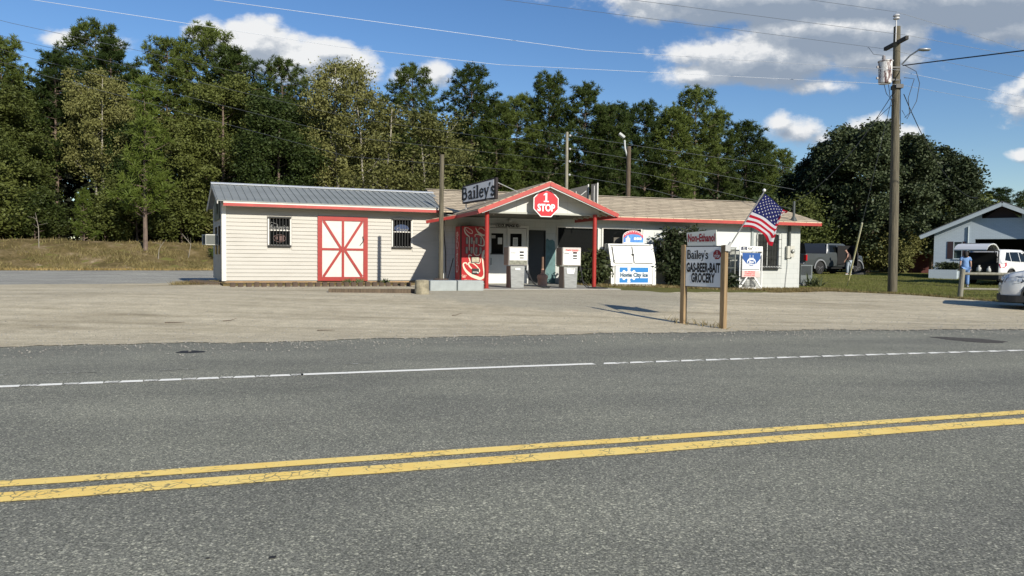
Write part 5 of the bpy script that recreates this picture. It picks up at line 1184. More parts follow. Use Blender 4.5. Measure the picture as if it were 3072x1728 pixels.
def wheel(par, x, y, r, w, side, spokes=5):
    wt = MB(); wt.lathe([(r*.62,-w/2),(r*.93,-w/2),(r,-w/2+.03),(r,w/2-.03),(r*.93,w/2),(r*.62,w/2)], (x,y,r), 32, 'y'); t_ = wt.build('wheel', M_tyre, par, smooth=False)
    yy = y+side*w*.36
    rm = MB(); rm.lathe([(r*.60,-.02),(r*.63,.0),(r*.63,.02),(r*.60,.022)], (x,yy,r), 28, 'y'); 
    for k in range(spokes):
        a_ = 2*PI*k/spokes+.3; dx, dz = math.cos(a_), math.sin(a_)
        rm.beam((x+dx*r*.10,yy+side*.02,r+dz*r*.10), (x+dx*r*.60,yy+side*.012,r+dz*r*.60), .05 if spokes > 7 else .085, .025)
    rm.lathe([(r*.16,-.02),(r*.16,.03),(r*.08,.035)] if side > 0 else [(r*.08,-.035),(r*.16,-.03),(r*.16,.02)], (x,yy,r), 14, 'y'); rm.build('rim', M_rim, t_)
    bk = MB(); bk.lathe([(r*.60,-.01),(r*.60,.01)], (x,y,r), 24, 'y'); bk.build('brake_disc', M_trim, t_)
    return t_
def sidequad(mb, pts, hwf, y_sign, off=.006):
    vs = [(x, y_sign*(hwf(x, z)+off), z) for x, z in pts]; mb.add(vs, [tuple(range(len(vs)))])
# ---- white SUV, nose into the frame on the right
def suv(loc, rz, label, name, open_hatch=False, whl=(.92,4.06), L=4.95, W=.98, paint=None, H=1.74):
    c = thing(name, label, 'car', loc, rz)   # x=0 rear bumper, x=L front
    P_ = paint; zb = arch(.36, whl, .45)
    zt = interp([(0,.93),(.04,1.06),(.5,1.10),(3.0,1.10),(3.45,1.12),(3.75,1.15),(4.3,1.09),(4.65,1.01),(4.82,.95),(4.91,.86),(L,.66)])
    plan = interp([(0,.84),(.06,.90),(.25,.965),(.7,1),(3.9,1),(4.35,.98),(4.65,.93),(4.82,.86),(4.91,.79),(L,.66)])
    tum = interp([(0,.955),(.2,.99),(.5,1.0),(.8,.985),(1.0,.93)])
    hw = lambda x, f: W*plan(x)*tum(f)
    b_ = shell(xst(0, L, whl, .45), zb, zt, hw, 9, 6); body = b_.build('body', P_, c, smooth=True)
    def hwz(x, z): f = (z-zb(x))/max(.01, zt(x)-zb(x)); return hw(x, min(max(f,0),1))
    # greenhouse
    gt = interp([(.12,1.18),(.28,1.52),(.55,H-.02),(1.2,H),(2.4,H-.01),(2.8,1.62),(3.55,1.13)]); 
    gw = lambda x, f: (W*.945*plan(x) if x > 3 else W*.93)*(1-.20*f) 
    g_ = shell(list(np.linspace(.12, 3.55, 30)), lambda x: 1.07, gt, gw, 6, 6); g_.build('roof', P_, c, smooth=True)
    gl = lambda x, z: gw(x, min(1, max(0, (z-1.07)/max(.05, gt(x)-1.07))))
    for sd in (-1, 1):
        for q_ in ([(.42,1.20),(1.02,1.16),(1.02,1.60),(.74,1.60)], [(1.08,1.16),(1.95,1.14),(1.95,1.62),(1.08,1.61)], [(2.02,1.14),(3.15,1.13),(2.72,1.55),(2.45,1.61),(2.02,1.62)]):
            mb = MB(); sidequad(mb, q_, gl, sd); mb.build('side_glass', M_glass, c)
    mb = MB(); mb.add([(3.50,-.70,1.17),(3.50,.70,1.17),(2.80,.62,1.60),(2.80,-.62,1.60)], [(0,1,2,3)]); mb.xf(Matrix.Translation((.02,0,.03))); mb.build('windscreen', M_glass, c)
    mb = MB()
    for sd in (-1, 1):
        for x in whl:
            pts = []
            for k in range(13):
                a_ = PI*k/12; pts.append((x-.47*math.cos(a_), .36+.47*math.sin(a_)))
            o_ = len(mb.v)
            for (px, pz) in pts:
                y_ = sd*(W*plan(px)*1.0+.004); q = ((px-x)*.90+x, (pz-.36)*.90+.36)
                mb.v += [(px, y_+sd*.012, pz), (q[0], y_+sd*.012, q[1]), (q[0], y_-sd*.10, q[1])]
            for k in range(12): mb.f += [(o_+3*k, o_+3*k+3, o_+3*k+4, o_+3*k+1), (o_+3*k+1, o_+3*k+4, o_+3*k+5, o_+3*k+2)]
        mb.box(whl[0]+.5, whl[1]-.5, sd*W*.975-.02, sd*W*.975+.02, .30, .42)
    mb.box(.0, L-.55, -W*.80, W*.80, .24, .37)
    mb.build('lower_cladding', M_trim, c)
    fb = shell(list(np.linspace(4.22, L+.03, 14)), lambda x: .22, lambda x: .40, lambda x, f: W*plan(x)*1.012, 3, 4); fb.build('front_bumper', M_trim, c, smooth=False)
    rb = shell(list(np.linspace(-.04, .50, 8)), lambda x: .30, lambda x: .50, lambda x, f: W*plan(max(0,x))*1.0, 3, 4); rb.build('rear_bumper', M_trim, c)
    for sd in (-1, 1):
        hl = MB()
        pts = [(4.18,.90,1),(4.60,.945,1),(4.84,.84,1),(4.86,.72,1),(4.62,.70,1),(4.30,.80,1)]
        sidequad(hl, [(4.24,.965),(4.60,.94),(4.84,.89),(4.90,.76),(4.68,.72),(4.48,.76)], hwz, sd, .008); ho = hl.build('headlight', mat('lamp_dark_glass', (.07,.08,.10), .1), c)
        hl = MB(); sidequad(hl, [(4.30,.955),(4.60,.93),(4.82,.88),(4.84,.86),(4.60,.90),(4.40,.925)], hwz, sd, .014); 
        for k in range(3): x = 4.45+k*.12; sidequad(hl, [(x+.05,.885-.015*k),(x+.12,.87-.015*k),(x+.12,.785),(x+.05,.795)], hwz, sd, .014)
        hl.build('lamp_lens', mat('lamp_bright', (.45,.50,.58), .15), ho)
        tl = MB(); sidequad(tl, [(.015,1.04),(.48,1.085),(.40,.95),(.22,.86),(.015,.84)], hwz, sd, .028); tl.build('tail_light', mat('tail_red', (.45,.008,.012), .25), c)
        for x in whl: wheel(c, x, sd*(W-.13), .375, .245, sd, 10)
        dl = MB()
        for x in (1.02,1.98,3.10): dl.v += []; sidequad(dl, [(x,.50),(x+.008,.50),(x+.008,1.05),(x,1.05)], hwz, sd, .003)
        sidequad(dl, [(3.7,1.05),(4.80,.93),(4.81,.945),(3.7,1.068)], hwz, sd, .004)
        dl.build('panel_gap', M_trim, c)
        mr = MB(); mr.box(2.95,3.12,sd*1.02-.10,sd*1.02+.10,1.10,1.24); mr.build('mirror', P_, c, bevel=.03)
        dh = MB(); dh.box(1.25,1.42,sd*W*.985-.02,sd*W*.985+.02,.93,.96); dh.box(2.2,2.37,sd*W*.985-.02,sd*W*.985+.02,.93,.96); dh.build('handle', P_, c)
    gr = MB()
    gr.box(L-.10,L-.02,-.5,.5,.52,.80); gr.build('grille', M_trim, c)
    return c, P_, gw, gt
M_carw = mat('car_white', (.74,.75,.75), .28, coat=.6)
M_carw2 = mat('car_pearl', (.72,.74,.74), .25, coat=.7)
hdg = R_(184)
nx_, ny_ = 12.98, 19.35
cx_, cy_ = nx_-4.95*math.cos(hdg)+.45*math.sin(hdg)*0, ny_-4.95*math.sin(hdg)
suv((18.34, 18.84, G(14,20)+.02), R_(150), 'white sport utility car whose nose and front wheel enter at the right edge', 'parked_car', paint=M_carw2)
# ---- white SUV with the hatch open
hh_ = R_(33); rx, ry = 22.95, 36.25
oc, P_, gw, gt = suv((rx, ry, G(rx, ry)+.02), hh_, 'white sport utility car with its rear hatch raised and cargo area open', 'parked_car', paint=M_carw)
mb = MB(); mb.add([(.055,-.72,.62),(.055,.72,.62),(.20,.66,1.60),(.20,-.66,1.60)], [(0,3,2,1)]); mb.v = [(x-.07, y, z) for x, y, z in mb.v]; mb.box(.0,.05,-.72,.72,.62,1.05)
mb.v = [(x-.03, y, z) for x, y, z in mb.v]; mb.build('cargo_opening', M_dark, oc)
mb = MB(); 
for sd in (-1, 1): mb.beam((-.05,sd*.76,.60),(-.02,sd*.76,1.10),.05,.07); mb.beam((-.02,sd*.76,1.10),(.20,sd*.69,1.66),.05,.07)
mb.beam((.20,-.69,1.66),(.20,.69,1.66),.05,.05); mb.build('door_seal', M_trim, oc)
# raised hatch: curved lid hinged at the roof's rear edge
lid = []
pr = [(.30,1.72),(.10,1.86),(-.15,1.96),(-.45,2.01),(-.75,1.98),(-1.0,1.86),(-1.12,1.72)]
mb = MB()
for (x, z) in pr:
    w_ = .66+.10*min(1, abs(x-.26)/.6)
    mb.v += [(x,-w_,z),(x,w_,z),(x,w_*.97,z-.06),(x,-w_*.97,z-.06)]
for i in range(len(pr)-1):
    for k in range(4): mb.f.append((i*4+k, (i+1)*4+k, (i+1)*4+(k+1) % 4, i*4+(k+1) % 4))
mb.f += [(0,1,2,3), tuple(range(len(pr)*4-1, len(pr)*4-5, -1))]
ha = mb.build('hatch', M_carw, oc, smooth=False, bevel=.015)
mb = MB(); mb.add([(.02,-.58,1.925),(.02,.58,1.925),(-.42,.62,2.03),(-.42,-.62,2.03)], [(0,1,2,3)]); mb.build('rear_glass', M_glass, ha)
mb = MB(); mb.add([(.2,-.6,1.70),(.2,.6,1.70),(-.9,.66,1.80),(-.9,-.66,1.80)], [(0,1,2,3)]); mb.build('hatch_lining', M_trim, ha)
mb = MB(); mb.box(-.82,-.60,-.35,.35,1.842,1.862); mb.build('hatch_lamp_strip', mat('lamp_bright', (.45,.50,.58), .15), ha)
mb = MB()
for sd in (-1, 1): mb.tube([(.12,sd*.70,1.28),(-.45,sd*.66,1.86)], .015, 6)
mb.build('gas_strut', M_trim, oc)
# shopping bags in the cargo area
for k, (bx, by, bz, s_, lb) in enumerate(((-.10,-.40,.64,.17,'pale plastic bag in the open cargo area, nearest the tail light'),(-.10,.05,.64,.20,'taller pale plastic bag in the middle of the open cargo area'),(-.10,.45,.64,.15,'small pale plastic bag at the far side of the open cargo area'))):
    wx, wy = rx+bx*math.cos(hh_)-by*math.sin(hh_), ry+bx*math.sin(hh_)+by*math.cos(hh_)
    mb = MB(); mb.lathe([(s_*.5,0),(s_*.62,s_*.5),(s_*.5,s_*1.1),(s_*.18,s_*1.45),(s_*.30,s_*1.7)], (0,0,0), 12)
    rr = random.Random(k); mb.v = [(x*rr.uniform(.85,1.15), y*rr.uniform(.85,1.15), z) for x, y, z in mb.v]
    o = mb.build('plastic_bag', mat('bag_grey', (.38,.39,.38), .5), smooth=True); o.location = (wx, wy, G(rx, ry)+bz); tag(o, lb, 'bag', 'plastic bags in the open cargo area')

# ---- pickup truck
th = R_(30); tx, ty = 17.8, 47.0
pk = thing('pickup_truck', 'dark grey pickup truck with an open front door behind the store', 'pickup truck', (tx, ty, G(tx, ty)+.02), th)
M_truck = mat('truck_grey', (.060,.068,.068), .35, coat=.4)
whl = (1.35, 5.1); TL, TW = 5.95, 1.0
zbt = arch(.50, whl, .52)
ztt = interp([(0,1.24),(.03,1.30),(2.05,1.30),(2.06,1.34),(4.2,1.32),(4.6,1.28),(5.6,1.20),(5.85,1.05),(TL,.9)])
plan = interp([(0,.97),(.1,1),(5.2,1),(5.7,.93),(TL,.80)]); hwt = lambda x, f: TW*plan(x)*(1-.04*abs(f-.5)*2)
shell(xst(0, TL, whl, .52), zbt, ztt, hwt, 8, 5).build('body', M_truck, pk, smooth=False)
cgt = interp([(2.12,1.36),(2.22,1.90),(2.5,1.97),(3.8,1.97),(4.0,1.92),(4.65,1.32)]); cgw = lambda x, f: TW*.93*(1-.18*f)
shell(list(np.linspace(2.12, 4.65, 22)), lambda x: 1.28, cgt, cgw, 5, 4).build('cab', M_truck, pk, smooth=False)
mb = MB(); cg = lambda x, z: cgw(x, min(1, (z-1.28)/max(.05, cgt(x)-1.28)))
for sd in (-1, 1):
    for q_ in ([(2.34,1.40),(3.15,1.40),(3.15,1.86),(2.42,1.86)], [(3.24,1.40),(4.42,1.40),(4.02,1.84),(3.24,1.86)]): mb = MB(); sidequad(mb, q_, cg, sd, .01); mb.build('side_glass', M_glass, pk)
mb = MB()
mb.add([(2.10,-.78,1.42),(2.10,.78,1.42),(2.20,.72,1.86),(2.20,-.72,1.86)], [(0,3,2,1)]); mb.build('rear_glass', M_glass, pk)
# canopy over the bed
shell(list(np.linspace(.05, 2.02, 8)), lambda x: 1.305, lambda x: 1.93, lambda x, f: TW*.93*(1-.14*f), 4, 4).build('bed_canopy', mat('canopy_dark', (.010,.010,.011), .25), pk)
mb = MB()
for sd in (-1, 1): mb.beam((2.06,sd*.90,1.32),(2.22,sd*.80,1.92),.07,.03)
mb.build('pillar_trim', mat('pale_trim', (.55,.56,.56), .4), pk)
for sd in (-1, 1):
    mb = MB(); mb.box(-.02,.10,sd*.93-.08,sd*.93+.08,.85,1.22); mb.build('tail_light', mat('tail_red', (.45,.008,.012), .25), pk)
    for x in whl: wheel(pk, x, sd*.86, .41, .28, sd, 5)
    mb = MB()
    for x in whl:
        o_ = len(mb.v)
        for k in range(15):
            a_ = PI*k/14; c_, s_ = math.cos(a_), math.sin(a_); mb.v += [(x-.60*c_, sd*(TW+.03), .36+.60*s_), (x-.51*c_, sd*(TW+.045), .36+.51*s_), (x-.51*c_, sd*(TW-.1), .36+.51*s_)]
        for k in range(14): mb.f += [(o_+3*k, o_+3*k+3, o_+3*k+4, o_+3*k+1), (o_+3*k+1, o_+3*k+4, o_+3*k+5, o_+3*k+2)]
    mb.build('wheel_arch_trim', mat('arch_grey', (.20,.21,.215), .4), pk)
mb = MB(); mb.box(-.16,.0,-.95,.95,.52,.70); mb.build('rear_bumper', M_chrome, pk, bevel=.02)
mb = MB(); mb.box(1.9,4.4,-.82,.82,.36,.55); mb.build('underbody', M_trim, pk)
mb = MB(); mb.box(-.03,1.0,-.06,0,.55,1.36); mb.box(.0,.9,-.05,-.01,1.36,1.85); mb.xf(Matrix.Translation((4.35,-1.0,0)) @ Matrix.Rotation(R_(-118), 4, 'Z')); dr = mb.build('open_door', mat('door_inside_black', (.012,.012,.014), .6), pk)
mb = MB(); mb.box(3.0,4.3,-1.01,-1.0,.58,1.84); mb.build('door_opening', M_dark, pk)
cl = MB(); cl.box(0,.45,-.10,.10,0,.12); o = cl.build('white_box', M_white, bevel=.02); o.location = (24.2,47.6,G(24.2,47.6)); tag(o, 'small white box lying on the lawn near the pickup truck', 'box')
mb = MB(); mb.prism([(-.6,0),(.6,0),(.5,.10),(.1,.16),(-.4,.12)], -.35, .35); o = mb.build('tool_bag', M_trim, bevel=.03); o.location = (21.9,46.9,G(22,47)); tag(o, 'flat dark tool bag on the lawn at the feet of the bending person', 'bag')

# ================================================================== people
def skin(name, verts, edges, radii, m, parent, root=0, sub=1):
    me = bpy.data.meshes.new(name); bm = bmesh.new(); ly = bm.verts.layers.skin.verify()
    vs = []
    for i, (p, r) in enumerate(zip(verts, radii)):
        v = bm.verts.new(p); v[ly].radius = (r, r) if not isinstance(r, tuple) else r; v[ly].use_root = (i == root); vs.append(v)
    for a_, b_ in edges: bm.edges.new((vs[a_], vs[b_]))
    bm.to_mesh(me); bm.free(); me.materials.append(m)
    o = bpy.data.objects.new(name, me); COL.objects.link(o); o.parent = parent
    s_ = o.modifiers.new('skin', 'SKIN'); s_.use_smooth_shade = True; s_.branch_smoothing = .6
    u_ = o.modifiers.new('sub', 'SUBSURF'); u_.levels = sub; u_.render_levels = sub
    return o
def fingers(V, E, Rr, wrist, down, out, fwd, k=1.0):
    """palm and five separate fingers hanging from a wrist vertex"""
    w = Vector(V[wrist]); d = Vector(down); o = Vector(out); f = Vector(fwd)
    palm = len(V); V.append(tuple(w+d*.075*k)); Rr.append(.030*k); E.append((wrist, palm))
    for i, ln in enumerate((.070,.080,.075,.060)):
        off = f*(.026-.0175*i)*k; b0 = len(V)
        p1 = w+d*.095*k+off; p2 = p1+d*ln*.55*k-o*.006; p3 = p2+d*ln*.45*k-o*.022*k
        V += [tuple(p1), tuple(p2), tuple(p3)]; Rr += [.0095*k, .0085*k, .0070*k]; E += [(palm, b0), (b0, b0+1), (b0+1, b0+2)]
    b0 = len(V); p1 = w+d*.035*k+f*.035*k; p2 = p1+d*.035*k+f*.018*k; p3 = p2+d*.028*k
    V += [tuple(p1), tuple(p2), tuple(p3)]; Rr += [.011*k, .010*k, .008*k]; E += [(wrist, b0), (b0, b0+1), (b0+1, b0+2)]
M_skin = mat('skin', (.42,.24,.17), .6); M_skin2 = mat('skin_pale', (.48,.30,.22), .6)
# woman in blue scrubs, seen from behind, standing at the open hatch (local +y = away from the viewer)
wx, wy = 21.2, 34.65
pw = thing('person', 'person in light blue scrubs with dark hair standing at the open white car', 'person', (wx, wy, G(wx, wy)), R_(-12))
V = [(0,0,.93),(0,.0,1.12),(0,.01,1.30),(0,.01,1.42),(0,.02,1.49),(0,.03,1.57),(0,.03,1.63),
     (-.10,0,.88),(-.11,.0,.50),(-.12,-.01,.10),(-.13,.10,.035),(.10,0,.88),(.11,.04,.50),(.13,.05,.10),(.14,.15,.035),
     (-.17,.01,1.36),(-.23,-.02,1.10),(-.20,.10,.90),(.17,.01,1.36),(.235,.0,1.10),(.25,.06,.86)]
E_ = [(0,1),(1,2),(2,3),(3,4),(4,5),(5,6),(0,7),(7,8),(8,9),(9,10),(0,11),(11,12),(12,13),(13,14),(3,15),(15,16),(16,17),(3,18),(18,19),(19,20)]
Rr = [.11,.10,.105,.075,.05,.085,.075,.09,.065,.042,.038,.11,.065,.042,.038,.055,.040,.026,.055,.040,.026]
fingers(V, E_, Rr, 17, (0,.25,-.97), (-1,0,0), (0,1,0)); fingers(V, E_, Rr, 20, (0,.15,-.98), (1,0,0), (0,1,0))
skin('body', V, E_, Rr, M_skin2, pw)
M_scrub = mat('scrubs_blue', (.15,.27,.50), .8, var=.12, vscale=9, bump=.5, bscale=9)
skin('scrub_top', [(0,0,.80),(0,0,.98),(0,0,1.16),(0,.01,1.32),(0,.01,1.44),(-.17,.01,1.375),(-.215,-.01,1.20),(.17,.01,1.375),(.22,.0,1.20)], [(0,1),(1,2),(2,3),(3,4),(3,5),(5,6),(3,7),(7,8)], [(.20,.16),(.19,.15),(.175,.145),(.18,.14),.085,.085,.078,.085,.078], M_scrub, pw)
skin('scrub_trousers', [(0,0,.92),(-.10,0,.84),(-.115,0,.48),(-.125,0,.08),(.10,0,.84),(.115,.04,.48),(.135,.05,.08)], [(0,1),(1,2),(2,3),(0,4),(4,5),(5,6)], [.15,.12,.095,.078,.12,.095,.078], M_scrub, pw)
skin('hair', [(0,.0,1.67),(0,-.02,1.58),(0,-.05,1.47),(-.01,-.09,1.36)], [(0,1),(1,2),(2,3)], [.10,.125,.11,.08], mat('hair_dark', (.018,.012,.010), .7), pw)
# face side (turned away from the viewer): eyes, nose, mouth
mb = MB(); mb.lathe([(.001,-.012),(.011,0),(.001,.012)], (-.030,.112,1.60), 8); mb.lathe([(.001,-.012),(.011,0),(.001,.012)], (.030,.112,1.60), 8); mb.prism([(-.010,.025),(.010,.025),(.014,-.01),(-.014,-.01)], .105, .135); mb.v = [(x, y, z if z > 1.5 else z+1.565) for x, y, z in mb.v]; mb.build('face', mat('face_detail', (.14,.07,.06), .6), pw)
mb = MB()
for x, y in ((-.13,.03),(.14,.09)): mb.box(x-.045,x+.045,y-.10,y+.13,-.01,.06)
mb.build('shoes', mat('shoe_grey', (.30,.32,.34), .7), pw, bevel=.025)
# man bending by the truck
mx_, my_ = 21.1, 46.4
pm = thing('person', 'person in dark shirt and pale jeans bending forward beside the pickup truck', 'person', (mx_, my_, G(mx_, my_)), R_(10))
V = [(0,0,.92),(-.02,.03,1.10),(-.06,.04,1.26),(-.11,.05,1.38),(-.16,.06,1.45),(-.22,.07,1.52),(-.25,.07,1.57),
     (-.09,-.04,.86),(-.13,-.02,.48),(-.10,0,.09),(-.22,-.02,.035),(.10,.04,.86),(.14,.04,.48),(.18,.06,.09),(.06,.05,.035),
     (-.16,-.12,1.36),(-.24,-.16,1.10),(-.32,-.08,.92),(-.14,.20,1.36),(.16,.05,1.16),(.10,-.05,.98)]
V[18] = (-.08,.21,1.36); V[19] = (.12,.22,1.14); V[20] = (.06,.12,.96)
Rr = [.11,.10,.11,.075,.05,.085,.075,.09,.065,.045,.04,.11,.075,.045,.04,.06,.045,.028,.06,.045,.028]
E_ = [(0,1),(1,2),(2,3),(3,4),(4,5),(5,6),(0,7),(7,8),(8,9),(9,10),(0,11),(11,12),(12,13),(13,14),(2,15),(15,16),(16,17),(2,18),(18,19),(19,20)]
fingers(V, E_, Rr, 17, (-.3,.1,-.95), (0,-1,0), (-1,0,0)); fingers(V, E_, Rr, 20, (-.4,-.3,-.85), (1,0,0), (0,-1,0))
skin('body', V, E_, Rr, M_skin, pm)
skin('shirt', [(.01,0,.86),(-.02,.02,1.10),(-.06,.03,1.26),(-.10,.04,1.37),(-.12,-.12,1.35),(-.18,-.15,1.20),(-.06,.20,1.35),(.02,.22,1.22)], [(0,1),(1,2),(2,3),(2,4),(4,5),(2,6),(6,7)], [.185,.185,.185,.125,.10,.082,.10,.082], mat('shirt_dark', (.045,.03,.026), .85, var=.2, vscale=6), pm)
skin('jeans', [(.0,0,.93),(-.085,-.03,.84),(-.125,-.02,.48),(-.10,0,.08),(.095,.04,.84),(.135,.04,.48),(.175,.06,.08)], [(0,1),(1,2),(2,3),(0,4),(4,5),(5,6)], [.155,.125,.09,.075,.125,.09,.075], mat('jeans_pale', (.33,.38,.42), .85, var=.15, vscale=8), pm)
skin('hair', [(-.19,.07,1.57),(-.23,.07,1.61)], [(0,1)], [.088,.08], mat('hair_brown', (.04,.026,.018), .8), pm)
mb = MB(); mb.box(-.26,-.05,-.06,.03,-.01,.07); mb.box(.02,.24,.01,.10,-.01,.07); mb.build('shoes', mat('shoe_pale', (.42,.42,.40), .7), pm, bevel=.025)
mb = MB(); mb.lathe([(.001,-.01),(.010,0),(.001,.01)], (-.305,.045,1.55), 8); mb.lathe([(.001,-.01),(.010,0),(.001,.01)], (-.305,.10,1.55), 8); mb.build('eye', M_black, pm)

# ================================================================== garage house
HZ = .46; hs_ = thing('garage_house', 'pale blue-grey brick house with low gable and open dark garage', 'building', (24.45,43,HZ), R_(-36))
m, t, b = newmat('painted_brick', .75, .3)
bk = N(t, 'ShaderNodeTexBrick'); bk.inputs['Color1'].default_value = (.40,.47,.52,1); bk.inputs['Color2'].default_value = (.43,.50,.55,1); bk.inputs['Mortar'].default_value = (.33,.39,.44,1); bk.inputs['Scale'].default_value = 1; bk.inputs['Brick Width'].default_value = .22; bk.inputs['Row Height'].default_value = .075; bk.inputs['Mortar Size'].default_value = .006
tcn = N(t, 'ShaderNodeTexCoord'); se = N(t, 'ShaderNodeSeparateXYZ'); co_ = N(t, 'ShaderNodeCombineXYZ'); t.links.new(tcn.outputs['Object'], se.inputs[0]); t.links.new(se.outputs[0], co_.inputs[0]); t.links.new(se.outputs[2], co_.inputs[1]); t.links.new(co_.outputs[0], bk.inputs['Vector']); t.links.new(bk.outputs[0], b.inputs['Base Color']); M_pbrick = m
hops = [(.67,1.57,1.15,2.08),(2.02,6.6,-.1,2.24)]
HA, HE = 3.25, 2.36; hsl = (4.27-2.46)/(3.25+.68)
mb = MB(); wallgrid(mb, 0, 7.4, -.3, 2.45, hops, 0, .2)
def hz(x): return 4.27-abs(x-HA)*hsl-.18
mb.prism([(0,2.45),(7.4,2.45),(7.4,max(2.46,hz(7.4))),(HA+.9,hz(HA+.9)),(HA+.9,3.36),(HA-.95,3.36),(HA-.95,hz(HA-.95)),(0,max(2.46,hz(0)))], 0, .2)
mb.box(0,.2,.2,9,-.3,2.45); mb.box(7.2,7.4,.2,9,-.3,2.45); mb.box(.2,7.2,8.8,9,-.3,2.45); mb.build('wall', M_pbrick, hs_)
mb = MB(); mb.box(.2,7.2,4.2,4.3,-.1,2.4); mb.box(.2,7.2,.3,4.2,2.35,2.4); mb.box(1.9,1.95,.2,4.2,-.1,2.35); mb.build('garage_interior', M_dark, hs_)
mb = MB(); mb.prism([(HA-.9,3.38),(HA+.85,3.38),(HA,hz(HA)+.0)], .25, .3); mb.build('gable_vent', mat('vent_dark', (.05,.035,.035), .8), hs_)
mb = MB(); mb.box(HA-1.05,HA+1.0,-.03,-.001,3.34,3.40); mb.build('vent_sill', M_pbrick, hs_)
M_hroof = mat('dark_shingle', (.075,.075,.075), .95, var=.25, vscale=7)
mb = MB()
for sd in (-1, 1): xe = HA+sd*3.95; ze = 4.27-3.95*hsl; mb.slab([(HA,-.52,4.31),(xe,-.52,ze+.04),(xe,9.5,ze+.04),(HA,9.5,4.31)], .06)
mb.build('roof', M_hroof, hs_)
for sd in (-1, 1): mb = MB(); xe = HA+sd*3.92; ze = 4.27-3.92*hsl; mb.beam((xe,-.53,ze-.13),(HA,-.53,4.27-.13),.03,.21); mb.build('fascia', mat('house_trim', (.42,.48,.50), .6), hs_)
mb = MB(); mb.slab([(HA-3.8,-.50,2.42-.02),(HA-3.8,0,2.40),(HA,0,4.12),(HA,-.50,4.14)], .02); mb.build('soffit', mat('house_trim2', (.34,.39,.40), .7), hs_)
mb = MB(); mb.box(.67,.97,-.025,.02,1.13,2.11); mb.box(1.42,1.58,-.025,.02,1.13,2.11); sh_ = mb.build('shutter', mat('shutter_dark', (.035,.018,.02), .6), hs_)
mb = MB(); mb.box(.97,1.01,-.02,.06,1.15,2.08); mb.box(1.38,1.42,-.02,.06,1.15,2.08); mb.box(1.04,1.43,-.01,.05,1.60,1.64); mb.box(.95,1.5,-.05,.0,1.08,1.13); wf = mb.build('window', mat('house_trim', (.42,.48,.50), .6), hs_)
mb = MB(); mb.box(1.04,1.43,.07,.08,1.15,2.09); mb.build('pane', mat('hazy_glass', (.06,.085,.08), .1, var=.4, vscale=3), wf)
mb = MB(); mb.tube([(1.68,-.04,.2),(1.68,-.04,2.95)], .035, 8); mb.build('downpipe', mat('house_trim', (.42,.48,.50), .6), hs_)
mb = MB(); mb.box(-.10,1.28,-1.1,-.12,-.2,.50); pl_ = mb.build('planter', M_pbrick); pl_.location = (24.45,43,HZ); pl_.rotation_euler = (0,0,R_(-36)); tag(pl_, 'low painted brick planter below the garage house window', 'planter')
rb = thing('brick_outbuilding', 'dark red brick building in deep shade behind the garage house', 'building', (30.8,60,.5), R_(-15))
mb = MB(); mb.box(0,9,0,5,-.3,2.2); mb.build('wall', mat('dark_red_brick', (.085,.022,.018), .85, var=.2, vscale=4), rb)
mb = MB(); mb.slab([(-.5,-.6,2.22),(9.5,-.6,2.22),(9.5,2.5,3.1),(-.5,2.5,3.1)], .06); mb.slab([(-.5,5.6,2.22),(-.5,2.5,3.1),(9.5,2.5,3.1),(9.5,5.6,2.22)], .06); mb.build('roof', M_hroof, rb)
mb = MB(); mb.box(-.4,-.32,-.4,-.32,-.3,2.2); mb.build('post', mat('yellowish_post', (.30,.27,.14), .7), rb)

# ================================================================== vegetation
def unit(n): v = RNG.normal(size=(n,3)); return v/np.linalg.norm(v, axis=1)[:,None]
def cards(P, size, aspect=1.6, up=.3, jit=.35):
    n = len(P); a = unit(n); a[:,2] *= .7; a /= np.linalg.norm(a, axis=1)[:,None]; r = unit(n); r[:,2] += up; b = np.cross(a, r); b /= np.linalg.norm(b, axis=1)[:,None]+1e-9
    s = size*(1+RNG.uniform(-jit, jit, n))[:,None]; A = a*s*aspect/2; B = b*s/2
    V = np.stack([P-A, P+B*.9, P+A, P-B*.9], 1).reshape(-1,3); F = np.arange(4*n).reshape(-1,4); return V, F
def limbs(mb, base, top, r0, n, spread, rr, z0f=.35, bend=.25, sub=2, minr=.02):
    base = Vector(base); top = Vector(top); H = top.z-base.z; tips = []
    pts = [base.lerp(top, k/6)+Vector((rr.uniform(-.12,.12), rr.uniform(-.12,.12), 0))*(k > 0)*H*.05 for k in range(7)]
    mb.tube(pts, [r0*(1-.8*k/6)+minr*.5 for k in range(7)], 8)
    for i in range(n):
        f = z0f+(1-z0f)*(i+rr.random())/n*.95; p = base.lerp(top, f); a = rr.uniform(0, 2*PI); l = spread*(1.15-f*.55)*rr.uniform(.6,1.1)
        d = Vector((math.cos(a), math.sin(a), rr.uniform(.35,.9))).normalized(); q = p+d*l*.5; e = p+d*l+Vector((0,0,l*bend))
        r1 = r0*(1-f*.75)*.38+minr*.3; mb.tube([p, q+Vector((0,0,-l*.03)), e], [r1, r1*.6, minr*.5], 5); tips.append(e)
        for k in range(sub):
            a2 = a+rr.uniform(-1,1); d2 = Vector((math.cos(a2), math.sin(a2), rr.uniform(.2,1))).normalized(); e2 = q+d2*l*.45; mb.tube([q, e2], [r1*.5, minr*.4], 4); tips.append(e2)
    return tips
M_bark = mat('pine_bark', (.15,.11,.085), .9, var=.35, vscale=5, stretch=(1,1,.4), bump=.6, bscale=12)
M_barkp = mat('pale_bark', (.29,.265,.21), .85, var=.35, vscale=4, stretch=(1,1,.5), bump=.4, bscale=12)
M_pine = leafmat('pine_needles', (.028,.048,.009), (.108,.140,.028), .16, 1.1)
M_pineY = leafmat('young_pine_needles', (.050,.080,.012), (.135,.175,.030), .2, 1.3)
M_oak = leafmat('broad_leaves_olive', (.030,.046,.009), (.112,.130,.031), .14, .8)
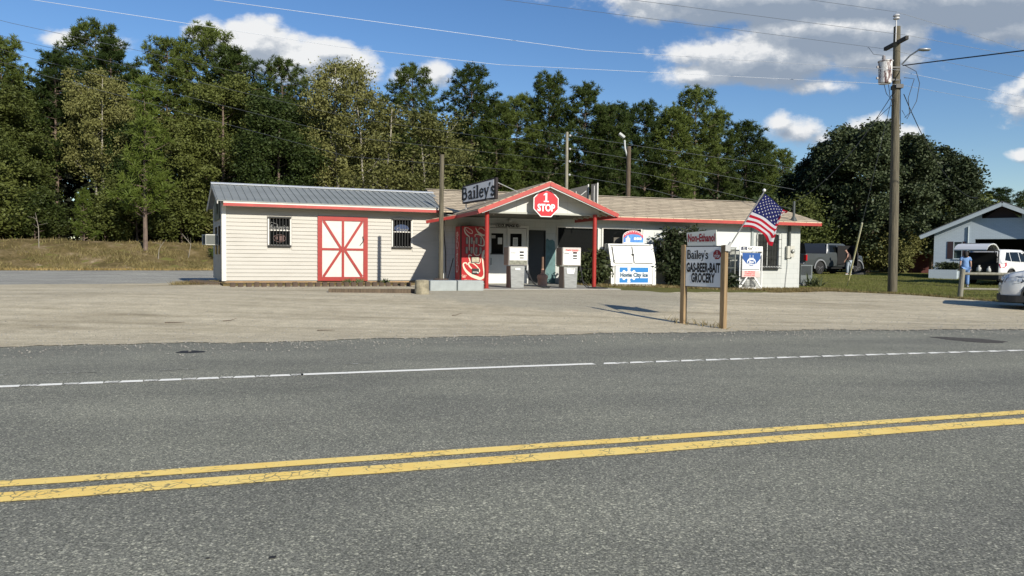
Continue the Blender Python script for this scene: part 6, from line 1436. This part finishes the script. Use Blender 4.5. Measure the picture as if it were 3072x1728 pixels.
M_oak2 = leafmat('broad_leaves_green', (.026,.044,.009), (.105,.128,.030), .14, .8)
M_brown = leafmat('broad_leaves_olive_brown', (.044,.054,.012), (.165,.165,.052), .14, .7)
M_dkleaf = leafmat('dark_glossy_leaves', (.018,.030,.012), (.072,.092,.040), .12, 1.4, rough=.55)

def pine_mesh(H, z0, W, seed, nb=95, tuft=.36, blades=15, wide=.050, shape='round', mat_=None, trunkr=.2):
    rr = random.Random(seed); tm = MB(); tm.tube([(0,0,-.4)]+[(rr.uniform(-.1,.1)*k/4, rr.uniform(-.1,.1)*k/4, H*k/5*.97) for k in range(1,6)], [trunkr*(1-.17*k) for k in range(6)], 9)
    P = []; D = []
    for i in range(nb):
        f = i/(nb-1); z = z0+(H-z0)*f
        if shape == 'round': env = W*max(.16, math.sqrt(max(0, 1-((f-.42)/.60)**2)))*rr.uniform(.5,1.08)
        else: env = W*(1-f*.80)*(.62 if .38 < f < .5 else 1)*rr.uniform(.5,1.15)
        a = i*2.4+rr.uniform(-.5,.5); up = rr.uniform(.15,.55) if shape == 'round' else rr.uniform(.25,.6)
        d = Vector((math.cos(a), math.sin(a), up)).normalized(); s = Vector((0,0,z-env*up*.5))
        e = s+d*env; tm.tube([s, s.lerp(e,.5)+Vector((0,0,-.08)), e], [.05*(1-f*.6)+.012, .025, .01], 4)
        nt_ = max(3, int(env*4.6))
        for k in range(nt_):
            q = .34+.66*k/(nt_-1); c = s.lerp(e, q); side = Vector((-d.y, d.x, 0))*rr.uniform(-.42,.42)*env*(1.1-q*.6)*.8
            p = c+side+Vector((0,0,rr.uniform(-.12,.20))); P.append(tuple(p)); D.append(tuple((d+Vector((0,0,.35))+side*.5).normalized()))
            if k >= nt_-2 and shape == 'round':
                for _q in range(4): P.append(tuple(p+Vector((rr.uniform(-.45,.45), rr.uniform(-.45,.45), rr.uniform(-.15,.40))))); D.append((d.x*.5,d.y*.5,.8))
            if rr.random() < .5: P.append(tuple(p+Vector((rr.uniform(-.35,.35), rr.uniform(-.35,.35), rr.uniform(-.05,.3))))); D.append((d.x*.4,d.y*.4,.9))
    for k in range(14): P.append((rr.uniform(-.25,.25), rr.uniform(-.25,.25), H-rr.uniform(-.25,.6))); D.append((0,0,1))
    P = np.array(P); D = np.array(D); n = len(P); Pb = np.repeat(P, blades, 0); Db = np.repeat(D, blades, 0)
    d = unit(n*blades)*.85+Db*.75; d /= np.linalg.norm(d, axis=1)[:,None]; l = tuft*RNG.uniform(.6,1.15, n*blades)[:,None]
    w = np.cross(d, unit(n*blades)); w /= np.linalg.norm(w, axis=1)[:,None]+1e-9; w *= wide/2
    base = Pb+d*.03; V = np.stack([base-w, base+w, base+d*l+w*.5, base+d*l-w*.5], 1).reshape(-1,3)
    return tm, V, np.arange(4*n*blades).reshape(-1,4), mat_ or M_pine
def broad_mesh(H, z0, W, seed, nclump=70, per=330, leaf=.13, m=None, clumpr=1.1, trunkr=.2, nl=16, multi=1, flat=1.0, sparse=1.0, spires=0):
    rr = random.Random(seed); tm = MB(); tips = []
    for k in range(multi):
        a = 2*PI*k/multi+rr.random(); o_ = Vector((math.cos(a), math.sin(a), 0))*(.35 if multi > 1 else 0)
        tp = Vector((o_.x*W*1.2, o_.y*W*1.2, H*.92)); tips += limbs(tm, (o_.x,o_.y,-.4), tp, trunkr, nl//multi+2, W*.9, rr, z0f=max(.15, z0/H))
    C = []
    for i in range(nclump):
        while True:
            u = np.array([rr.uniform(-1,1), rr.uniform(-1,1), rr.uniform(-1,1)]); q = np.linalg.norm(u)
            if .35 < q < 1: break
        u = u/q*(q**.5); zc = (z0+H)/2; C.append((u[0]*W*(1-.25*max(0,u[2])), u[1]*W*(1-.25*max(0,u[2])), zc+u[2]*(H-z0)/2*.95))
    C += [tuple(t_+Vector((rr.uniform(-.3,.3),)*3)) for t_ in tips]
    for i in range(spires):
        a = rr.uniform(0,2*PI); r = rr.uniform(.1,.92)*W; hb = z0+(H-z0)*(.5+.42*math.sqrt(max(0,1-(r/W)**2))); ht = rr.uniform(1.0,2.3)
        for q in range(5): C.append((r*math.cos(a)+rr.uniform(-.15,.15), r*math.sin(a), hb+ht*q/4)); C.append((r*math.cos(a)+rr.uniform(-.4,.4), r*math.sin(a), hb+ht*q/7-.3))
    C = np.array(C); k = int(per*sparse); Pn = np.repeat(C, k, 0)+RNG.normal(size=(len(C)*k,3))*.56*clumpr*RNG.uniform(.45,1.25,(len(C),1)).repeat(k,0)*np.array([1,1,.7*flat])
    V, F = cards(Pn, leaf); return tm, V, F, m or M_oak
def make_tree(name, label, cat, spec, group=None, bark=None):
    tm, V, F, m = spec; o = thing(name, label, cat, (0,0,-50), 0, group)
    tm.build('trunk', bark or M_bark, o); npmesh('crown', V, F, m, o); return o
protos = {
 'pineA': make_tree('pine_tree', '', 'tree', pine_mesh(18, 7.0, 3.4, 1, 84, blades=17)),
 'pineB': make_tree('pine_tree', '', 'tree', pine_mesh(18, 6.0, 2.9, 2, 84, blades=17)),
 'pineC': make_tree('pine_tree', '', 'tree', pine_mesh(18, 9.0, 3.7, 3, 64, blades=17)),
 'pineD': make_tree('pine_tree', '', 'tree', pine_mesh(16, 4.0, 3.1, 9, 100, tuft=.40)),
 'oakA': make_tree('broadleaf_tree', '', 'tree', broad_mesh(14, 2.2, 3.7, 4, 64, 620, m=M_oak, leaf=.13, clumpr=.95)),
 'oakB': make_tree('broadleaf_tree', '', 'tree', broad_mesh(14, 1.6, 3.3, 5, 60, 620, m=M_oak2, leaf=.13, clumpr=.95)),
 'brown': make_tree('broadleaf_tree', '', 'tree', broad_mesh(15, 5.0, 3.6, 6, 62, 250, m=M_brown, multi=3, trunkr=.15, leaf=.13, clumpr=.85), bark=M_barkp),
 'thin': make_tree('slender_tree', '', 'tree', broad_mesh(12, 4.5, 2.6, 7, 30, 110, m=M_brown, multi=2, trunkr=.10, leaf=.125, clumpr=.9), bark=M_barkp),
 'bushA': make_tree('undergrowth_shrub', '', 'shrub', broad_mesh(4.2, .2, 2.4, 8, 46, 230, m=M_oak, trunkr=.06, leaf=.12, clumpr=.75)),
 'bushB': make_tree('undergrowth_shrub', '', 'shrub', broad_mesh(3.4, .1, 2.0, 12, 36, 220, m=M_brown, trunkr=.05, leaf=.12, clumpr=.7)),
}
used = {}
def plant(k, x, y, h, rz, label, group=None, wide=1.0):
    H0 = {'pineA':18.,'pineB':18.,'pineC':18.,'pineD':16.,'oakA':14.5,'oakB':14.5,'brown':15.2,'thin':12.3,'bushA':4.3,'bushB':3.6}[k]
    g_ = G(x, y); s = h/H0; sc3 = (s*wide, s*wide, s)
    if k not in used:
        o = protos[k]; used[k] = o; o.location = (x,y,g_); o.rotation_euler = (0,0,rz); o.scale = sc3; o['label'] = label
        if group: o['group'] = group
    else: o = dup(protos[k], (x,y,g_), rz, label, group, sc3)
    if not group and 'group' in o: del o['group']
    return o
# treetops against the sky, placed left to right: (kind, x, y, top z, label)
top = [
 ('pineA',-39.8,58,18.6,'tall pine cut off by the left edge of the photo'),
 ('oakA',-38.0,54,14.6,'broad olive-leaved tree at the left edge before the tall pines'),
 ('pineB',-36.2,59,17.8,'pine just right of the leftmost pine, rising through a small cloud'),
 ('pineC',-35.2,63,21.2,'highest pine of the left group, standing alone against the sky'),
 ('pineB',-32.4,60,18.9,'slim pine on the right shoulder of the highest left pine'),
 ('brown',-31.5,57,16.6,'brownish open-crowned tree with pale forking trunks on the left'),
 ('pineA',-28.8,62,19.6,'pine left of the big white cumulus cloud'),
 ('pineC',-26.3,64,21.3,'tall dark pine in front of the left end of the white cumulus'),
 ('oakA',-22.8,58.5,16.4,'large rounded olive tree behind the young pine'),
 ('pineD',-23.3,62,18.9,'dense pine sloping down beneath the white cumulus'),
 ('pineA',-20.5,66,19.1,'pine top standing before the middle of the white cumulus'),
 ('brown',-13.4,58,18.0,'tallest brown-leaved tree, crown against the right end of the cumulus'),
 ('oakB',-17.6,56,14.6,'green broadleaf tree left of the tall brown-leaved tree'),
 ('thin',-10.6,57,15.0,'slender tree with sparse brown leaves right of the tall brown tree'),
 ('pineC',-9.2,68,19.2,'pine top before the small white cloud in the middle'),
 ('thin',-6.4,60,14.2,'slender half-bare tree with pale trunks above the roof sign'),
 ('pineB',-3.9,69,19.5,'isolated dark pine left of the slim pale pole'),
 ('pineD',-1.6,70,16.6,'short dense pine just right of the isolated dark pine'),
 ('pineA',3.4,72,19.5,'tall pine behind the slim pale pole'),
 ('pineC',.4,72,17.6,'spreading pine left of the tall pine behind the slim pole'),
 ('pineB',6.9,72,18.6,'pine between the slim pole and the floodlight pole'),
 ('pineD',9.2,72,16.6,'low pine top above the floodlight pole'),
 ('pineC',10.6,76,17.6,'flat-topped pine right of the floodlight pole'),
 ('pineA',13.6,77,18.0,'pine left of the tallest pine on the right'),
 ('pineD',16.4,77,17.4,'dense pine directly left of the tallest right-hand pine'),
 ('pineC',19.5,80,20.2,'tallest pine on the right half, leaning crown against blue sky'),
 ('pineB',22.8,83,18.2,'pine right below the tallest right-hand pine'),
 ('pineD',26.8,86,17.8,'broad pine on the descending right slope of the wood'),
 ('pineA',30.2,91,16.6,'second to last pine of the wood at its right end'),
 ('pineD',35.4,98,16.4,'last pine of the wood, left of the big dark tree'),
 ('pineD',49.0,75,9.6,'small pine above the garage house roof'),
 ('pineC',58.5,84,10.4,'far pine at the right edge above the garage house'),
 ('pineB',54.0,90,10.8,'far pine seen low between the other two above the garage house'),
]
for i, (k, x, y, zt_, lb) in enumerate(top): plant(k, x, y, zt_-G(x,y)-.9, i*1.7, lb, wide={'pineC':1.0,'pineA':.95,'brown':.82}.get(k, 1.05)*min(1.35, max(1.0, 15/max(6, zt_)*1.05)))
# fill of the wood behind and below, row by row
rr = random.Random(5); gN = 'trees filling the wood behind the annex and the store'
def woodpt(t_, d): # along and behind the edge of the wood
    a0 = Vector((-46,40)); a1 = Vector((0,67)); a2 = Vector((40,92))
    p = a0.lerp(a1, t_*2) if t_ < .5 else a1.lerp(a2, (t_-.5)*2); n = Vector((-.5,.86)); return p+n*d
k = 0
for row, (d, cnt, hmin, hmax) in enumerate(((-1,17,7,10.5),(4.5,22,9.5,13),(11,20,12,14.5))):
    for i in range(cnt):
        t_ = (i+rr.uniform(.1,.9))/cnt; p = woodpt(t_, d+rr.uniform(-1.5,1.5)+(8.5 if row == 0 and t_ < .5 else 6))
        kind = rr.choice(['oakA','oakB','oakB','pineB','brown','pineD','thin'] if t_ < .55 else ['pineD','pineB','pineA','pineD','oakB','thin'])
        h = rr.uniform(hmin, hmax)*(1 if t_ < .6 else 1.02)
        kn = 'pine' if 'pine' in kind else 'broadleaf tree'
        plant(kind, p.x, p.y, h, rr.uniform(0,6.28), kn+' standing among many in the depth of the wood', 'pines filling the wood' if 'pine' in kind else 'broadleaf trees filling the wood', rr.uniform(.85,1.25))
    k += 1
# undergrowth along the edge of the wood
for i in range(34):
    t_ = (i+rr.uniform(.1,.9))/34; p = woodpt(t_, (5.0 if t_ < .5 else 2.0)+rr.uniform(-1,1)); kd = rr.choice(['bushA','bushA','bushB'])
    plant(kd, p.x, p.y, rr.uniform(2.8,6.0), rr.uniform(0,6.28), ('green' if kd == 'bushA' else 'brownish')+' shrub of the undergrowth at the foot of the wood', 'green undergrowth shrubs' if kd == 'bushA' else 'brownish undergrowth shrubs', 1.15)
# young pine in front
yp = make_tree('pine_tree', 'bright green young pine alone on the bank before the wood', 'tree', pine_mesh(11.4, 2.8, 2.6, 21, 58, tuft=.45, blades=17, wide=.048, shape='cone', mat_=M_pineY, trunkr=.16)); yp.location = (-25.5,51.5,G(-25.5,51.5)); 
yp2 = make_tree('pine_tree', 'small bright green pine sapling left of the young pine', 'tree', pine_mesh(4.6, .4, 1.5, 22, 40, tuft=.38, blades=14, wide=.04, shape='cone', mat_=M_pineY, trunkr=.05)); yp2.location = (-30.4,52.6,G(-30.4,52.6)); yp2.scale = (.75,.75,.75)
yp3 = dup(yp2, (-20.9,52.2,G(-20.9,52.2)), 2.1, 'tiny green pine sapling close left of the annex wall', None, (.4,.4,.36))
# deep wood mass far behind, nobody can count it
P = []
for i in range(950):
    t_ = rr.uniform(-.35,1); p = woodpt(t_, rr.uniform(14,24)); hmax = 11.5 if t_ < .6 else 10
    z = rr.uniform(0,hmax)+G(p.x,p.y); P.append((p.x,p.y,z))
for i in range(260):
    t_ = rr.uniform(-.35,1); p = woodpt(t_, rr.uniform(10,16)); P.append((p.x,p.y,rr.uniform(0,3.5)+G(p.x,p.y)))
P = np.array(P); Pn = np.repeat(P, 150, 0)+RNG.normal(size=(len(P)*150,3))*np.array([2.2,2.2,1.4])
M_deep = leafmat('wood_shade_leaves', (.006,.009,.003), (.022,.027,.009), .1, .5)  # near-black leaf colour puts the shade into the gaps of the wood
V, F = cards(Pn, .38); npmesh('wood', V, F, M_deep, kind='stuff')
# dark trees right of the store
dt = make_tree('dark_broadleaf_tree', 'large dark-leaved tree with many upright tips behind the utility pole', 'tree', broad_mesh(11.0, 1.6, 4.6, 31, 86, 330, m=M_dkleaf, leaf=.15, spires=22, clumpr=.72, trunkr=.38, nl=22)); dt.location = (27.2,57,G(27,57)); dt.scale = (1.0,1.0,.92)
dt2 = make_tree('dark_broadleaf_tree', 'dark-leaved tree right of the larger one, behind the garage house', 'tree', broad_mesh(9.6, 1.2, 3.5, 33, 64, 320, m=M_dkleaf, leaf=.15, spires=16, clumpr=.68, trunkr=.25, nl=16)); dt2.location = (33.2,58.5,G(33,58)); dt2.scale = (1,1,.87)
dt3 = make_tree('dark_broadleaf_tree', 'dark tree low at the left, between the store roof and the large dark tree', 'tree', broad_mesh(8.6, .8, 3.0, 34, 50, 320, m=M_dkleaf, leaf=.15, spires=10, clumpr=.7, trunkr=.2, nl=12)); dt3.location = (23.8,57.5,G(23.8,57)); dt3.scale = (.95,.95,.88)
for i, (x, y, h, kd, lb) in enumerate(((20.5,54,4.8,'bushA','green bush above the pickup truck roof'),(24.2,60,4.4,'bushA','shadowed bush left of the dark tree trunk'),(28.7,56.3,3.6,'bushB','yellowish bush right of the utility pole, before the brick outbuilding'),(27.6,62,4.0,'bushA','bush beneath the large dark tree on its right side'),(26.0,61,4.2,'bushB','brownish bush deep beneath the large dark tree'),(38,64,6,'bushA','bush behind the garage house roof'),(43,72,7,'bushA','bush far behind the garage house roof'))):
    plant(kd, x, y, h, i*1.3, lb)
# hedge mass along the far right so the horizon is closed
P = []
for i in range(260):
    t_ = rr.random(); x = 20+t_*75; y = 70+t_*18+rr.uniform(0,14); P.append((x, y, rr.uniform(0,6.0)+.4))
P = np.array(P); Pn = np.repeat(P, 130, 0)+RNG.normal(size=(len(P)*130,3))*np.array([1.7,1.7,1.0]); V, F = cards(Pn, .36); npmesh('far_wood', V, F, M_oak2, kind='stuff')
# unseen leaf mass added behind the viewer to deepen shade and darken reflections
P = []
for i in range(900):
    t_ = rr.uniform(-120,120); s_ = rr.uniform(-60,-42); x, y = road(s_, t_); P.append((x, y, rr.uniform(0,10)))
P = np.array(P); Pn = np.repeat(P, 45, 0)+RNG.normal(size=(len(P)*45,3))*np.array([2.2,2.2,1.5]); V, F = cards(Pn, .8); npmesh('unseen_shade_wood', V, F, M_oak2, kind='stuff')

# shrubs against the store
def lance(nst, per, H, W, seed, leaf=.19):
    rr = random.Random(seed); tm = MB(); P = []; Dv = []
    for i in range(nst):
        a = rr.uniform(0,2*PI); r = rr.uniform(0,.35)*W; b0 = Vector((r*math.cos(a), r*math.sin(a)*.4, 0)); e = Vector((rr.uniform(-W,W), rr.uniform(-.45,.25), rr.uniform(.25*H,H)))
        if rr.random() < .5: e.x *= .5
        m_ = b0.lerp(e,.55)+Vector((0,0,.2)); tm.tube([b0, m_, e], [.018,.012,.005], 4)
        for k in range(per):
            f = rr.uniform(.12,1.0); p = b0.lerp(m_, f*2) if f < .5 else m_.lerp(e, f*2-1); P.append(tuple(p+Vector((rr.uniform(-.12,.12), rr.uniform(-.12,.12), rr.uniform(-.08,.08))))); Dv.append((rr.uniform(-1,1), rr.uniform(-1,.5), rr.uniform(-.8,.35)))
    P = np.array(P); D = np.array(Dv); D /= np.linalg.norm(D, axis=1)[:,None]; n = len(P); w = np.cross(D, unit(n)); w /= np.linalg.norm(w, axis=1)[:,None]; l = leaf*RNG.uniform(.6,1.2,n)[:,None]
    w = w*l*.20; V = np.stack([P, P+D*l*.5+w, P+D*l, P+D*l*.5-w], 1).reshape(-1,3); return tm, V, np.arange(4*n).reshape(-1,4)
M_lance = leafmat('lance_leaves', (.030,.042,.018), (.10,.115,.045), .15, 3.5, rough=.4)
def storebush(name, label, sx_, sy_, nst, per, H, W, seed, m=None):
    o = thing(name, label, 'shrub', (*Sw(sx_, sy_)[:2], G(*Sw(sx_, sy_)[:2])-.02), SA); tm, V, F = lance(nst, per, H, W, seed); tm.build('stems', M_wood, o); npmesh('foliage', V, F, m or M_lance, o); return o
storebush('tall_shrub', 'tall dark shrub reaching the eave between the ice freezer and the roadside sign', 6.95, -.62, 190, 95, 2.35, .98, 41)
storebush('tall_shrub', 'dark shrub between the right porch post and the ice freezer', 3.40, -.62, 120, 90, 1.30, .66, 42)
storebush('low_shrub', 'low leafy shrub with pale blades between the right fuel pump and the porch post', 2.55, -.75, 26, 34, .75, .42, 43, leafmat('fresh_leaves', (.06,.09,.03), (.16,.20,.09), .2, 4))
storebush('low_shrub', 'small green weeds at the foot of the old dark cage', 8.9, -.95, 26, 34, .62, .36, 44)
pg = storebush('planter_greenery', 'leafy greenery trailing over the brick planter', 0, 0, 40, 40, .42, .75, 45); pg.location = (24.45+.45, 43-.85, HZ+.42); pg.rotation_euler = (0,0,R_(-36))
# spiky yucca by the cooling unit
yu = thing('yucca', 'spiky yucca clump in dry grass at the right corner of the store', 'plant', (13.75,33.6,G(13.75,33.6)))
V = []; F = []
for i in range(70):
    a = rr.uniform(0,2*PI); el = rr.uniform(.25,1.35); d = Vector((math.cos(a)*math.cos(el), math.sin(a)*math.cos(el), math.sin(el))); l = rr.uniform(.45,.85); s_ = Vector((-math.sin(a), math.cos(a), 0))*.028
    c = Vector((rr.uniform(-.3,.3), rr.uniform(-.1,.1), 0)); m_ = c+d*l*.5; e = c+d*l+Vector((0,0,-.05)); o_ = len(V); V += [tuple(c-s_*.6), tuple(c+s_*.6), tuple(m_+s_), tuple(m_-s_), tuple(e)]; F += [(o_,o_+1,o_+2,o_+3), (o_+3,o_+2,o_+4,o_+4)]
mb = MB(); mb.v = V; mb.f = [f if f[2] != f[3] else f[:3] for f in F]; mb.build('leaves', leafmat('yucca_leaves', (.09,.11,.05), (.24,.25,.12), .15, 5), yu, flip=True)

# grasses
def blades(name, pts, h, w, m, lean=.4):
    P = np.array(pts, dtype=float); n = len(P); a = RNG.uniform(0, 2*PI, n); hh = h*RNG.uniform(.45,1.2,n); s = np.stack([np.cos(a), np.sin(a), np.zeros(n)],1)*(w/2*RNG.uniform(.7,1.3,n))[:,None]
    ln = np.stack([RNG.normal(0,lean,n), RNG.normal(0,lean,n), np.ones(n)],1)*hh[:,None]
    V = np.stack([P-s, P+s, P+ln*[1,1,1]],1).reshape(-1,3); return npmesh(name, V, np.arange(3*n).reshape(-1,3), m, kind='stuff', fn=3)
M_lawn = leafmat('lawn_blades', (.13,.155,.03), (.28,.27,.08), .3, .7)
M_dry = leafmat('dry_blades', (.19,.145,.055), (.40,.33,.17), .3, 1.2)
M_bankg = leafmat('bank_blades', (.085,.085,.026), (.30,.245,.105), .3, .8)
pts = []
for i in range(120000):
    x = rr.uniform(7,42); y = rr.uniform(19,52)**1.0
    if y < far_(x)+.12 or (x < 12.2 and y < 33): continue
    lx, ly = (x+.55)*math.cos(SA)+(y-26.6)*math.sin(SA), -(x+.55)*math.sin(SA)+(y-26.6)*math.cos(SA)
    if lx < 13.1 and ly > -.1: continue
    pts.append((x, y, G(x,y)))
blades('lawn', pts, .065, .016, M_lawn)
pts = []
for i in range(9000):     # dry strip at the foot of the store and along the lawn's edge
    lx = rr.uniform(2.75,14.2); ly = rr.uniform(-1.9,.1) if rr.random() < .7 else rr.uniform(-.9,-.02)
    x, y, _ = Sw(lx, ly)
    if ly > -.02 and lx < 13: continue
    if y < far_(x)-.25: continue
    pts.append((x, y, G(x,y)))
for i in range(9000):
    x = rr.uniform(9,40); y = far_(x)+rr.uniform(-.15,.55)*rr.random()
    pts.append((x, y, G(x,y)+.01))
blades('dry_grass', pts, .10, .03, M_dry, .7)
pts = []
for i in range(60000):
    x = rr.uniform(-60,6); y = sf(x)+rr.uniform(.1,12)*rr.uniform(.2,1)
    if math.sin(x*1.1+2*math.sin(y*.7))+math.sin(y*1.9+x*.6)+.7*math.sin(x*3.3-y*2.1) < rr.uniform(-1.1,1.1): continue
    pts.append((x, y, G(x,y)+.02))
blades('bank_grass', pts, .24, .05, M_bankg, .55)
pts = []
for i in range(9000):
    x = rr.uniform(-60,2); y = sf(x)+rr.uniform(.0,.7); pts.append((x, y, G(x,y)+.02))
blades('verge_grass', pts, .16, .05, leafmat('golden_blades', (.26,.18,.06), (.42,.31,.12), .3, 1.0), .4)
pts = []
for i in range(1500):   # weeds at the annex corner
    a = rr.uniform(0,2*PI); r = rr.random()**.7; x, y = -10.2+1.0*r*math.cos(a), 24.3+.75*r*math.sin(a); pts.append((x, y, G(x,y)+.02))
for i in range(70):
    x, y = rr.uniform(3.3,4.2), 0; y = 15.3-(x-3.5)*1.2+rr.uniform(-.35,.35); pts.append((x, y, G(x,y)+.02))
blades('weeds', pts, .13, .022, M_dry, .7)
pts = []
for i in range(260):
    lx = rr.choice((3.9,4.3,5.2))+rr.uniform(-.12,.12); x, y = frame_fw(TO, TA, lx+.0, -.5+rr.uniform(-.12,.12)); pts.append((x, y, .455))
blades('bed_weeds', pts, .16, .03, leafmat('fresh_leaves', (.06,.09,.03), (.16,.20,.09), .2, 4), .7)
for i, (x, y, h, lb) in enumerate(((-31.0,48.5,2.3,'pale bare sapling near the left end of the bank top'),(-36.5,45.0,1.6,'thin pale bare stem low on the bank, far left'),(-22.5,51.4,1.7,'forked pale bare sapling right of the young pine'),(-24.0,50.2,1.2,'bent pale dead branch left of the young pine foot'),(-20.3,51.0,1.3,'short pale stem on the bank near the annex'))):
    r2 = random.Random(i+50); mb = MB(); p1 = Vector((r2.uniform(-.2,.2),0,h*.55)); p2 = Vector((r2.uniform(-.5,.5),r2.uniform(-.2,.2),h)); mb.tube([(0,0,-.1), tuple(p1), tuple(p2)], [.028,.022,.008], 5)
    for k in range(4): q_ = p1.lerp(p2, .2*k); mb.tube([tuple(q_), (q_.x+r2.uniform(-.7,.7), q_.y, q_.z+r2.uniform(.1,.5))], [.011,.004], 4)
    o = mb.build('bare_sapling', mat('dead_wood', (.26,.23,.18), .85)); o.location = (x, y, G(x,y)); tag(o, lb, 'sapling')
# loose stones and pebbles on the lot and shoulder
n = 8200; V = []; F = []
for i in range(n):
    x = rr.uniform(-14,17); u = rr.random(); yn = near(x); y = yn-(rr.random()**2)*1.5 if u < .3 else yn+(rr.random()**1.8)*(far_(x)-yn); r = rr.uniform(.006,.020)*(1.35 if rr.random() < .05 else 1)
    z = G(x,y)+.018; q = rr.uniform(0,6.28); o_ = len(V)
    V += [(x+r*math.cos(q+k*2.094), y+r*math.sin(q+k*2.094), z) for k in range(3)]+[(x, y, z+r*rr.uniform(.7,1.2))]; F += [(o_,o_+1,o_+3), (o_+1,o_+2,o_+3), (o_+2,o_,o_+3)]
npmesh('pebbles', V, F, mat('pebble', (.24,.225,.185), .9, col2=(.46,.43,.36), vscale=8), kind='stuff', fn=3)
# fallen twigs on the lot
for i, (x, y, a, l, lb) in enumerate(((-6.3,13.4,.2,.35,'small dark twig lying on the left of the gravel lot'),(-5.4,13.8,.6,.25,'short curled twig in the gravel, left of the shed front'),(-3.4,12.9,.1,.30,'thin straight twig near the asphalt edge'),(-1.25,15.5,.5,.22,'bent twig in the middle of the gravel lot'))):
    mb = MB(); mb.tube([(0,0,.01),(l*.5,.02,.012),(l,.0,.05 if i % 2 else .015)], [.007,.006,.003], 4); o = mb.build('twig', M_wood); o.location = (x, y, G(x,y)+.018); o.rotation_euler = (0,0,a); tag(o, lb, 'twig')
for o in list(bpy.data.objects):
    if o.type == 'EMPTY' and o.parent is None and o.location.z < -40:
        for ch in list(o.children): bpy.data.objects.remove(ch)
        bpy.data.objects.remove(o)
